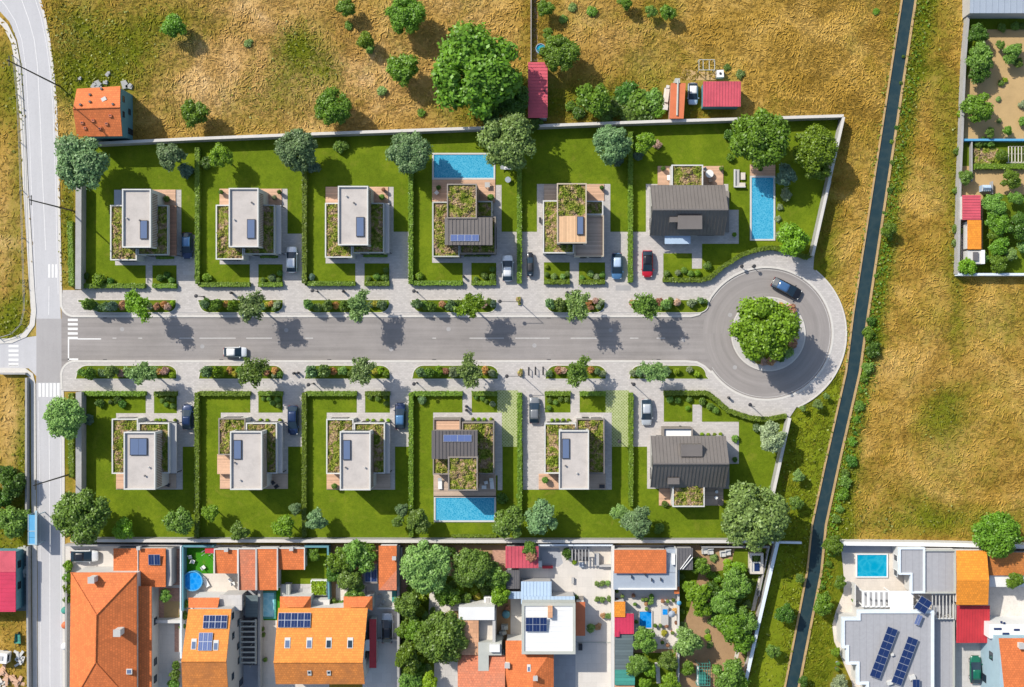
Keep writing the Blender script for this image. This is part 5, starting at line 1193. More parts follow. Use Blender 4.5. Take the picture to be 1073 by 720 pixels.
# ================================================================== STREET LAMPS, POLES, BOLLARDS
def lamp(x, y, label, h=4.2, armdir=None, arm=.5):
    a = W(x, y); t = thing('street_lamp', label, 'street lamp', (a[0], a[1], .12), 'street lamps of the new road')
    MB().tube((a[0], a[1], .12), (a[0], a[1], h), .075, .05, 8).build('pole', M['dark'], t); MB().lathe((a[0], a[1], .12), [(.16, 0), (.14, .25), (.08, .3)], 10).build('base', M['dark'], t)
    d = armdir or (0, 0); tip = (a[0]+d[0]*arm, a[1]+d[1]*arm, h+.05)
    if armdir: MB().tube((a[0], a[1], h-.08), tip, .045, .04, 6).build('arm', M['dark'], t)
    MB().lathe((tip[0], tip[1], h-.02), [(.12, -.02), (.32, .06), (.30, .16), (.1, .2)], 12).build('lamp_head', M['dark'], t); return t
lamp(333, 305.5, 'dark street lamp by the third north verge bed'); lamp(437, 306, 'dark street lamp by the fourth north verge bed'); lamp(214, 311, 'dark street lamp at the left end of the second north verge bed')
lamp(329, 401.8, 'dark street lamp by the third south verge bed'); lamp(437, 401, 'dark street lamp by the fourth south verge bed'); lamp(662, 401.5, 'dark street lamp above the silver car of the lower gabled house'); 
lamp(786, 424.5, 'dark street lamp on the pavement below the roundabout', 4.2, (-.8, .35), 1.0); lamp(788.5, 279.5, 'dark street lamp in the shade on the pavement above the roundabout', 1.5); lamp(776, 279.5, 'pale-headed low lamp on the pavement above the roundabout', 1.2)
lamp(545, 317, 'dark street lamp with long arm in the little box planter, north pavement', 4.6, (-1, .02), 3.2); lamp(546.5, 393, 'dark street lamp with long arm in the little box planter, south pavement', 4.6, (-1, 0), 2.3)
lamp(648, 461, 'dark garden lamp at the left edge of the lower gabled house paving', 2.6)
for x, y, s_ in ((544.3, 315.5, 'north'), (546, 390.5, 'south')):
    a = W(x, y); t = thing('box_planter', f'tiny rectangular green planter around the long-armed lamp on the {s_} pavement', 'planter', (a[0], a[1], .12))
    MB().box(a[0]-.25, a[1]-.7, a[0]+.25, a[1]+.7, .12, .3).build('box', M['kerb'], t); planting(t, a[0]-.22, a[1]-.66, a[0]+.22, a[1]+.66, .36, 'plants', 160, .25)
for i, (x, y) in enumerate(((554, 389), (561, 388.5), (569, 388.5))):
    a = W(x, y); t = thing('bike_stand', f'dark bicycle stand on the south pavement, {ordi(i)} of three from the left', 'bicycle stand', (a[0], a[1], .12), 'bicycle stands')
    mb = MB(); mb.tube((a[0], a[1]-.55, .12), (a[0], a[1]-.55, .85), .05); mb.tube((a[0], a[1]+.55, .12), (a[0], a[1]+.55, .85), .05); mb.tube((a[0], a[1]-.58, .85), (a[0], a[1]+.58, .85), .07); mb.build('hoop', M['dark'], t); MB().box(a[0]-.12, a[1]-.7, a[0]+.12, a[1]+.7, .12, .16).build('base_plate', M['dark'], t)
for x, y, l in ((243.5, 307, 'dark bollard on the pavement above the second north verge bed'), (309, 391, 'dark bollard between second and third south verge beds, left'), (313.3, 390.6, 'dark bollard between second and third south verge beds, right'), (360.5, 305.5, 'dark bollard on the pavement above the third north verge bed'), (594.5, 306.5, 'dark bollard on the pavement above the fifth north verge bed'), (763, 416.5, 'dark bollard on the pavement left of the lamp below the roundabout'),
                (489, 425.5, 'dark bollard on the garden path of the lower pool house, upper'), (489, 429.5, 'dark bollard on the garden path of the lower pool house, lower'), (712.3, 447, 'dark post before the lower gabled house entrance'), (486, 290, 'dark post on the garden path of the upper pool house')):
    a = W(x, y); t = tag(MB().lathe((a[0], a[1], .12), [(.2, 0), (.19, .75), (.24, .8), (.2, .95), (.05, 1.0)], 12).build('bollard', M['dark'], None, True, (a[0], a[1], .12)), l, 'bollard', 'bollards')
def utility(x, y, h, label, rotdir=(1, 0)):
    a = W(x, y); t = thing('utility_pole', label, 'utility pole', (a[0], a[1], 0), 'utility poles along the country road')
    MB().tube((a[0], a[1], 0), (a[0], a[1], h), .14, .09, 10).build('pole', M['dark'], t)
    c = MB(); c.box(a[0]-.7*rotdir[0]-.06, a[1]-.7*rotdir[1]-.06, a[0]+.7*rotdir[0]+.06, a[1]+.7*rotdir[1]+.06, h-.75, h-.62); c.build('crossarm', M['dark'], t)
    for s_ in (-.6, 0, .6): MB().lathe((a[0]+s_*rotdir[0], a[1]+s_*rotdir[1], h-.62), [(.05, 0), (.07, .1), (.03, .2)], 8).build('insulator', M['charc'], t)
    return t
utility(63.5, 91, 18, 'tall dark utility pole by the country road at the orange-roofed stone house', (0, 1)); utility(77, 221, 15.5, 'tall dark utility pole rising over the road beside the upper roadside wall', (0, 1)); utility(73.5, 497, 13, 'tall dark utility pole rising over the road beside the lower roadside wall', (0, 1))
# ================================================================== CARS
def carparts(kind='hatch'):
    """one car pointing to +x, built at its own origin; returns dict of meshes"""
    Lh = 2.2; hw = .9; D = {}
    # plan half-width and body-top height by station
    st = [(-1.0, .66, .55, .74), (-.95, .80, .42, .86), (-.80, .87, .30, .94), (-.55, .90, .24, .96), (-.1, .905, .22, .95), (.35, .90, .22, .94), (.62, .89, .24, .90), (.82, .85, .28, .82), (.94, .76, .36, .74), (1.0, .58, .46, .62)]
    vs = []; fs = []; prof = 9
    for s_, w, zb, zt in st:
        for k in range(prof):
            t = k/(prof-1); u = -1+2*t
            z = zt-.10*abs(u)**5-.02*u*u; vs.append((s_*Lh, u*w, z))
        vs.append((s_*Lh, w*1.015, (zb+zt)/2+.05)); vs.append((s_*Lh, w*.93, zb)); vs.append((s_*Lh, -w*.93, zb)); vs.append((s_*Lh, -w*1.015, (zb+zt)/2+.05))
    m = prof+4
    for i in range(len(st)-1):
        for k in range(m): fs.append((i*m+k, (i+1)*m+k, (i+1)*m+(k+1) % m, i*m+(k+1) % m))
    fs.append(tuple(range(m))); fs.append(tuple(range((len(st)-1)*m+m-1, (len(st)-1)*m-1, -1)))
    D['body'] = (vs, fs)
    # greenhouse and roof
    gh = [(-.94, .70, .93), (-.66, .66, 1.40), (-.45, .655, 1.46), (0, .655, 1.46), (.10, .65, 1.42), (.56, .76, .94)]
    def loft(stn, inset=0, dz=0):
        vs = []; fs = []
        for s_, w, z in stn:
            wb = min(.82, w+.14); zb = .88
            vs += [(s_*Lh, -wb+inset, zb), (s_*Lh, -w+inset, z-.03+dz), (s_*Lh, -w*.6, z+dz), (s_*Lh, w*.6, z+dz), (s_*Lh, w-inset, z-.03+dz), (s_*Lh, wb-inset, zb)]
        for i in range(len(stn)-1):
            for k in range(5): fs.append((i*6+k, i*6+k+1, (i+1)*6+k+1, (i+1)*6+k)[::-1])
        fs.append((0, 1, 2, 3, 4, 5)); e = (len(stn)-1)*6; fs.append((e+5, e+4, e+3, e+2, e+1, e)); return vs, fs
    D['glass'] = loft(gh)
    rf = [(-.64, .64, 1.41), (-.45, .645, 1.48), (-.05, .645, 1.49), (.08, .635, 1.455)]
    vs = []; fs = []
    for s_, w, z in rf:
        for k in range(5): u = -1+k*.5; vs.append((s_*Lh, u*w, z-.035*abs(u)**3+.012))
    for i in range(3):
        for k in range(4): fs.append((i*5+k, (i+1)*5+k, (i+1)*5+k+1, i*5+k+1))
    n = len(vs); vs += [(a, b*1.01, c-.05) for a, b, c in vs]
    ring = [0, 5, 10, 15, 16, 17, 18, 19, 14, 9, 4, 3, 2, 1]
    for i in range(len(ring)): a, b = ring[i], ring[(i+1) % len(ring)]; fs.append((a, n+a, n+b, b))
    D['roof'] = (vs, fs); return D
CD = carparts()
def mk(name, d, mat, smooth=True):
    me = bpy.data.meshes.new(name); me.from_pydata(d[0], [], d[1]); me.materials.append(mat)
    if smooth: me.polygons.foreach_set('use_smooth', [True]*len(me.polygons))
    me.update(); return me
ME_BODY = mk('car_body', CD['body'], M['white']); ME_GLASS = mk('car_glass', CD['glass'], M['glass'], False); ME_ROOF = mk('car_roof', CD['roof'], M['white'])
def sub_(mb, name, mat): me = bpy.data.meshes.new(name); me.from_pydata(mb.v, [], mb.f); me.materials.append(mat); me.update(); return me
wm = MB(); wm.tube((0, -.11, 0), (0, .11, 0), .32, .32, 18); ME_TYRE = sub_(wm, 'tyre', M['black']); wm = MB(); wm.tube((0, -.12, 0), (0, .12, 0), .2, .2, 12); ME_RIM = sub_(wm, 'rim', M['pvf'])
wm = MB(); wm.lathe((0, 0, 0), [(.10, -.05), (.12, 0), (.08, .05)], 8, 0, .8, 1.7); ME_LIGHT = sub_(wm, 'headlight', M['white'])
wm = MB(); wm.box(-.07, -.1, .07, .1, -.07, .07); ME_MIR = sub_(wm, 'mirror', M['dark']); wm = MB(); wm.box(-.03, -.2, .03, .2, -.06, .06); ME_TAIL = sub_(wm, 'tail_light', gloss('tail_light_red', (.35, .01, .01), .3))
wm = MB(); wm.box(-.012, -.26, .012, .26, -.06, .06); ME_PLATE = sub_(wm, 'number_plate', M['white'])
def paint(name, c): return gloss('paint_'+name, c, .3, .25, .6)
def car(x, y, ang, label, pnt, roofm=None, sc=(1, 1, 1), z0=.12, group='parked cars'):
    a = P(x, y, .9); t = thing('car', label, 'car', (a[0], a[1], z0), group, R(ang)); t.scale = sc
    def part(name, me, loc, mat=None, par=None, rot=0):
        o = bpy.data.objects.new(name, me); COL.objects.link(o); o.parent = par or t; o.location = loc; o.rotation_euler = (0, 0, rot)
        if mat: setmat(o, mat)
        return o
    part('body', ME_BODY, (0, 0, 0), pnt); part('windows', ME_GLASS, (0, 0, 0)); part('roof', ME_ROOF, (0, 0, 0), roofm or pnt)
    for sx in (-1.3, 1.35):
        for sy in (-.76, .76): w = part('wheel', ME_TYRE, (sx, sy, .32)); part('rim', ME_RIM, (0, 0, 0), None, w)
    for sy in (-.58, .58): part('headlight', ME_LIGHT, (2.02, sy, .66)); part('tail_light', ME_TAIL, (-2.16, sy, .7)); 
    for sy in (-.98, .98): part('mirror', ME_MIR, (.95, sy, .95), pnt)
    part('number_plate', ME_PLATE, (-2.21, 0, .55)); return t
pw = paint('white', (.78, .79, .80)); ps = paint('silver', (.50, .53, .56)); pb = paint('dark_blue', (.012, .03, .09)); pbl = paint('mid_blue', (.08, .20, .38)); pr = paint('red', (.55, .012, .03)); pk = paint('near_black', (.012, .013, .018)); pg = paint('green', (.005, .13, .075)); pgr = paint('grey', (.20, .21, .22)); plb = paint('pale_blue', (.50, .62, .78)); roofbl = gloss('roof_glass_blue', (.05, .12, .26), .08)
car(196, 257.5, -90, 'dark blue car on the driveway of the first upper house', pb, pbl); car(305.5, 272, 90, 'white car on the driveway of the second upper house', pw); car(531.8, 281, 90, 'white car on the driveway of the upper pool house', pw, sc=(1.0, 1.02, 1)); car(646.5, 279, -90, 'blue car on the driveway right of the wood-roofed house', pbl, plb)
car(678.5, 276.5, -90, 'red car with dark roof on the driveway of the upper gabled house', pr, pk, (1.02, 1, 1)); car(196.3, 437, 90, 'dark navy car on the driveway of the first lower house', pb, None, (.95, 1, 1)); car(307, 440.5, -90, 'navy car with silver hood on the driveway of the second lower house', pb, pb, (1.12, 1, 1)); car(419.3, 436, 90, 'dark navy car on the driveway of the third lower house', pb, pbl)
car(560, 430, 90, 'grey car on the driveway beside the lattice parking of the lower pool house', pgr, pgr); car(677.5, 432, -90, 'silver car on the driveway of the lower gabled house', ps, ps)
car(246, 369, 0, 'white estate car driving along the new road', pw, M['white'], (.88, .93, .95), .02, 'moving cars'); car(824.5, 302.3, -27, 'dark car with white rear and blue glass roof on the roundabout', pk, roofbl, (1.2, 1.08, 1), .02, 'moving cars')
car(88, 583, 0, 'white car parked in the courtyard left of the orange garage roof', pw, pk, (1.06, 1.05, 1), .05); car(405.5, 658.5, 90, 'grey car parked in the white courtyard beside the red-tiled roof', ps, pk, (1.15, 1.1, 1), .05); car(726.2, 98, -90, 'pale blue car between orange and pink sheds in the field', plb, M['white'], (.83, .92, 1), .0); car(1022.5, 702, 90, 'green car on the concrete driveway below the red roof', pg, pg, (1.05, 1, 1), .05)
b = car(555.5, 277, 90, 'narrow dark open-topped buggy with spare wheel beside the hedge', pk, M['dark'], (.92, .62, 1))
o = bpy.data.objects.new('spare_wheel', ME_TYRE); COL.objects.link(o); o.parent = b; o.location = (-1.75, 0, 1.0); o.rotation_euler = (R(90), 0, 0); r_ = bpy.data.objects.new('wheel_ring', ME_RIM); COL.objects.link(r_); r_.parent = o; r_.scale = (1.45, 1.05, 1.45)
# ================================================================== OLDER BUILDINGS, YARDS AND SHEDS
def bt(name, label, cat, x, y, group=None): return thing(name, label, cat, W(x, y)+(0,), group)
def P3(pts): return [P(*p) for p in pts]
def roofp(root, pts, mat, th=.16, name='roof'): return MB().plate(P3(pts), th).build(name, M[mat], root)
def roofs(root, lst, mat, th=.16, name='roof'):
    mb = MB()
    for p in lst: mb.plate(P3(p), th)
    return mb.build(name, M[mat], root)
def wallp(root, pts, h, mat, h0=0, name='wall', ref=None):
    """walls under a roof outline measured at height ref (default h)"""
    q = [P(x, y, ref or h)[:2] for x, y in pts]
    cx = sum(a[0] for a in q)/len(q); cy = sum(a[1] for a in q)/len(q)
    q = [(a[0]+(.22 if a[0] < cx else -.22), a[1]+(.22 if a[1] < cy else -.22)) for a in q]
    return MB().prism(q, h0, h-.17).build(name, M[mat], root)
def seams(root, x0, y0, x1, y1, h, mat, n, axis='x', th=.14, name='roof', hh=.06, slope=0):
    """ribbed sheet roof; ribs run along the slope"""
    A = rectw(x0, y0, x1, y1, h); mb = MB()
    z = lambda y: h+slope*((y-A[1])/(A[3]-A[1])-.5) if axis == 'x' else h
    mb.plate([(A[0], A[1], z(A[1])), (A[2], A[1], z(A[1])), (A[2], A[3], z(A[3])), (A[0], A[3], z(A[3]))], th)
    for i in range(n):
        if axis == 'x':
            x = A[0]+(A[2]-A[0])*(i+.5)/n; e = .05
            mb.add([(x-e, A[1], z(A[1])), (x+e, A[1], z(A[1])), (x+e, A[3], z(A[3])), (x-e, A[3], z(A[3])), (x-e, A[1], z(A[1])+hh), (x+e, A[1], z(A[1])+hh), (x+e, A[3], z(A[3])+hh), (x-e, A[3], z(A[3])+hh)], [(4, 5, 6, 7), (0, 1, 5, 4), (1, 2, 6, 5), (2, 3, 7, 6), (3, 0, 4, 7)])
        else:
            y = A[1]+(A[3]-A[1])*(i+.5)/n; mb.box(A[0], y-.05, A[2], y+.05, h, h+hh)
    return mb.build(name, M[mat], root)
def boxw(root, x0, y0, x1, y1, h, mat, name='wall', h0=0, ins=.15):
    A = rectw(x0, y0, x1, y1, h); return MB().box(A[0]+ins, A[1]+ins, A[2]-ins, A[3]-ins, h0, h-.15).build(name, M[mat], root)
def chimney(root, x, y, z0, h, w=.8, mat='render', d=None):
    a = P(x, y, z0+h); d = d or w
    o = MB().box(a[0]-w/2, a[1]-d/2, a[0]+w/2, a[1]+d/2, z0, z0+h).build('chimney', M[mat], root)
    MB().box(a[0]-w/2-.08, a[1]-d/2-.08, a[0]+w/2+.08, a[1]+d/2+.08, z0+h, z0+h+.1).build('cap', M['renderg'], o); return o
def rwin(root, x0, y0, x1, y1, h, dz, glass='sky_glass', slope=0, frame='parapet'):
    """roof window lying in a slope (dz = rise from its south to its north edge)"""
    A = rectw(x0, y0, x1, y1, h); a, b, c, d = A
    def pl(i, zo, th): return [(a+i, b+i, h-dz/2+zo), (c-i, b+i, h-dz/2+zo), (c-i, d-i, h+dz/2+zo), (a+i, d-i, h+dz/2+zo)]
    o = MB().plate(pl(0, .1, 0), .25).build('roof_window', M[frame], root); MB().plate(pl(.12, .115, 0), .05).build('pane', M[glass], o); return o
def tiltpv(root, x0, y0, x1, y1, h, dz, nxp, nyp, cell='pv', frame='pvf'):
    A = rectw(x0, y0, x1, y1, h); return pvarray(root, ((A[0]+A[2])/2, (A[1]+A[3])/2), A[2]-A[0], A[3]-A[1], nxp, nyp, h, 0, math.atan2(dz, A[3]-A[1]), cell)
def pave(name, pts, mat, z=.03): return struct(MB().sheet(WP(pts), z).build(name, M[mat]))
OB = 'older tiled houses south of the estate'
# ---------- grounds
pave('courtyard', [(67.5, 570), (190, 570), (190, 760), (67.5, 760)], 'whitepave', .02)
pave('courtyard', [(190, 571), (345, 571), (345, 760), (190, 760)], 'cream', .024)
pave('artificial_turf', [(192, 574), (223.5, 574), (223.5, 601), (210, 601), (192, 604)], 'turf', .036)
pave('terrace', [(251, 618), (271, 618), (271, 760), (251, 760)], 'greypave', .036)
pave('turf', [(271, 616), (294, 616), (294, 650), (271, 650)], 'turf', .038)
pave('lawn', [(293, 573), (343, 573), (343, 612), (293, 612)], 'lawn', .038)
pave('terrace', [(295, 612), (325, 612), (325, 624.5), (295, 624.5)], 'slab', .05)
pave('garden_soil', [(345, 571), (416, 571), (416, 640), (345, 640)], 'earth', .026)
pave('terrace', [(352, 612), (380, 612), (380, 640), (352, 640)], 'gravel', .034)
pave('courtyard', [(380, 611.5), (416.5, 611.5), (416.5, 760), (380, 760)], 'whitepave', .042)
pave('garden_soil', [(416.5, 571), (535, 571), (535, 760), (416.5, 760)], 'earth', .022); pave('garden_lawn', [(418, 600), (440, 600), (452, 640), (456, 688), (452, 740), (418, 740)], 'bedgreen', .026)
pave('garden_lawn', [(440, 605), (532, 600), (532, 632), (500, 636), (470, 628), (445, 634)], 'lawn', .03)
pave('gravel_path', [(450, 622), (458, 618), (463, 634), (482, 632), (505, 628), (520, 632), (520, 640), (470, 640), (455, 652), (449, 648)], 'gravel', .034)
pave('terrace', [(455, 690), (481, 690), (481, 760), (455, 760)], 'slab', .036)
pave('terrace', [(516, 575.5), (530, 575.5), (530, 591), (516, 591)], 'brick', .05)
pave('terrace', [(417, 597), (427, 597), (427, 622), (417, 622)], 'brick', .05)
pave('plaza', [(535, 571), (642, 571), (642, 760), (535, 760)], 'whitepave', .028)
pave('terrace', [(566, 574), (586, 574), (590, 590), (585, 594), (566, 593)], 'greypave', .034)  # grey sheet stands in for the shade lying on the plaza
pave('terrace', [(628, 576.5), (642, 576.5), (642, 593), (628, 593)], 'cream', .05)
pave('courtyard', [(580, 684), (603, 684), (603, 760), (580, 760)], 'greypave', .036)
pave('terrace', [(642, 571), (712, 571), (712, 682), (642, 682)], 'whitepave', .03)
pave('garden_soil', [(664, 680), (712, 680), (712, 760), (642, 760)], 'earth', .032)
pave('garden_soil', [(711, 571), (812, 571), (771, 760), (711, 760)], 'earth', .024)
pave('garden_lawn', [(742, 600), (790, 592), (800, 600), (790, 650), (783, 690), (770, 676), (752, 660), (745, 640)], 'bedgreen', .034)
pave('garden_lawn', [(664, 684), (708, 684), (708, 760), (664, 760)], 'bedgreen', .036)
for i, (x, y, q) in enumerate(((713.5, 604, 4), (714, 640, 4), (745, 603, 5), (746, 652, 5), (750, 645, 6), (752, 607, 5), (762, 597, 5), (764, 622, 6), (768, 640, 6), (772, 628, 6), (780, 622, 5), (783, 634, 5), (784, 664, 5), (787, 610, 5), (788, 645, 4), (790, 676, 4))): shrub(x, y, q, ['mid', 'green', 'bright', 'olive'][i % 4], f'undergrowth bush of the orchard, {ordi(i)} from the left', 'undergrowth bushes of the orchard', z0=0, tall=.8)
pave('garden_lawn', [(712, 575), (735, 590), (722, 640), (712, 660)], 'bedgreen', .03)
pave('garden_lawn', [(770, 575), (810, 575), (800, 620), (776, 640), (764, 600)], 'bedgreen', .03)
pave('terrace', [(881, 572), (1073, 572), (1140, 572), (1140, 760), (895, 760), (893, 716), (886, 700), (882, 690), (874, 672), (872, 655), (876, 640), (884, 620), (884, 604), (883, 590)], 'cream', .02)
pave('painted_shade_strip', [(883, 571.5), (942, 571.5), (942, 579), (883, 579)], 'greypave', .03)  # shade along the compound wall, painted as a grey strip
pave('driveway', [(1002, 673), (1032, 673), (1032, 760), (1002, 760)], 'slab', .036)
pave('gravel_yard', [(1037, 613), (1140, 613), (1140, 662), (1037, 662)], 'gravel', .034)
pave('garden_soil', [(1009, 12), (1140, 12), (1140, 290), (1004, 290), (1006, 190)], 'sandy', .02)
pave('garden_lawn', [(1009, 16), (1073, 16), (1140, 16), (1140, 31), (1030, 31), (1024, 50), (1010, 90)], 'bedgreen', .026)
pave('garden_lawn', [(1007, 148), (1140, 148), (1140, 174), (1007, 174)], 'bedgreen', .03)
pave('garden_lawn', [(1030, 204), (1140, 204), (1140, 287), (1006, 287), (1006, 262), (1030, 262)], 'bedgreen', .026)
pave('rough_yard', [(-60, 642), (28, 642), (28, 760), (-60, 760)], 'field', .0) if False else None
# ---------- 1. hipped house at the road
t = bt('tiled_house', 'large orange hip-roofed house at the country road with two grey chimneys', 'house', 110, 668, OB)
e = 5.6; r = 8.2
A_, B_, C_, D_ = (74.2, 600), (143.2, 600), (143.2, 742), (72.8, 742); R0, R1 = (101, 644.5), (100, 694)
roofs(t, [[(*A_, e), (*B_, e), (*R0, r)]], 'tile'); roofs(t, [[(*D_, e), (*C_, e), (*R1, r)]], 'tile')
roofs(t, [[(*A_, e), (*R0, r), (*R1, r), (*D_, e)], [(*B_, e), (*R0, r), (*R1, r), (*C_, e)]], 'tilex')
wallp(t, [A_, B_, C_, D_], e, 'render')
rc = MB()
for a, b in ((A_, R0), (B_, R0), (C_, R1), (D_, R1)): rc.tube(P(*a, e+.03), P(*b, r+.03), .11, n=6)
rc.tube(P(*R0, r+.03), P(*R1, r+.03), .12, n=6); rc.build('ridge_tiles', M['tile'], t)
chimney(t, 95.5, 608, 6.0, 1.6, .9); chimney(t, 122.5, 663.5, 6.6, 1.8, 1.0); rwin(t, 132.5, 701, 138.5, 706.5, 6.35, 0)
roofp(t, [(143, 614.5, 4.4), (158.8, 614.5, 3.8), (158.8, 745, 3.8), (143, 745, 4.4)], 'tilex', name='lean_to_roof'); boxw(t, 143, 614.5, 158.8, 745, 3.75, 'render')
A = rectw(143, 614.5, 158.8, 745, 3.75); 
for y_ in (648, 690, 708): yy = W(0, y_)[1]; win(t, 'E', A[2]-.15, yy-.6, yy+.6, 1.0, 2.3)
t = bt('tiled_annex', 'orange tiled garage annex with small solar panel north of the hip-roofed house', 'garage', 146, 594, OB)
roofp(t, [(118.8, 574.8, 3.2), (173.5, 574.8, 3.2), (173.5, 600.5, 3.4), (118.8, 600.5, 3.4)], 'tile'); roofp(t, [(143.8, 600.2, 3.4), (173.5, 600.2, 3.4), (173.5, 615.2, 3.1), (143.8, 615.2, 3.1)], 'tile')
boxw(t, 118.8, 574.8, 173.5, 600.5, 3.1, 'render'); boxw(t, 144.5, 600, 173, 614.8, 3.0, 'render', ins=.1); tiltpv(t, 155.5, 581, 167.8, 592.2, 3.65, .15, 2, 1)
MB().tube(P(144.6, 574.8, 3.3), P(144.6, 600.3, 3.5), .09, n=6).build('verge_tiles', M['parapet'], t); chimney(t, 145, 574.5, 3.0, .8, .45)
t = bt('side_passage', 'narrow grey roofed passage right of the garage annex', 'shed', 177, 596); boxw(t, 174, 575, 179.5, 614, 2.7, 'renderg', ins=.02); MB().box(*rectw(174, 575, 179.5, 614, 2.8)[:4][:2], *rectw(174, 575, 179.5, 614, 2.8)[2:], 2.55, 2.75).build('roof', M['renderg'], t)
pave('terrace', [(180, 575), (189, 575), (189, 613), (180, 613)], 'brick', .04); pave('terrace', [(160, 616), (188, 616), (188, 648), (160, 648)], 'brick', .045); pave('terrace', [(172, 630), (188, 630), (188, 648), (172, 648)], 'sandy', .05)
pave('terrace', [(183, 654), (187.5, 654), (187.5, 683), (183, 683)], 'brick', .048); pave('drive_band', [(160, 657), (166.5, 657), (166.5, 760), (160, 760)], 'greypave', .048)
wall('yard_wall', [(160, 651.5), (189, 651.5)], .5, 1.6, M['render'], 'white wall across the yard right of the hip-roofed house'); wall('yard_wall', [(189.5, 572), (189.5, 690)], .3, 1.8, M['wallblue'], 'pale wall between the hip-roofed house and the round pool yard')
wall('yard_wall', [(67.5, 571.5), (189, 571.5)], .3, 1.4, M['wallconc'], 'low grey wall above the white car courtyard'); wall('yard_wall', [(69, 600), (69, 760)], .25, 1.4, M['wallconc'], 'low wall between the country road and the hip-roofed house')
tree(173, 624, 7, 'mid', 'small round tree in the sandy yard right of the hip-roofed house', None, 'mid', 1.0, .8)
for i, (x, y, q) in enumerate(((72, 593, 6), (71.5, 605, 6), (71.5, 617, 6), (71.5, 628, 5))): shrub(x, y, q, ['bright', 'green'][i % 2], f'roadside bush left of the hip-roofed house, {ordi(i)} from the top', 'roadside bushes by the hip-roofed house', tall=1.3, z0=0)
for x, y, m, l in ((69.8, 638.5, 'teal', 'green round bin by the road wall of the hip-roofed house'), (70, 654, 'rust', 'terracotta jar by the road wall of the hip-roofed house'), (69.8, 676, 'white', 'white water tank by the road wall of the hip-roofed house')):
    a = W(x, y); tag(MB().lathe((a[0], a[1], 0), [(.45, 0), (.6, .5), (.55, .9), (.3, 1.05)], 16).build('barrel', M[m], None, True, (a[0], a[1], 0)), l, 'barrel')
# ---------- 2. round pool yard and three-storey house
wall('yard_wall', [(191, 573), (191, 640)], .35, 1.8, M['tealwall'], 'teal wall along the left of the round pool yard'); wall('yard_wall', [(191, 572.5), (224, 572.5)], .3, 1.6, M['tealwall'], 'teal wall above the artificial turf')
t = bt('garden_awning', 'small red awning at the corner of the artificial turf', 'awning', 219, 577); boxw(t, 214.5, 575, 224.3, 580, 2.2, 'redm', 'canopy', 2.0, 0)
[MB().tube(W(x, y)+(0,), W(x, y)+(2.0,), .05).build('post', M['white'], t) for x in (215.5, 223) for y in (576, 579.5)]
for i, (x0, y0, x1, y1, l, h) in enumerate(((224.6, 575, 249.2, 601, 'leftmost orange tiled shed roof by the round pool', 3.0), (249.7, 574.5, 268.4, 618.5, 'long orange tiled shed, second from the round pool', 3.4), (268.8, 574, 290.8, 618.4, 'long wide orange tiled shed above the narrow pool', 3.4), (291.2, 574, 319.2, 597, 'orange tiled shed at the left of the little lawn', 3.0))):
    t = bt('tiled_shed', l, 'shed', (x0+x1)/2, (y0+y1)/2, 'row of orange tiled sheds'); roofp(t, [(x0, y0, h), (x1, y0, h), (x1, y1, h-.3), (x0, y1, h-.3)], ['tile', 'tiler', 'tile', 'tile'][i]); boxw(t, x0, y0, x1, y1, h-.3, 'render')
    mb = MB(); A = rectw(x0, y0, x1, y1, h); mb.box(A[0]-.06, A[1], A[0]+.1, A[3], h-.35, h+.1); mb.box(A[2]-.1, A[1], A[2]+.06, A[3], h-.35, h+.1); mb.box(A[0]+.1, A[3]-.16, A[2]-.1, A[3]+.02, h-.3, h+.1); mb.build('verge', M['parapet'], t)
    if i in (0, 3): chimney(t, (x0+x1)/2, y0+1.2, h-.2, .7, .5)
    win(t, 'S', A[1]+.15+.0, A[0]+.6, A[0]+1.6, 1.0, 2.0)
t = bt('tiled_house', 'tall amber-tiled house with two solar arrays left of the pergola alley', 'house', 225, 680, OB)
e = 8.2; r = 10.2
roofp(t, [(197.5, 638.5, e), (242.5, 638.5, e), (237, 693, r), (190, 693, r)], 'tiley'); roofp(t, [(190, 693, r), (237, 693, r), (240.5, 748, e), (192, 748, e)], 'tilem')
a = P(197.5, 638.5, e); b = P(242.5, 638.5, e); rr_ = P(237, 693, r); rl = P(190, 693, r); d_ = P(192, 748, e)
X0 = a[0]+.35; X1 = rr_[0]-.12; Y1 = a[1]-.3; Y0 = d_[1]+.3
wl = MB(); wl.add([(X0, Y0, 0), (X1, Y0, 0), (X1, Y1, 0), (X0, Y1, 0), (X0, Y0, e-.15), (X1, Y0, e-.15), (X1, Y1, e-.15), (X0, Y1, e-.15), (X0, rl[1], r-.2), (X1, rl[1], r-.2)], [(0, 1, 5, 4), (2, 3, 7, 6), (1, 2, 6, 9, 5), (3, 0, 4, 8, 7)]); wl.build('wall', M['renderg'], t)
for k, (yy, z0_) in enumerate(((Y1-1.2, 5.6), (Y1-4.5, 5.4), (Y1-7, 2.6), (Y1-9.5, 2.2), (Y1-11, 5.6), (Y1-13.5, .4), (Y1-3.2, 2.4))): win(t, 'E', X1, yy-.6, yy+.5, z0_, z0_+(1.2 if k != 5 else 2.2))
def onroof(h0, y0, h1, y1, y): return h0+(h1-h0)*(y-y0)/(y1-y0)
sl = -(r-e)/((693-638.5)*S)
def slopewin(x0, y0, x1, y1, **k): h = onroof(e, 638.5, r, 693, (y0+y1)/2); rwin(t, x0, y0, x1, y1, h, sl*(y1-y0)*S, **k)
def slopepv(x0, y0, x1, y1, nx_, ny_, cell='pv', frame='pvf'): h = onroof(e, 638.5, r, 693, (y0+y1)/2)+.18; tiltpv(t, x0, y0, x1, y1, h, sl*(y1-y0)*S, nx_, ny_, cell)
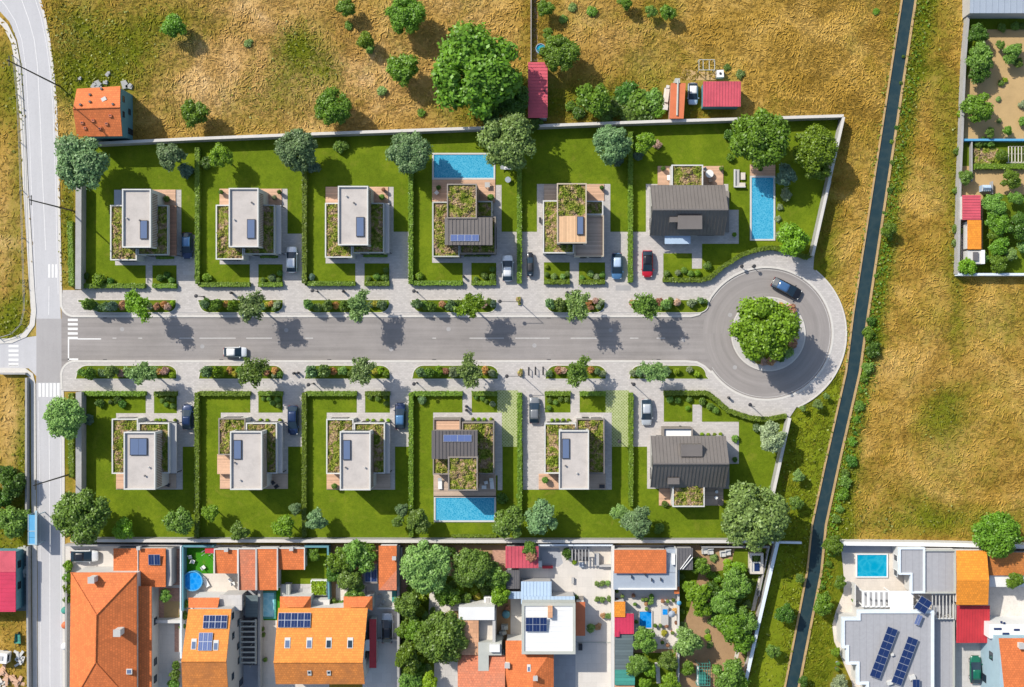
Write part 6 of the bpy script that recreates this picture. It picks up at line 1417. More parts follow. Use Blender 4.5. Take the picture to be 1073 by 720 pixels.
slopepv(213, 645, 238, 658, 4, 2); slopepv(208, 663.5, 222.5, 681, 3, 2, 'pvl'); slopewin(200.5, 669.5, 206, 680); slopewin(223.5, 671, 229, 681)
o = MB().tube(P(190, 693, r+.05), P(237, 693, r+.05), .12, n=6).build('ridge_tiles', M['tiley'], t)
roofp(t, [(197.5, 626.5, 5.6), (230, 626.5, 5.6), (228, 637, 6.1), (197.5, 637, 6.1)], 'tile', name='lower_roof'); boxw(t, 198, 627, 229.5, 640, 5.5, 'render', ins=.2)
MB().box(*rectw(229.5, 624, 253, 640, 5.2)[:2], *rectw(229.5, 624, 253, 640, 5.2)[2:], 4.6, 5.0).build('balcony', M['slab'], t); boxw(t, 230, 624.5, 252, 641, 4.6, 'renderg')
wall('yard_wall', [(271.5, 618), (271.5, 760)], .4, 2.0, M['wallconc'], 'grey wall between pergola alley and narrow pool yard')
t = bt('pergola', 'row of pale pergola beams over the dark alley right of the tall amber house', 'pergola', 260, 672)
pb_ = MB()
for i in range(9): A = rectw(251.5, 650.5+i*5.4, 268.5, 652+i*5.4, 2.7); pb_.box(*A, 2.55, 2.7)
pb_.build('beam', M['parapetg'], t)
[MB().box(*rectw(x, 649, x+1.7, 696, 2.5), 2.35, 2.55).build('rail', M['parapetg'], t) for x in (251, 267)]
[MB().tube(W(x, y)+(0,), W(x, y)+(2.4,), .07).build('post', M['parapetg'], t) for x in (253, 266) for y in (652, 673, 694)]
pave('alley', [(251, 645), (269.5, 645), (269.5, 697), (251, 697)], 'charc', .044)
t = bt('dark_canopy', 'dark translucent car canopy at the head of the pergola alley', 'canopy', 262, 634); boxw(t, 257, 624, 270, 647, 2.6, 'slate', 'canopy', 2.5, 0); [MB().tube(W(x, y)+(0,), W(x, y)+(2.4,), .06).build('post', M['dark'], t) for x in (259, 268) for y in (627, 645)]
for i, (x, y, q) in enumerate(((194, 633, 5), (193, 645, 5), (191, 656, 4), (185, 697, 5), (183, 707, 6), (182, 717, 6))): shrub(x, y, q, 'mid', f'bush left of the tall amber house, {ordi(i)} from the top', 'bushes left of the tall amber house', tall=1.4, z0=0)
for i, (x, y, rt) in enumerate(((200, 583, .2), (203, 588, 1.2), (214, 594, 2.2), (242, 607, .4), (245, 611, 1.8))): chair(x, y, rt, ['white garden chair on the turf, upper left', 'white garden chair on the turf, near its middle', 'white garden chair at the turf edge', 'white chair on the terrace right of the round pool, upper', 'white chair on the terrace right of the round pool, lower'][i], .04)
lounger(216, 609, .5, 'white lounger on the terrace right of the round pool', .04)
# ---------- 3. wide amber house
t = bt('tiled_house', 'wide amber-tiled house with a ten-module solar array and row of roof windows', 'house', 337, 675, OB)
e = 5.6; r = 7.6; e2 = 6.5
roofp(t, [(291.5, 637.2, e), (385.3, 637.2, e), (380, 694, r), (286.7, 694, r)], 'tiley'); roofp(t, [(286.7, 694, r), (380, 694, r), (382.2, 717, e2), (289, 717, e2)], 'tilem')
a = P(291.5, 637.2, e); rl = P(286.7, 694, r); rr_ = P(380, 694, r); c_ = P(289, 717, e2)
X0 = rl[0]+.3; X1 = rr_[0]-.15; Y1 = a[1]-.3; Y0 = c_[1]+.25
wl = MB(); wl.add([(X0, Y0, 0), (X1, Y0, 0), (X1, Y1, 0), (X0, Y1, 0), (X0, Y0, e2-.15), (X1, Y0, e2-.15), (X1, Y1, e-.15), (X0, Y1, e-.15), (X0, rl[1], r-.2), (X1, rl[1], r-.2)], [(0, 1, 5, 4), (2, 3, 7, 6), (1, 2, 6, 9, 5), (3, 0, 4, 8, 7)]); wl.build('wall', M['render'], t)
sl = -(r-e)/((694-637.2)*S)
def onr(y): return onroof(e, 637.2, r, 694, y)
tiltpv(t, 291.5, 642.5, 325.5, 657, onr(650)+.18, sl*14.5*S, 5, 2)
for x in (298.3, 321.2, 341.6, 364): rwin(t, x, 668.3, x+6, 678.8, onr(673.5), sl*10.5*S, 'glass' if x > 330 else 'sky_glass')
for x in (322.3, 342.6): rwin(t, x, 702.5, x+4, 708, 7.15, .3, 'glass')
MB().tube(P(286.7, 694, r+.05), P(380, 694, r+.05), .12, n=6).build('ridge_tiles', M['tiley'], t)
for yy in (-40.5, -48, -51): win(t, 'E', X1, yy-3, yy-1.8, 3.2, 4.5)
for (x0, x1, l) in ((293.3, 325.6, 'left'), (360, 390.3, 'right')):
    roofs(t, [[(x0, 625.2, 4.2), (x1, 625.2, 4.2), (x1-8, 636.5, 5.2), (x0+8, 636.5, 5.2)]], 'tile', name='porch_roof'); roofs(t, [[(x0, 625.2, 4.2), (x0+8, 636.5, 5.2), (x0, 640, 4.2)], [(x1, 625.2, 4.2), (x1-8, 636.5, 5.2), (x1, 640, 4.2)]], 'tilex', name='porch_roof'); boxw(t, x0, 625.2, x1, 641, 4.1, 'render')
roofp(t, [(387, 649, 3.6), (394.3, 649, 3.2), (394.3, 700, 3.2), (387, 700, 3.6)], 'redm', name='side_roof'); boxw(t, 386, 649, 394, 700, 3.2, 'render')
boxw(t, 324, 628, 346, 638, 2.4, 'render', 'porch_wall'); a = P(381, 679, 4); MB().box(a[0], a[1]-.6, a[0]+.9, a[1]+1.2, 3.4, 3.6).build('awning', M['white'], t)
t = bt('raised_bed', 'white-framed bed of bright green salad plants above the wide amber house', 'garden bed', 333.5, 616); A = rectw(325.5, 608, 342.5, 624, 1.0); mb = MB(); mb.box(A[0], A[1], A[2], A[1]+.2, 0, 1); mb.box(A[0], A[3]-.2, A[2], A[3], 0, 1); mb.box(A[0], A[1]+.2, A[0]+.2, A[3]-.2, 0, 1); mb.box(A[2]-.2, A[1]+.2, A[2], A[3]-.2, 0, 1); mb.build('frame', M['white'], t)
n = 700; p = np.column_stack([A[0]+.2+RNG.random(n)*(A[2]-A[0]-.4), A[1]+.2+RNG.random(n)*(A[3]-A[1]-.4), .95+.25*RNG.random(n)]); lq = leafquads(p, np.array((0, 0, 1.))+RNG.normal(scale=.5, size=(n, 3)), .25+.2*RNG.random(n)); mb = MB().box(A[0]+.2, A[1]+.2, A[2]-.2, A[3]-.2, 0, .9); k = len(mb.v); mb.v += [tuple(q) for q in lq.reshape(-1, 3)]; mb.f += [(k+4*i, k+4*i+1, k+4*i+2, k+4*i+3) for i in range(n)]; mb.m = [0]*len(mb.f); mb.build('plants', M['leaf_lime'], t)
tree(329, 581.5, 7, 'green', 'small round tree on the little lawn above the wide amber house', None, 'mid', 1.0, .8); wall('yard_wall', [(319, 573), (343.5, 573), (344.5, 636)], .3, 1.8, M['tealwall'], 'blue-grey wall round the little lawn with the raised bed')
t = bt('garden_shed', 'small grey hut roof at the left end of the grey terrace', 'shed', 300, 617); boxw(t, 295.5, 612.5, 304, 623, 2.2, 'renderg'); seams(t, 295.5, 612.5, 304, 623, 2.2, 'parapetg', 4)
lounger(320, 618, 1.57, 'grey lounger on the terrace above the wide amber house', .05, 'renderg')
for i, (x, y) in enumerate(((276, 658), (277, 664), (279, 690))): ball_pot(x, y, 3, f'pot beside the wall below the narrow pool, {ordi(i)} from the top', .04, 'mid')
# ---------- 4. wooded yard, red roofed annex
for x, y, r, c, l in ((358, 588, 14, 'green', 'leftmost'), (376, 583, 15, 'mid', 'upper middle'), (384, 579, 10, 'green', 'upper right beside the red-tiled roof'), (366, 606, 13, 'mid', 'central'), (372, 620, 10, 'mid', 'lowest, above the gravel'), (351, 602, 8, 'dark', 'lower left at the wall')): tree(x, y, r*1.15, c, l.capitalize()+' tree of the dense group in the wooded yard', 'trees of the wooded yard', None, 1.0, 1.2)
for x, y, r, l in ((349, 632, 7, 'left'), (357, 634, 5, 'right')): shrub(x, y, r, 'mid', l+' bush at the gravel above the wide amber house', None, tall=1.2, z0=0)
t = bt('solar_shed', 'low dark-roofed shed with solar sheets under the trees', 'shed', 388, 601); boxw(t, 379.5, 591, 395.5, 611.5, 2.6, 'brick'); A = rectw(379.5, 591, 395.5, 611.5, 2.6); MB().box(*A, 2.4, 2.55).build('roof', M['rendert'], t); pvarray(t, ((A[0]+A[2])/2+.2, (A[1]+A[3])/2-.3), 2.0, 2.0, 2, 1, 2.6)
t = bt('tiled_annex', 'red-orange tiled annex between wooded yard and shaded garden', 'outbuilding', 406, 595, OB); roofs(t, [[(396.8, 572, 4.0), (415.6, 572, 4.0), (415.6, 618.5, 4.0), (396.8, 618.5, 4.0)]], 'tile'); roofs(t, [[(415.6, 597, 4.01), (415.6, 618.5, 4.01), (396.8, 618.5, 4.01)]], 'tiler', .05, 'hip_patch'); boxw(t, 396.8, 572, 415.6, 618.5, 4.0, 'render'); chimney(t, 413, 585, 3.9, .6, .5, 'dark')
wall('yard_wall', [(417.3, 572), (417.3, 760)], .4, 2.0, M['wallconc'], 'dark-sided wall between white courtyard and shaded garden'); wall('yard_wall', [(393, 671), (416, 671)], .3, 1.2, M['wallconc'], 'low wall across the white courtyard below the grey car'); wall('yard_wall', [(395, 637.5), (414, 637.5)], .3, 1.0, M['parapet'], 'low white wall across the courtyard above the grey car')
t = bt('green_shed', 'narrow dark green locker roof in the corner of the white courtyard', 'shed', 413, 625); boxw(t, 410.5, 619.5, 415.3, 631.5, 2.0, 'teal', ins=0)
for i, (x, y) in enumerate(((398, 624), (402, 629.5), (399, 634))): chair(x, y, i*1.3, f'garden chair in the white courtyard, {ordi(i)} from the top', .05, 'renderg')
# ---------- 5. shaded garden
for x, y, r, c, l in ((446, 592, 24, 'olive', 'large pale green tree of the shaded garden by the red-tiled annex'), (495, 596, 19, 'mid', 'second large tree of the shaded garden by the crimson roof'), (428, 633, 13, 'mid', 'round tree at the left wall of the shaded garden, upper'), (423, 660, 8, 'green', 'small tree at the left wall of the shaded garden, middle'), (437, 662, 12, 'green', 'tree left of the broad crown in the shaded garden'), (428, 690, 14, 'dark', 'tree at the left wall of the shaded garden, lower'), (429, 712, 11, 'mid', 'tree at the bottom left of the shaded garden'), (463, 668, 24, 'mid', 'broad crowned tree left of the tan roof'), (449, 714, 9, 'lime', 'yellow-green conifer at the bottom of the shaded garden'), (521, 603, 12, 'mid', 'tree left of the grey and crimson sheds, upper'), (523, 622, 11, 'bright', 'tree left of the grey and crimson sheds, lower'), (468, 622, 13, 'dark', 'tree between the two large trees of the shaded garden'), (488, 627, 6, 'mid', 'small bush on the gravel of the shaded garden')): tree(x, y, r*1.1, 'green' if c == 'dark' else c, l, 'trees of the shaded garden', None, 1.0, 1.0)
for i, (x, y, q, c) in enumerate(sorted(((446, 645, 5, 'olive'), (453, 640, 4, 'mid'), (475, 614, 6, 'mid'), (500, 626, 5, 'yellow'), (497, 620, 5, 'lime'), (440, 690, 6, 'lime'), (448, 700, 5, 'olive'), (532, 637, 3.5, 'rust'), (458, 612, 7, 'mid'), (482, 618, 6, 'lime'), (510, 618, 7, 'mid'), (436, 608, 7, 'mid'), (434, 618, 7, 'green'), (442, 626, 6, 'lime'), (440, 640, 6, 'lime'), (446, 652, 6, 'mid'), (434, 650, 7, 'mid'), (440, 676, 8, 'mid'), (441, 700, 7, 'green'), (428, 676, 8, 'mid'), (424, 646, 6, 'green'), (472, 578, 6, 'dark'), (508, 582, 6, 'dark'), (470, 630, 5, 'mid')))): shrub(x, y, q, c, f'{word[c]} garden bush of the shaded garden, {ordi(i)} from the left', 'bushes of the shaded garden', tall=1.0, z0=0)
wall('yard_wall', [(420.5, 574), (420.5, 598)], .25, 1.2, M['wallconc'], 'short low wall at the left of the large shaded garden tree')
t = bt('flat_house', 'tan and white flat-roofed house with tiled front left of the blue-white house', 'house', 505, 668, OB)
boxw(t, 480.5, 636.5, 518, 650, 5.2, 'whiteroof', ins=0); boxw(t, 480, 649, 501.5, 686.5, 4.6, 'renderg'); roofp(t, [(480, 649.5, 4.9), (501.5, 649.5, 4.9), (501.5, 686.5, 4.5), (480, 686.5, 4.5)], 'tilet')
boxw(t, 502, 646, 517.5, 674, 3.4, 'cream', ins=0); MB().box(*rectw(516, 640, 519, 675, 5)[:2], *rectw(516, 640, 519, 675, 5)[2:], 0, 4.8).build('parapet_wall', M['renderg'], t)
boxw(t, 501, 673.5, 525.5, 687, 5.0, 'parapetg', ins=0, name='flat_roof'); boxw(t, 501, 687, 512, 703.5, 5.0, 'parapetg', ins=0, name='flat_roof'); boxw(t, 511.5, 674.5, 525, 685, 5.6, 'whiteroof', h0=4.9, name='white_parapet', ins=.2)
roofp(t, [(479.6, 686.8, 4.2), (529.2, 686.8, 4.2), (529.2, 722, 5.6), (479.6, 722, 5.6)], 'tiler'); roofp(t, [(479.6, 722, 5.6), (529.2, 722, 5.6), (529.2, 750, 4.2), (479.6, 750, 4.2)], 'tiler'); boxw(t, 479.6, 686.8, 529.2, 750, 4.1, 'render')
t = bt('garden_hut', 'small white open hut on the gravel above the flat-roofed house', 'hut', 513, 630); boxw(t, 507, 625.5, 519.5, 635, 2.2, 'white', ins=0); boxw(t, 509, 627, 513, 633, 2.3, 'renderg', 'hatch', 2.0, 0)
a = W(530.5, 642.5); tag(MB().lathe((a[0], a[1], 0), [(.62, 0), (.66, 1.0), (.4, 1.25), (.15, 1.3)], 16).build('water_tank', M['tealwall'], None, True, (a[0], a[1], 0)), 'dark blue-grey water tank beside the flat-roofed house', 'water tank')
for i, (x, y) in enumerate(((529, 656), (527, 662), (524, 668), (522, 672))): a = W(x, y); tag(MB().obox((a[0], a[1], .03), 1.1, .8, .9, .4*i).obox((a[0]+.2, a[1]+.1, .93), .6, .5, .4, .3).build('stacked_crates', M['parapetg'], None, False, (a[0], a[1], .03)), f'pale stacked crates along the passage right of the flat-roofed house, {ordi(i)} from the top', 'crates', 'stacked crates')
# ---------- 6. crimson shed, blue and white house, plaza
t = bt('metal_shed', 'rose red ribbed metal shed roof at the southern wall above the grey shed', 'shed', 547, 584, 'coloured sheet-metal sheds'); seams(t, 529.7, 572.3, 564.2, 595.6, 3.4, 'red', 9, slope=.4); boxw(t, 529.7, 572.3, 564.2, 595.6, 3.2, 'wallconc')
shrub(554, 574.5, 8, 'mid', 'green tree top leaning over the rose red shed', None, tall=1.0, z0=2.6); shrub(556, 584, 6, 'rust', 'reddish twiggy bush over the rose red shed', None, tall=.6, z0=3.5)
t = bt('metal_shed', 'dark grey flat shed below the rose red shed', 'shed', 537, 607, 'coloured sheet-metal sheds'); seams(t, 530.2, 597.5, 544.5, 617, 2.8, 'charc', 6); boxw(t, 530.2, 597.5, 544.5, 617, 2.7, 'renderg')
t = bt('metal_shed', 'little pale blue shed roof left of the blue-roofed wing', 'shed', 539, 623.5, 'coloured sheet-metal sheds'); seams(t, 532, 620, 546, 627.5, 2.6, 'bluesheet', 4); boxw(t, 532, 620, 546, 627.5, 2.5, 'renderg')
t = bt('white_house', 'white flat-roofed house with pale blue metal wing and blue solar panels', 'house', 575, 660, OB)
seams(t, 546, 609.7, 577.8, 626, 3.6, 'bluesheet', 9, slope=-.3); boxw(t, 546, 609.7, 577.8, 626, 3.4, 'renderg'); seams(t, 546, 625, 602.2, 633, 4.0, 'bluesheet', 14, name='blue_roof'); boxw(t, 546, 625, 602.2, 633, 3.9, 'renderg')
volume(t, 546.6, 632.2, 603, 685.6, 6.2, 'whiteroof', 'parapetg', 'parapetg', pw=.45, ph=.25); tiltpv(t, 550.8, 646.8, 573.2, 662, 6.7, .25, 3, 2); A = rectw(574, 636, 579, 647.5, 7.2); MB().box(*A, 6.2, 7.2).build('chimney', M['tilet'], t)
sm = MB(); A = rectw(550, 634, 599.6, 683.4, 6.3)
for i in range(1, 9): y = A[1]+(A[3]-A[1])*i/9; sm.box(A[0]+.1, y-.03, A[2]-.1, y+.03, 6.25, 6.30)
sm.build('roof_seam', M['white'], t)
roofp(t, [(603.3, 631, 3.2), (613.2, 631, 2.9), (613.2, 666.3, 2.9), (603.3, 666.3, 3.2)], 'rust', name='side_roof'); boxw(t, 603.3, 631, 613, 666, 2.8, 'render')
t = bt('tiled_house', 'orange tiled house below the white roof, hip at its right', 'house', 555, 700, OB)
roofs(t, [[(529.8, 671.5, 4.6), (548, 671.5, 4.6), (548, 682, 4.9), (529.8, 682, 4.9)]], 'tile'); roofs(t, [[(529.8, 681.8, 4.9), (580.2, 679, 4.9), (559, 709.5, 6.4), (556, 760, 6.4), (529.8, 760, 4.9)]], 'tile'); roofs(t, [[(580.2, 679, 4.9), (580.2, 760, 4.9), (556, 760, 6.4), (559, 709.5, 6.4)]], 'tilex'); boxw(t, 529.8, 672, 579.8, 760, 4.5, 'render'); rwin(t, 552.3, 696.5, 556, 703.5, 5.9, -.3); chimney(t, 531.5, 697.5, 4.8, .9, .7, 'white'); chimney(t, 561, 711, 6.0, .8, .6, 'parapet')
wall('yard_wall', [(642.3, 572), (642.3, 760)], .5, 2.0, M['render'], 'white wall between plaza and cluttered terrace'); wall('yard_wall', [(564, 571.3), (642, 571.3)], .3, 1.7, M['wallblue'], 'pale wall at the top of the plaza'); wall('low_wall', [(628, 593.2), (641, 593.2)], .3, 1.0, M['renderg'], 'low grey wall below the raised cream area'); wall('low_wall', [(604, 673.3), (641, 673.3)], .12, .14, M['parapetg'], 'low step across the plaza')
t = bt('trellis', 'dark trellis pergola at the top of the plaza', 'pergola', 608, 581)
A = rectw(599.5, 576, 617, 587.5, 2.5); mb = MB()
for i in range(6): x = A[0]+(A[2]-A[0])*i/5; mb.box(x-.09, A[1], x+.09, A[3], 2.35, 2.5)
mb.build('beam', M['wallconc'], t); [MB().box(A[0], y-.05, A[2], y+.05, 2.2, 2.35).build('rail', M['dark'], t) for y in (A[1]+.1, A[3]-.1)]; [MB().tube((x, y, 0), (x, y, 2.2), .06).build('post', M['dark'], t) for x in (A[0]+.1, A[2]-.1) for y in (A[1]+.1, A[3]-.1)]
pave('painted_shade_floor', [(599, 576), (617, 576), (617, 588), (599, 588)], 'charc', .04)  # charcoal sheet paints the shade under the trellis
shrub(594.5, 580, 6, 'dark', 'dark green bush left of the plaza trellis', None, tall=1.3, z0=0); shrub(602, 589, 3, 'lime', 'yellow-green potted bush below the plaza trellis', None, tall=1.0, z0=0)
k = 0
for row, (y, xs_) in enumerate(((611.5, (626, 631.5, 637)), (628, (626, 631.5, 638)), (645, (632, 636.5, 640.5)))):
    for x in xs_:
        k += 1; shrub(x, y+random.uniform(-.6, .6), 3.3, ['olive', 'olive', 'rust'][row % 3] if x == xs_[0] else 'olive', f'potted plaza shrub, {ordi(k-1)} reading the three short rows downward', 'plaza shrub rows', tall=1.2, z0=.1)
shrub(619, 658, 5, 'olive', 'straggly olive bush beside the rust orange side roof', None, z0=.1); shrub(626.5, 656.5, 4, 'rust', 'reddish bush right of the straggly olive one on the plaza', None, z0=.1); shrub(604, 626, 3, 'olive', 'small olive bush above the rust orange side roof', None, z0=.1)
for x, y, w, d, h, m, l in ((609, 626.5, .65, .75, .9, 'rendert', 'brown crate above the rust orange side roof'), (608, 677, .6, .9, .8, 'dark', 'dark barrow on the shaded part of the plaza'), (600, 607.5, .35, .95, .5, 'renderg', 'narrow grey bench in the middle of the plaza'), (588, 622.5, .6, .5, .9, 'white', 'white air unit behind the blue metal roof'), (573.7, 593.5, 1.7, .35, .7, 'redm', 'red low rack at the painted grey shade of the plaza'), (566, 589, .5, .9, 1.5, 'white', 'white cabinet at the right end of the rose red shed'), (609, 591, .7, .7, .6, 'bluegrey', 'blue-grey box below the plaza trellis'), (625, 585, .7, 2.0, 1.0, 'renderg', 'grey equipment rack left of the raised cream area')):
    a = W(x, y); mb = MB(); mb.box(a[0]-w/2, a[1]-d/2, a[0]+w/2, a[1]+d/2, .12, h); mb.box(a[0]-w/2-.04, a[1]-d/2-.04, a[0]+w/2+.04, a[1]+d/2+.04, h, h+.06)
    for sx in (-1, 1):
        for sy in (-1, 1): mb.box(a[0]+sx*(w/2-.06)-.04, a[1]+sy*(d/2-.06)-.04, a[0]+sx*(w/2-.06)+.04, a[1]+sy*(d/2-.06)+.04, .03, .12)
    tag(mb.build('yard_item', M[m], None, False, (a[0], a[1], 0)), l, l.split()[1] if l.split()[1] in ('crate', 'barrow', 'cabinet') else 'yard item')
# ---------- 7. deck house and cluttered terrace
t = bt('tiled_house', 'orange roofed long house with blue-grey deck beside the charcoal roof', 'house', 675, 595, OB)
roofp(t, [(643.6, 576.3, 3.8), (698.2, 576.3, 3.8), (698.2, 600.8, 3.4), (643.6, 600.8, 3.4)], 'tile'); boxw(t, 643.6, 576.3, 698.2, 600.8, 3.4, 'render'); boxw(t, 643, 600, 709, 618, 2.9, 'bluegrey', ins=0, name='roof_deck'); boxw(t, 697.8, 575.5, 709, 600.5, 2.9, 'bluegrey', ins=.03, name='roof_deck')
A = rectw(648, 616.8, 708.5, 618, 3.2); MB().box(*A, 2.7, 3.2).build('deck_parapet', M['white'], t); A = rectw(708.2, 575, 709.4, 618, 3.3); MB().box(*A, 0, 3.3).build('side_wall', M['parapet'], t); MB().box(*rectw(704, 581, 707.5, 592, 3.6), 2.75, 3.5).build('roof_unit', M['white'], t)
for x, y, l in ((661.5, 603.3, 0), (676, 601, 0), (682.5, 606.5, 0), (692, 606, 0)): A = rectw(x, y, x+(.8 if l == 0 else 2), y+3, 3.3); MB().box(*A, 2.75, 3.3).build('deck_post', M['dark'], t)
t = bt('metal_shed', 'charcoal roofed shed with two white rails at the earthy orchard corner', 'shed', 717, 586, 'coloured sheet-metal sheds'); seams(t, 709.6, 574.3, 726, 597.3, 3.2, 'charc', 5, slope=.2); boxw(t, 709.6, 574.3, 726, 597.3, 3.0, 'renderg')
for dx in (0, 2.4): MB().tube(P(713+dx, 596.5, 3.35), P(724+dx*.8, 581.5+dx, 3.45), .07).build('rail', M['white'], t)
t = bt('tile_hut', 'tiny orange tiled hut at the end of the white deck parapet', 'hut', 709, 618); boxw(t, 706.5, 615, 711.8, 622.3, 2.6, 'render'); roofp(t, [(706.5, 615, 2.7), (711.8, 615, 2.7), (711.8, 622.3, 2.5), (706.5, 622.3, 2.5)], 'tile')
t = bt('metal_shed', 'small bright orange roof above the crimson roof at the plaza wall', 'shed', 649, 638, 'coloured sheet-metal sheds'); roofp(t, [(643.6, 630.6, 3.3), (655.2, 630.6, 3.3), (655.2, 646.6, 3.0), (643.6, 646.6, 3.0)], 'tileo'); boxw(t, 643.6, 630.6, 655.2, 646.6, 3.0, 'render')
t = bt('metal_shed', 'crimson sheet roof left of the small bright blue pool', 'shed', 654, 654, 'coloured sheet-metal sheds'); seams(t, 643.9, 643, 664.2, 664.4, 2.8, 'crim', 6, hh=.03); boxw(t, 643.9, 643, 664.2, 664.4, 2.7, 'render'); seams(t, 643.9, 662, 649.2, 667.3, 2.95, 'crim', 2, hh=.03, name='corner_roof')
t = bt('metal_shed', 'long dark slate sheet roof below the crimson roof', 'shed', 654, 683, 'coloured sheet-metal sheds'); seams(t, 644.3, 664.6, 663.4, 702.3, 2.5, 'slate', 9, 'y', hh=.03); boxw(t, 644.3, 664.6, 663.4, 702.3, 2.4, 'renderg')
t = bt('metal_shed', 'teal sheet roof at the bottom below the slate roof', 'shed', 655, 710, 'coloured sheet-metal sheds'); seams(t, 644.3, 702, 665.2, 718, 2.6, 'teal', 5, 'y', hh=.03); boxw(t, 644.3, 702, 665.2, 718, 2.5, 'renderg'); seams(t, 644.3, 718.2, 665, 745, 2.3, 'tilet', 5, 'y', hh=.03, name='pink_roof')
wall('yard_wall', [(711, 597), (711, 760)], .3, 1.6, M['parapet'], 'pale wall between cluttered terrace and earthy orchard')
t = bt('long_table', 'long grey market table with blue and white cloths on the cluttered terrace', 'table', 696, 644); a = W(696, 644); MB().box(a[0]-.6, a[1]-1.6, a[0]+.6, a[1]+1.6, .7, .78).build('table_top', M['renderg'], t); MB().box(a[0]-.35, a[1]+.2, a[0]+.45, a[1]+1.1, .78, .84).build('cloth', M['poold'], t); [MB().obox((a[0]+sx*.5, a[1]+sy*1.5, .03), .08, .08, .67).build('leg', M['dark'], t) for sx in (-1, 1) for sy in (-1, 1)]
t = bt('parasol', 'blue-grey parasol right of the long market table', 'parasol', 702.5, 640); a = W(702.5, 640); MB().lathe((a[0], a[1], 0), [(.6, 2.1), (.3, 2.3), (.05, 2.4)], 8).build('canopy', M['bluegrey'], t); MB().tube((a[0], a[1], 0), (a[0], a[1], 2.2), .03).build('pole', M['dark'], t)
a = W(710, 629); t = bt('parasol', 'small blue parasol at the orchard wall', 'parasol', 710, 629); MB().lathe((a[0], a[1], 0), [(.4, 1.9), (.2, 2.05), (.03, 2.1)], 8).build('canopy', M['cyan'], t); MB().tube((a[0], a[1], 0), (a[0], a[1], 2), .03).build('pole', M['dark'], t)
shrub(682.5, 625, 3, 'mid', 'narrow climbing bush above the small blue pool, top', None, tall=1.4, z0=.05); shrub(682, 631, 3.5, 'olive', 'narrow climbing bush above the small blue pool, bottom', None, tall=1.4, z0=.05)
for i, (x, y, m) in enumerate(sorted(((663.5, 623, 'redm'), (652, 623.5, 'white'), (646, 627.5, 'cyan'), (646, 618.5, 'cyan'), (665, 632, 'bluegrey'), (673, 627.5, 'dark'), (677, 627, 'dark'), (676.5, 632, 'rendert'), (677, 637, 'dark'), (666.3, 650.5, 'dark'), (694, 629, 'rust'), (699, 629, 'rust'), (705, 628, 'dark'), (708, 651.5, 'dark'), (691.5, 654.5, 'dark'), (698, 655, 'dark'), (693.5, 672, 'rust'), (699, 675, 'dark'), (686, 654.5, 'dark'), (704, 662, 'rust')), key=lambda q: q[1])):
    ball_pot(x, y, 2.6, f'pot or tub among the clutter of the terrace, {ordi(i)} from the top', .03, ['mid', 'rust', 'olive'][i % 3], m)
shrub(696, 663.5, 3.5, 'yellow', 'yellowish bush below the long market table', None, z0=.05); shrub(708, 640, 4, 'orange', 'orange tinged bush at the orchard wall', None, z0=.05)
for x, y, r, c, l in ((675.5, 670.5, 14, 'mid', 'round tree below the small blue pool'), (668, 697, 12, 'mid', 'round tree right of the slate roof'), (681, 702, 8, 'bright', 'narrow tree by the stone path below the cluttered terrace'), (700, 693, 11, 'mid', 'wide bush-like tree right of the stone path'), (703, 716, 11, 'bright', 'bright tree at the bottom right of the stone path'), (676, 716, 7, 'bright', 'bright small tree at the bottom left of the stone path'), (719.5, 672, 16, 'olive', 'olive-yellow round tree on the orchard wall')): tree(x, y, r, c, l, 'trees around the cluttered terrace', None, 1.0, .8)
pave('stone_path', [(686, 694), (691, 694), (692, 716), (688, 716)], 'gravel', .045)
# ---------- 8. earthy orchard
for x, y, r, c, l in ((734, 593, 9, 'green', 'small round tree right of the charcoal shed'), (732, 622, 13, 'bright', 'bright tall tree in the upper left of the orchard'), (736, 638, 9, 'bright', 'bright lower half of the double crown in the upper left orchard'), (722, 615, 7, 'bright', 'small bright tree at the orchard wall'), (771, 613, 15, 'mid', 'tree left of the white well house'), (757, 632, 14, 'mid', 'tree in the middle of the orchard'), (765, 655, 16, 'green', 'large dark tree low in the middle of the orchard'), (779, 652, 13, 'mid', 'tree at the stone path of the orchard'), (777, 671, 12, 'green', 'tree at the lower end of the stone path in the orchard'), (773, 597, 8, 'bright', 'bright small tree above the one left of the well house'), (748, 618, 9, 'dark', 'dark tree between the bright and middle orchard trees'), (721, 700, 7, 'green', 'small tree at the bottom left of the orchard'), (763, 706, 16, 'mid', 'large tree at the bottom of the orchard by the blue-topped wall'), (775, 716, 9, 'bright', 'bright tree at the bottom corner by the blue-topped wall')): tree(x, y, r*1.1, c, l, 'orchard trees', None, .9, .6)
t = bt('netted_coop', 'green netted coop at the bottom of the orchard', 'coop', 736, 707); A = rectw(730.5, 695, 744, 718.5, 2); mb = MB()
for x in np.linspace(A[0], A[2], 6): mb.box(x-.03, A[1], x+.03, A[3], 1.9, 1.96)
for y in np.linspace(A[1], A[3], 8): mb.box(A[0], y-.03, A[2], y+.03, 1.96, 2.0)
for x in (A[0], A[2]):
    for y in (A[1], A[3]): mb.box(x-.05, y-.05, x+.05, y+.05, 0, 1.9)
mb.build('frame', M['teal'], t); A = rectw(732, 707, 740, 717, 1.6); MB().box(*A, 0, 1.6).build('nest_box', M['teal'], t); A = rectw(730.5, 699, 732, 718.5, 1.2); MB().box(*A, 0, 1.2).build('side', M['white'], t)
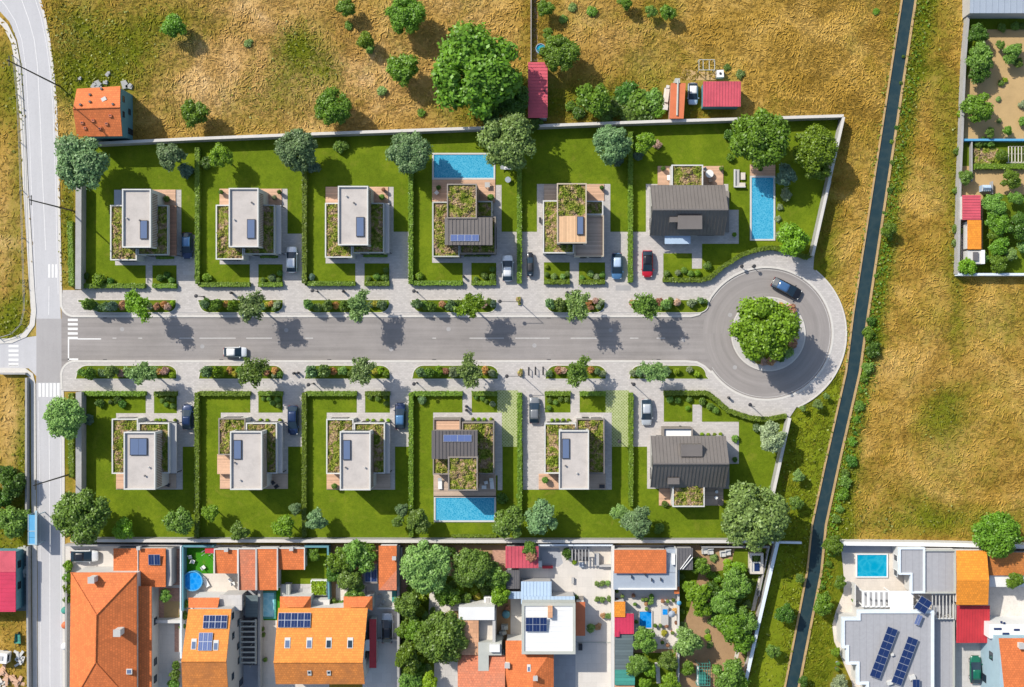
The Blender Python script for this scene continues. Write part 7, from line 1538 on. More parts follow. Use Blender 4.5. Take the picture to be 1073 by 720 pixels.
t = bt('well_house', 'white walled well house with dark square opening at the orchard top', 'well', 792, 590); a = W(785, 602); A = rectw(785.5, 580, 800, 601.5, 1.4); mb = MB(); mb.box(A[0], A[1], A[0]+.4, A[3], 0, 1.4); mb.box(A[2]-.4, A[1], A[2], A[3], 0, 1.4); mb.box(A[0]+.4, A[1], A[2]-.4, A[1]+.35, 0, 1.4); mb.box(A[0]+.4, A[3]-.35, A[2]-.4, A[3], 0, 1.4); mb.build('wall', M['stone'], t); MB().box(*rectw(787, 589, 798.5, 600, 1.3), 0, 1.25).build('lid', M['parapet'], t); MB().box(*rectw(790.5, 590.5, 796, 598.5, 1.35), 1.2, 1.32).build('hatch', M['pv'], t)
shrub(791.5, 584.5, 5, 'mid', 'bush inside the white well house', None, z0=.4)
for i, (x, y, q) in enumerate(((738, 577, 3), (744, 577.5, 3), (757, 580, 3), (762, 578.5, 3))): a = W(x, y); tag(MB().obox((a[0], a[1], .03), 1.0, .9, .5, .1).obox((a[0], a[1]+.5, .03), 1.0, .15, .85, .1).obox((a[0]-.4, a[1]-.1, .53), .12, .7, .15, .1).build('stone_bench', M['parapet'], None, False, (a[0], a[1], .03)), f'pale stone bench at the top wall of the orchard, {ordi(i)} from the left', 'bench', 'stone benches of the orchard')
pave('stone_path', [(795, 604), (799, 604), (791, 640), (787, 640)], 'stone', .04); pave('stone_path', [(772, 676), (777, 676), (773, 690), (769, 690)], 'stone', .04); wall('yard_wall', [(735, 573.3), (806, 573.3), (795, 625)], .2, 1.2, M['wallconc'], 'thin pale wall along the top of the orchard')
for i, (x, y, q, c) in enumerate(sorted(((742, 668, 4, 'lime'), (744, 676, 4, 'olive'), (741, 661, 3, 'olive'), (716, 655, 4, 'olive'), (802, 600, 5, 'yellow'), (799, 615, 4, 'lime'), (790, 655, 4, 'olive'), (784, 690, 5, 'mid'), (748, 585, 5, 'olive'), (762, 590, 5, 'lime')), key=lambda q: q[1])): shrub(x, y, q, c, f'{word[c]} weed clump on the orchard earth, {ordi(i)} from the top', 'weed clumps of the orchard', tall=.5, z0=0)
# ---------- 9. grey-roofed compound
wall('boundary_wall', [(879, 569.5), (960, 570.3), (1000, 571), (1080, 573), (1140, 574)], .6, 2.2, M['render'], 'long white wall along the top of the grey-roofed compound', cap=M['white'])
GC = 'flat grey roofs of the compound'
t = bt('flat_building', 'grey flat-roofed main building with long tilted solar arrays', 'house', 930, 690, None)
h = 4.2
poly = [(900, 641), (977, 641), (977, 760), (909, 760), (909, 715.5), (899, 715.5), (899, 694.5), (888, 694.5), (888, 677.5), (883.5, 677.5), (883.5, 648.5), (900, 648.5)]
q = [P(x, y, h)[:2] for x, y in poly]
MB().prism(q, 0, h-.02).build('wall', M['render'], t); MB().prism(q, h-.02, h).build('roof', M['membr'], t); MB().strip(q, .45, h-.6, h+.22, closed=True).build('parapet', M['wallblue'], t)
def longpv(cx, cy, n, w, d, rot, z, name='solar_panel'):
    a = P(cx, cy, z); return pvarray(t, (a[0], a[1]), w, d, 2 if n > 3 else n, n if n > 3 else 1, z, rot, 0, legs=h)
a = P(926, 684, 4.8); pvarray(t, (a[0], a[1]), 1.75, 8.6, 1, 7, 4.8, R(-20.5), 0, legs=h); a = P(948, 692.5, 4.8); pvarray(t, (a[0], a[1]), 1.75, 8.0, 1, 7, 4.8, R(-20.5), 0, legs=h); a = P(960, 717, 4.8); pvarray(t, (a[0], a[1]), 1.2, 1.6, 1, 1, 4.8, 0, 0, legs=h)
for x, y, r_ in ((935.5, 686.5, .25), (956.5, 710.5, .5), (933, 716, .45)): a = P(x, y, 4.8); MB().obox((a[0], a[1], h), r_*2, r_*1.4, .5, .3).build('roof_vent', M['parapet'], t)
t = bt('flat_building', 'grey flat roof with notched side right of the turquoise pool', 'building', 956, 598, GC); h = 3.6
q = [P(x, y, h)[:2] for x, y in [(942.5, 574.5), (968, 574.5), (968, 620.5), (954.8, 620.5), (954.8, 601), (942.5, 601)]]; MB().prism(q, 0, h).build('wall', M['render'], t); MB().prism(q, h, h+.02).build('roof', M['membr'], t); MB().strip(q, .3, h-.4, h+.25, closed=True).build('parapet', M['wallblue'], t)
A = rectw(942.5, 574.5, 968, 620.5, 3.6)
for yy in (-38, -40.5): win(t, 'W', A[0], yy-.5, yy+.6, .8, 2.6, frame='white')
t = bt('flat_building', 'plain grey flat roof between notched roof and orange gable', 'building', 985, 598, GC); X = volume(t, 968.5, 576.5, 1001.8, 622, 3.4, 'membr', 'render', 'wallblue'.replace('wallblue', 'parapetg'))
t = bt('flat_building', 'narrow grey flat roof along the drive, lower right of the main compound', 'building', 989, 690, GC); X = volume(t, 978, 648.5, 1000.5, 760, 2.2, 'membr', 'render', 'parapetg'); 
t = bt('pergola', 'white slatted pergola over grey floor between the grey flat roofs', 'pergola', 988, 635); A = rectw(976.5, 622, 1000, 649, 3.2); mb = MB()
for i in range(7): x = A[0]+.1+(A[2]-A[0]-.2)*i/6; mb.box(x-.06, A[1], x+.06, A[3], 3.05, 3.2)
mb.build('beam', M['parapet'], t); MB().box(A[0], A[3]-.15, A[2], A[3], 2.85, 3.05).build('rail', M['parapet'], t); MB().box(A[0], A[1], A[2], A[1]+.15, 2.85, 3.05).build('rail', M['parapet'], t); [MB().box(x-.07, y-.07, x+.07, y+.07, 0, 2.85).build('post', M['parapet'], t) for x in (A[0]+.1, A[2]-.1) for y in (A[1]+.1, A[3]-.1)]; pave('terrace', [(977, 624), (1000, 624), (1000, 648), (977, 648)], 'greypave', .04)
t = bt('pool_house', 'white pool house, slatted pergola half and solid white roof half', 'pool house', 928, 629); A = rectw(903.5, 620, 933, 636, 3.2); mb = MB()
for i in range(6): x = A[0]+.15+(A[2]-A[0]-.3)*i/5; mb.box(x-.2, A[1], x+.2, A[3], 3.05, 3.2)
mb.box(A[0], A[1]-.1, A[2], A[1]+.12, 2.9, 3.05); mb.box(A[0], A[3]-.12, A[2], A[3]+.1, 2.9, 3.05); mb.build('slatted_roof', M['white'], t); A2 = rectw(933, 619.5, 957, 640, 3.3); MB().box(*A2, 3.0, 3.3).build('solid_roof', M['white'], t); [MB().box(x-.09, y-.09, x+.09, y+.09, 0, 2.9).build('post', M['white'], t) for x in (A[0]+.2, A[2], A2[2]-.2) for y in (A[1]+.1, A[3]-.1)]; MB().box(A[0]-.9, A[1]-.1, A[0]-.7, A[3]+.9, 0, 2.0).build('side_wall', M['render'], t)
pave('painted_shade_floor', [(904, 620), (931, 620), (931, 637), (904, 637)], 'greypave', .034)  # grey sheet paints the shade under the slatted roof
t = bt('solar_stand', 'single tilted double solar panel on a stand between the grey roofs', 'solar panel', 967, 636); a = P(967.3, 634, 5.2); pvarray(t, (a[0], a[1]), 2.1, 2.3, 1, 2, 5.2, R(-33), R(0), legs=3.6); MB().obox((a[0], a[1], 0), .3, .3, 5.1, .5).build('mast', M['renderg'], t)
t = bt('solar_stand', 'small grey solar panel below the double one at the white roof edge', 'solar panel', 962, 650); a = P(962.3, 649.5, 4.9); pvarray(t, (a[0], a[1]), .9, 1.7, 2, 1, 4.9, R(-22), cell='pvl'); MB().obox((a[0], a[1], 0), .25, .25, 4.85).build('mast', M['renderg'], t)
t = bt('tiled_house', 'bright amber gabled roof at the top of the compound, above the red roof', 'house', 1019, 605, OB); e = 4.4; r = 5.6
roofp(t, [(1002.3, 577, e), (1034, 577, e), (1036.5, 608, r), (1002.8, 608, r)], 'tileo'); roofp(t, [(1002.8, 608, r), (1036.5, 608, r), (1035.5, 634, e), (1002.3, 634, e)], 'tileo'); boxw(t, 1003, 577.5, 1034, 633.5, e, 'render')
t = bt('metal_shed', 'large bright red sheet roof below the amber gable', 'shed', 1019, 653, 'coloured sheet-metal sheds'); seams(t, 1002.5, 634.4, 1037, 674, 2.9, 'redm', 12, slope=.3); boxw(t, 1002.5, 634.4, 1037, 674, 2.7, 'render')
t = bt('tiled_house', 'amber lower roof at the right edge behind the large field tree', 'outbuilding', 1056, 590, OB); roofp(t, [(1036, 579, 3.6), (1110, 579, 3.6), (1110, 603, 3.2), (1036, 603, 3.2)], 'tilem'); boxw(t, 1036, 579, 1110, 603, 3.2, 'render')
A = rectw(1037, 603, 1110, 615, 2.8); t = bt('white_terrace_roof', 'white flat terrace roof left of the round yard tree', 'building', 1047, 609); MB().box(*A, 0, 2.8).build('wall', M['white'], t)
tree(1063, 608.5, 9, 'green', 'neat round tree at the white terrace roof on the right edge', None, 'mid', 1.0, 2.2)
t = bt('white_terrace_roof', 'white parapet roofs above the amber roof of the blue-walled house', 'building', 1060, 660); A = rectw(1038, 655, 1110, 670, 5.5); MB().box(A[0], A[1], A[2], A[3], 0, 5.0).build('wall', M['white'], t); mb = MB(); [mb.box(*rectw(x, 659+dy, x+w, 661+dy, 5.6), 4.9, 5.1) for x, w, dy in ((1043, 8, 0), (1052, 7, 5), (1064, 6, 1), (1050, 2, -7), (1053, 2, -6))]; mb.build('roof_opening', M['pv'], t)
t = bt('tiled_house', 'amber roofed house with blue-grey west wall at the bottom right corner', 'house', 1062, 695, OB); e = 7.8
roofp(t, [(1046.8, 669, e), (1110, 669, e+.6), (1110, 760, e+.6), (1056.5, 760, e)], 'tile'); q = [P(1046.8, 669, e)[:2], P(1110, 669, e)[:2], P(1110, 760, e)[:2], P(1046.8, 760, e)[:2]]; MB().prism([(q[0][0]+.2, q[0][1]-.2), (q[1][0], q[1][1]-.2), (q[2][0], q[2][1]), (q[3][0]+.2, q[3][1])], 0, e-.1).build('wall', M['bluewall'], t)
for yy, z in ((-53.5, 3.6), (-58, 1.0), (-59, 5.2)): win(t, 'W', q[0][0]+.2, yy-.6, yy+.7, z, z+1.4)
chimney(t, 1071, 677, e, 1.0, .8)
for i, (x, y) in enumerate(((893, 628), (884, 672), (877, 694), (876, 700), (882, 713))): ball_pot(x, y, 2.8, f'pot on the white terrace left of the main grey roof, {ordi(i)} from the top', .03, 'mid', ['dark', 'dark', 'bluegrey', 'charc', 'white'][i])
# ---------- 10. field sheds
t = bt('stone_house', 'orange tiled gabled house with teal end wall standing alone in the field', 'house', 108, 118, OB); e = 5.6; r = 7.2
roofp(t, [(80.5, 93, e), (126, 90.3, e), (125.6, 112.5, r), (76.4, 114, r)], 'tile'); roofp(t, [(76.4, 114, r), (125.6, 112.5, r), (128, 142.6, e), (80.5, 143.2, e)], 'tile')
a = P(126, 90.3, e); b = P(128, 142.6, e); m_ = P(125.6, 112.5, r); c = P(80.5, 93, e); d = P(80.5, 143.2, e); ml = P(76.4, 114, r); i = .25
x1 = min(a[0], b[0], m_[0])-.1; xl = max(c[0], d[0], ml[0])+.2
wl = MB(); wl.add([(xl, d[1]+i, 0), (x1, b[1]+i, 0), (x1, a[1]-i, 0), (xl, c[1]-i, 0), (xl, d[1]+i, e-.15), (x1, b[1]+i, e-.15), (x1, a[1]-i, e-.15), (xl, c[1]-i, e-.15), (xl, ml[1], r-.2), (x1, m_[1], r-.2)], [(0, 1, 5, 4), (2, 3, 7, 6), (1, 2, 6, 9, 5), (3, 0, 4, 8, 7)]); wl.build('wall', M['tealwall'], t)
for yy, z0_, z1_ in ((m_[1]+2, 3.6, 4.4), (m_[1]-.5, 3.6, 4.4), (m_[1]-2.8, .1, 2.1), (m_[1]+.4, 1.0, 2.0)): win(t, 'E', x1, yy-.5, yy+.5, z0_, z1_)
for x, y in ((84.5, 127.5), (96, 125), (114, 120), (110, 128.5), (87.5, 133), (103, 133.5)): h_ = onroof(r, 113.5, e, 143, y); rwin(t, x, y, x+3, y+2.8, h_+.02, .12, 'glass', frame='tiler')
for x, y in ((94, 99), (94, 106.5), (84, 109.5), (118, 109), (106, 93)): h_ = onroof(e, 92, r, 113.5, y); a_ = P(x, y, h_+.3); MB().obox((a_[0], a_[1], h_-.1), .3, .3, .5, .3).build('roof_vent', M['charc'], t)
a = P(109, 104, 6.6); MB().obox((a[0], a[1], 6.4), .8, .6, .35, .5).build('patch', M['parapet'], t); MB().tube(P(76.4, 114, r+.04), P(125.6, 112.5, r+.04), .11, n=6).build('ridge_tiles', M['tile'], t)
for i, (x, y, q_) in enumerate(sorted(((113.5, 78, .55), (111, 87, .5), (84, 83, .35), (103, 89.5, 1.0), (131, 89, .9), (136, 91, .7), (99, 90, .7)))): a = W(x, y); tag(MB().obox((a[0], a[1], -.05), q_*1.5, q_, .4, i).obox((a[0]+.2, a[1]+.2, .1), q_*.7, q_*.8, .35, i*2).build('rubble', M['wallconc'], None, False, (a[0], a[1], 0)), f'pale rubble lump behind the lone orange-roofed house, {ordi(i)} from the left', 'rubble', 'rubble behind the lone house')
t = bt('metal_shed', 'long narrow rose red shed standing on the northern wall', 'shed', 563.5, 94, 'coloured sheet-metal sheds'); seams(t, 553.3, 65.2, 573.8, 123.5, 3.6, 'red', 17, 'y'); boxw(t, 553.3, 65.2, 573.8, 123.5, 3.5, 'wallblue'); a = P(570.5, 95, 3.8); MB().tube((a[0], a[1], 3.5), (a[0], a[1], 4.1), .12).build('flue', M['dark'], t)
wall('field_fence', [(556.5, -20), (556.5, 64)], .2, 1.1, M['rendert'], 'dark fence line running north from the long red shed', cat='fence'); pave('field_track', [(559, -40), (563.5, -40), (563.5, 64), (559, 64)], 'earth', .012)
t = bt('metal_shed', 'narrow rust orange container roof left of the pale blue car in the field', 'container', 710, 105, 'coloured sheet-metal sheds'); e = 3.0
roofp(t, [(703, 87, e), (718.6, 87, e), (716.3, 124.3, e), (701.6, 124.3, e)], 'rust'); q = [P(x, y, e)[:2] for x, y in ((703.6, 87.6), (718, 87.6), (715.8, 123.7), (702.2, 123.7))]; MB().prism(q, 0, e-.15).build('wall', M['brick'], t); mb = MB(); mb.tube(P(710.5, 84.5, e+.12), P(709.5, 121, e+.12), .16, n=8); mb.build('ridge_pipe', M['parapetg'], t); MB().box(*rectw(707.5, 82, 712.5, 87, 3.2), 0, 3.2).build('chimney', M['parapetg'], t)
t = bt('metal_shed', 'pink ribbed shed roof right of the pale blue car in the field', 'shed', 756, 98, 'coloured sheet-metal sheds'); seams(t, 736.8, 85.5, 776.3, 111.5, 3.4, 'red', 13, slope=.3); boxw(t, 736.8, 85.5, 776.3, 111.5, 3.2, 'tealwall'); 
t = bt('water_tank', 'white cube water tank behind the pink shed in the field', 'water tank', 753.5, 79); a = W(753.5, 79); MB().obox((a[0], a[1], 0), 1.15, 1.2, 1.3, .05).build('tank', M['white'], t); MB().lathe((a[0], a[1], 1.3), [(.2, 0), (.2, .1), (.05, .12)], 12).build('lid', M['dark'], t); mb = MB(); [mb.obox((a[0]+sx*.6, a[1]+sy*.62, 0), .06, .06, 1.35) for sx in (-1, 1) for sy in (-1, 1)]; mb.build('cage', M['pvf'], t)
t = bt('metal_frame', 'grey rectangular metal frame standing behind the pink shed', 'metal frame', 740.5, 68); A = rectw(732.5, 62.5, 749, 73.3, 1.8); mb = MB(); [mb.box(A[0], y-.05, A[2], y+.05, 1.7, 1.8) for y in (A[1], A[3])]; [mb.box(x-.05, A[1], x+.05, A[3], 1.6, 1.7) for x in (A[0], A[0]+.7, A[2]-.9, A[2])]; mb.build('rail', M['parapetg'], t); [MB().box(x-.05, y-.05, x+.05, y+.05, 0, 1.6).build('leg', M['parapetg'], t) for x in (A[0], A[2]) for y in (A[1], A[3])]  # plain open metal frame, its use not known
t = bt('trailer', 'pale loaded trailer left of the rust orange container', 'trailer', 697.5, 103); a = W(697.5, 103); ro = R(-8); MB().obox((a[0], a[1], .55), .95, 3.1, .25, ro).build('bed', M['stone'], t); MB().obox((a[0]+.1, a[1]+.2, .8), .6, 2.2, .4, ro).build('load', M['cream'], t); MB().obox((a[0]-.15, a[1]-1.75, .5), .85, .75, .45, ro).build('front_box', M['parapet'], t); MB().obox((a[0]+.25, a[1]+1.7, .5), .5, .5, .6, ro).build('drawbar_box', M['parapet'], t)
for s_ in (-1, 1): MB().tube((a[0]+s_*.55-.08, a[1], .3), (a[0]+s_*.55+.08, a[1], .3), .3, .3, 14).build('wheel', M['black'], t)
pave('bare_patch', [(716, 72), (731, 75), (752, 76), (750, 84), (722, 84), (713, 82)], 'sandy', .014); 
# ---------- 11. roadside, lower left
t = bt('metal_shed', 'crimson sheet roofed building with shade-coloured side wall left of the country road', 'building', 2, 610, 'coloured sheet-metal sheds'); seams(t, -40, 577.5, 16.3, 641.2, 3.2, 'crim', 14, 'y', hh=.03); A = rectw(-40, 577.5, 16.3, 641.2, 3.2); MB().box(A[0]+.2, A[1]+.2, A[2]-.1, A[3]-.2, 0, 3.0).build('wall', M['tealwall'], t); MB().box(*rectw(-40, 577.5, 16.3, 599.5, 3.3), 3.18, 3.28).build('pale_sheet', M['red'], t)  # teal of the side wall is its shade put into the colour
for yy in (-39, -42.5): win(t, 'E', A[2]-.1, yy-.6, yy+.6, 1.2, 2.3)
t = bt('roadside_shelter', 'blue framed shelter with glossy blue roof panels at the roadside', 'shelter', 34, 555); pave('painted_yard_shade', [(10, 575), (28, 575), (28, 640), (10, 640)], 'slate', .02); A = rectw(29.5, 539, 39, 571, 2.9); mb = MB(); mb.box(A[2]-.35, A[1], A[2], A[3]+.6, 2.8, 3.0); mb.box(A[0], A[1], A[2]-.35, A[1]+.2, 2.8, 3.0); mb.box(A[0], A[1]+2.2, A[2]-.35, A[1]+2.35, 2.8, 3.0); mb.box(A[0], A[1]+.2, A[0]+.12, A[3], 2.8, 3.0); mb.build('frame', M['bluewall'], t)  # dark slate sheet paints the shade lying in the yard
MB().box(A[0]+.12, A[1]+.2, A[2]-.35, A[1]+1.2, 2.84, 2.92).box(A[0]+.12, A[1]+1.25, A[2]-.35, A[1]+2.2, 2.84, 2.92).box(A[0]+.12, A[1]+2.35, A[2]-.35, A[3]-.1, 2.84, 2.92).build('roof_panel', M['cyan'], t); [MB().box(x-.06, y-.06, x+.06, y+.06, 0, 2.8).build('post', M['bluewall'], t) for x in (A[0]+.08, A[2]-.1) for y in (A[1]+.1, A[3]-.1)]; MB().box(A[0], A[1]+.1, A[0]+.06, A[3]-.1, .3, 2.6).build('back_panel', M['tealwall'], t)
wall('yard_wall', [(27.2, 396), (27.2, 552)], .3, 1.0, M['wallconc'], 'low pale wall beside the pavement left of the country road, upper stretch'); wall('yard_wall', [(28.5, 573), (28.5, 640), (29.5, 760)], .3, 1.2, M['wallconc'], 'low pale wall beside the pavement left of the country road, lower stretch')
wall('yard_wall', [(0, 391.5), (26.5, 391.5)], .3, .8, M['wallconc'], 'low wall at the corner field below the side road')
t = bt('wire_fence', 'thin post and wire fence along the left field edge', 'fence', 22, 200); fp = [(16, 60), (20, 100), (22.5, 150), (24, 200), (25.5, 250), (27, 300), (27.5, 325), (24, 340), (14, 350), (0, 354)]; q = [W(*p_) for p_ in fp]; mb = MB(); mb.strip(q, .04, .95, 1.0); mb.strip(q, .04, .55, .6); mb.build('wire', M['wallconc'], t); mb = MB(); [mb.box(a_[0]-.05, a_[1]-.05, a_[0]+.05, a_[1]+.05, 0, 1.1) for a_ in q]; mb.build('post', M['wallconc'], t)
t = bt('caravan', 'white caravan cut by the left edge in the rough yard', 'caravan', 4, 686); a = W(5, 686); MB().obox((a[0], a[1], .45), 2.6, 1.7, 1.5, -.1).build('body', M['white'], t); MB().obox((a[0]+.3, a[1], 1.95), .7, .7, .12, -.1).build('roof_hatch', M['renderg'], t); MB().obox((a[0]+1.32, a[1]-.1, 1.2), .04, 1.1, .5, -.1).build('window', M['glass'], t); [MB().tube((a[0]+.2, a[1]+s_*.8-.08, .3), (a[0]+.2, a[1]+s_*.8+.08, .3), .3, .3, 12).build('wheel', M['black'], t) for s_ in (-1, 1)]
a = W(20.5, 668); t = thing('garden_barrow', 'bright green wheelbarrow in the rough yard left of the road', 'wheelbarrow', (a[0], a[1], 0)); MB().add([(a[0]-.4, a[1]-.6, .35), (a[0]+.4, a[1]-.6, .35), (a[0]+.3, a[1]+.6, .35), (a[0]-.3, a[1]+.6, .35), (a[0]-.55, a[1]-.8, .75), (a[0]+.55, a[1]-.8, .75), (a[0]+.45, a[1]+.8, .7), (a[0]-.45, a[1]+.8, .7)], [(3, 2, 1, 0), (0, 1, 5, 4), (1, 2, 6, 5), (2, 3, 7, 6), (3, 0, 4, 7)]).build('tray', M['teal'], t); MB().tube((a[0]-.06, a[1]+.8, .25), (a[0]+.06, a[1]+.8, .25), .25, .25, 14).build('wheel', M['black'], t); MB().tube((a[0]-.4, a[1]-1.5, .7), (a[0]-.25, a[1]+.6, .4), .03).tube((a[0]+.4, a[1]-1.5, .7), (a[0]+.25, a[1]+.6, .4), .03).build('handle', M['dark'], t)
for i, (x, y, q_, m) in enumerate(sorted(((22, 687, .9, 'parapet'), (22, 693, .7, 'parapet'), (3, 703, 1.0, 'wood'), (9, 711, .9, 'wood'), (18, 714, 1.1, 'wood'), (3, 716, .8, 'stone'), (24, 577, .8, 'parapetg'), (25, 598, 1.0, 'parapetg')), key=lambda q: q[1])): a = W(x, y); mb = MB(); [mb.obox((a[0]+random.uniform(-.5, .5), a[1]+random.uniform(-.5, .5), .1*k), q_*1.6, q_*.5, .12, i+k*.7) for k in range(5)]; tag(mb.build('plank_pile', M[m], None, False, (a[0], a[1], 0)), f'pile of pale boards and scraps left of the road, {ordi(i)} from the top', 'scrap pile', 'scrap piles of the rough yard')
# ---------- 12. gardens at the right edge
wall('boundary_wall', [(1017, -20), (1015, 16), (1011.5, 60), (1009.8, 100), (1008.2, 146), (1006.3, 190), (1004.3, 287)], .4, 1.6, M['wallconc'], 'pale wall on the west side of the right-hand gardens'); wall('boundary_wall', [(1004.3, 287.5), (1140, 287.5)], .4, 1.8, M['wallblue'], 'pale blue wall along the bottom of the right-hand gardens'); wall('yard_wall', [(1008, 146.5), (1140, 146.5)], .35, 1.2, M['cyan'], 'blue painted wall across the right-hand gardens'); wall('yard_wall', [(1018.5, 148), (1018.5, 190)], .2, 1.0, M['wallconc'], 'thin wall at the left of the vegetable rows')
t = bt('metal_shed', 'lilac grey sheet roof cut by the top right corner', 'building', 1050, 5, 'coloured sheet-metal sheds'); seams(t, 1016.8, -40, 1120, 13.5, 4, 'bluegrey', 16, slope=.3); boxw(t, 1016.8, -40, 1120, 13.5, 3.8, 'renderg')
for x, y, r, c, l in ((1025, 36, 11, 'dark', 'dark tree at the top of the sandy garden'), (1027, 60, 15, 'mid', 'large tree at the left wall of the sandy garden'), (1025, 77, 12, 'dark', 'dark tree below the large one at the sandy garden wall'), (1048, 47, 5, 'mid', 'small round tree on the sand right of the wall trees'), (1060, 57, 10, 'mid', 'open-branched fig tree on the sand'), (1066, 50, 5, 'mid', 'small round crown beside the fig tree, upper'), (1067, 66, 5.5, 'mid', 'small round crown beside the fig tree, lower'), (1024.7, 113, 17, 'green', 'big round tree alone at the wall in the lower sandy garden'), (1037.5, 139, 6, 'mid', 'small tree above the blue wall, left'), (1056, 137, 5, 'green', 'small tree above the blue wall, right'), (1049.5, 163, 6.5, 'green', 'round tree at the vegetable rows'), (1059, 188, 11, 'green', 'round tree on the sandy patch below the vegetable rows'), (1012, 186, 8, 'mid', 'bushy tree at the wall above the rose red roof'), (1042, 215, 13, 'mid', 'tree right of the rose red roof'), (1045, 234, 13, 'green', 'tree right of the orange roof, upper'), (1043, 246, 8, 'green', 'small tree right of the orange roof, lower'), (1046.6, 258, 11, 'green', 'tree right of the white hut, upper'), (1046, 276, 10, 'green', 'tree right of the white hut, lower'), (1013, 279, 10, 'bright', 'bright tree in the bottom left corner of the right-hand gardens'), (1068, 237, 14, 'dark', 'dark tree at the right edge of the lower gardens'), (1059, 267, 7, 'olive', 'olive tree in the lower right gardens'), (1071, 259, 6, 'olive', 'small olive tree at the right edge below the dark tree'), (1064, 208, 8, 'mid', 'tree at the right edge of the walled garden'), (1030, 270, 6, 'mid', 'small tree beside the white hut')): tree(x, y, r, c, l, 'trees of the right-hand gardens', None, .9, .6)
for i, (x, y, q, c) in enumerate(sorted(((1050, 29, 5, 'mid'), (1063.6, 28, 5, 'mid'), (1072, 27, 4, 'mid'), (1049, 87, 3.5, 'mid'), (1053, 84, 3, 'lime'), (1072, 110, 5, 'pale'), (1072, 128, 6, 'mid'), (1006, 120, 5, 'lime'), (1004, 158, 5, 'mid'), (1003, 200, 5, 'mid'), (1003, 240, 6, 'mid'), (1002, 255, 5, 'olive'), (1038, 150, 5, 'mid'), (1026, 150, 5, 'mid'), (1046, 104, 3, 'olive'), (1047, 127, 3, 'olive'), (1030, 148, 5, 'dark')), key=lambda q: q[1])): shrub(x, y, q, c, f'{word[c]} bush of the right-hand gardens, {ordi(i)} from the top', 'bushes of the right-hand gardens', z0=0)
t = bt('vegetable_bed', 'planted vegetable bed left of the stake rows', 'vegetable bed', 1032, 163); A = rectw(1020, 155, 1046, 172, .2); planting(t, A[0], A[1], A[2], A[3], .1, 'vegetables', 40, .35)
t = bt('stake_rows', 'rows of pale stakes and rails in the vegetable garden', 'stakes', 1064, 162); mb = MB(); [mb.box(*rectw(1056.5+i*3.4, 153.5, 1057.3+i*3.4, 170, .8), .7, .8) for i in range(8)]; mb.box(*rectw(1055, 170, 1085, 170.8, .8), .6, .7); mb.build('rail', M['stone'], t); mb = MB(); [mb.tube(W(1056.9+i*3.4, y)+(0,), W(1056.9+i*3.4, y)+(.75,), .04) for i in range(8) for y in (154, 162, 170)]; mb.build('stake', M['stone'], t)
hedge([(1020, 174.5), (1085, 174.5)], .9, 1.0, 'dark clipped hedge below the vegetable rows', 'garden hedges')
t = bt('greenhouse', 'little pale blue greenhouse on the sandy patch above the rose red roof', 'greenhouse', 1034.5, 196.5); A = rectw(1030.5, 193.5, 1039, 200, 1.8); MB().box(*A, 0, 1.4).build('glazing', M['bluesheet'], t); MB().plate([(A[0], A[1], 1.4), (A[2], A[1], 1.4), (A[2], (A[1]+A[3])/2, 1.9), (A[0], (A[1]+A[3])/2, 1.9)], .05).plate([(A[0], A[3], 1.4), (A[2], A[3], 1.4), (A[2], (A[1]+A[3])/2, 1.9), (A[0], (A[1]+A[3])/2, 1.9)], .05).build('roof', M['bluesheet'], t); mb = MB(); [mb.box(A[0]+(A[2]-A[0])*i/4-.02, A[1], A[0]+(A[2]-A[0])*i/4+.02, A[3], 1.38, 1.5) for i in range(5)]; mb.build('glazing_bar', M['white'], t)
wall('yard_wall', [(1040, 190), (1040, 203)], .2, 1.0, M['wallconc'], 'short thin wall right of the little greenhouse')
t = bt('metal_shed', 'rose red ribbed roof at the wall of the right-hand gardens', 'shed', 1018, 217, 'coloured sheet-metal sheds'); seams(t, 1008.5, 204.5, 1027.6, 230.3, 3.0, 'red', 9, 'y'); boxw(t, 1008.5, 204.5, 1027.6, 230.3, 2.9, 'render')
t = bt('metal_shed', 'plain bright orange roof below the rose red roof of the right-hand gardens', 'shed', 1021, 246, 'coloured sheet-metal sheds'); roofp(t, [(1014, 230.8, 3.0), (1028.2, 230.8, 3.0), (1028.2, 261.2, 2.8), (1014, 261.2, 2.8)], 'tileo'); boxw(t, 1014, 230.8, 1028.2, 261.2, 2.8, 'render')
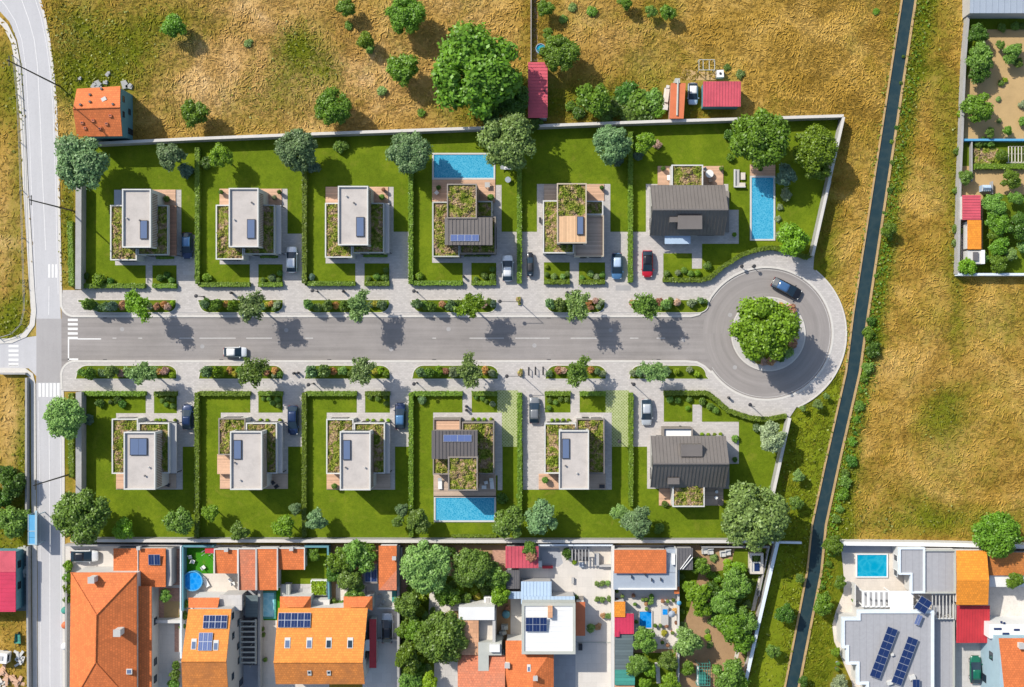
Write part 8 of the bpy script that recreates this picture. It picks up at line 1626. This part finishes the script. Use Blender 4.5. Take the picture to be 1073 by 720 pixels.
t = bt('white_hut', 'small white flat-roofed hut with dark roof hatch below the orange roof', 'hut', 1023, 269); boxw(t, 1014.5, 262.5, 1032, 276.3, 2.6, 'parapet', ins=0); MB().box(*rectw(1020.5, 264, 1025.5, 273, 2.9), 2.4, 2.8).build('roof_hatch', M['charc'], t); MB().box(*rectw(1028.5, 262, 1032.2, 276.5, 2.8), 0, 2.75).build('parapet', M['white'], t)
pave('yard', [(1007.5, 236), (1014, 236), (1014, 275), (1006.5, 275)], 'cream', .035)
# ================================================================== CAMERA, LIGHT, RENDER SETTINGS
cam = bpy.data.cameras.new('camera'); co = bpy.data.objects.new('camera', cam); COL.objects.link(co)
co.location = (0, 0, HC); co.rotation_euler = (0, 0, 0)
cam.sensor_width = 36; cam.sensor_fit = 'HORIZONTAL'; cam.lens = 36*HC/(1073*S)
cam.shift_x = (536.5-NX)/1073; cam.shift_y = -(360-NY)/1073; cam.clip_end = 6000; cam.clip_start = 1
sc.camera = co
w = bpy.data.worlds.new('World'); sc.world = w; w.use_nodes = True
nt = w.node_tree; bg = nt.nodes['Background']; sky = nt.nodes.new('ShaderNodeTexSky'); sky.sky_type = 'NISHITA'; sky.sun_disc = False
EL = R(41); DX, DY = .74, -.672
sky.sun_elevation = EL; sky.sun_rotation = math.atan2(-DX, -DY); sky.air_density = 1.2; sky.dust_density = 1.5
nt.links.new(sky.outputs[0], bg.inputs[0]); bg.inputs[1].default_value = .135
sl_ = bpy.data.lights.new('sun', 'SUN'); sl_.energy = 4.4; sl_.angle = R(.5); sl_.color = (1, .94, .83)
so = bpy.data.objects.new('sun', sl_); COL.objects.link(so); so.location = (-60, 60, 90)
from mathutils import Vector
so.rotation_euler = Vector((DX*cos(EL), DY*cos(EL), -sin(EL))).to_track_quat('-Z', 'Y').to_euler()
sc.view_settings.view_transform = 'Standard'; sc.view_settings.look = 'None'; sc.view_settings.gamma = 1; sc.view_settings.exposure = .25
sc.render.engine = 'CYCLES'; sc.cycles.max_bounces = 5; sc.cycles.diffuse_bounces = 2; sc.cycles.transparent_max_bounces = 4
sc.render.resolution_x = 1024; sc.render.resolution_y = 687
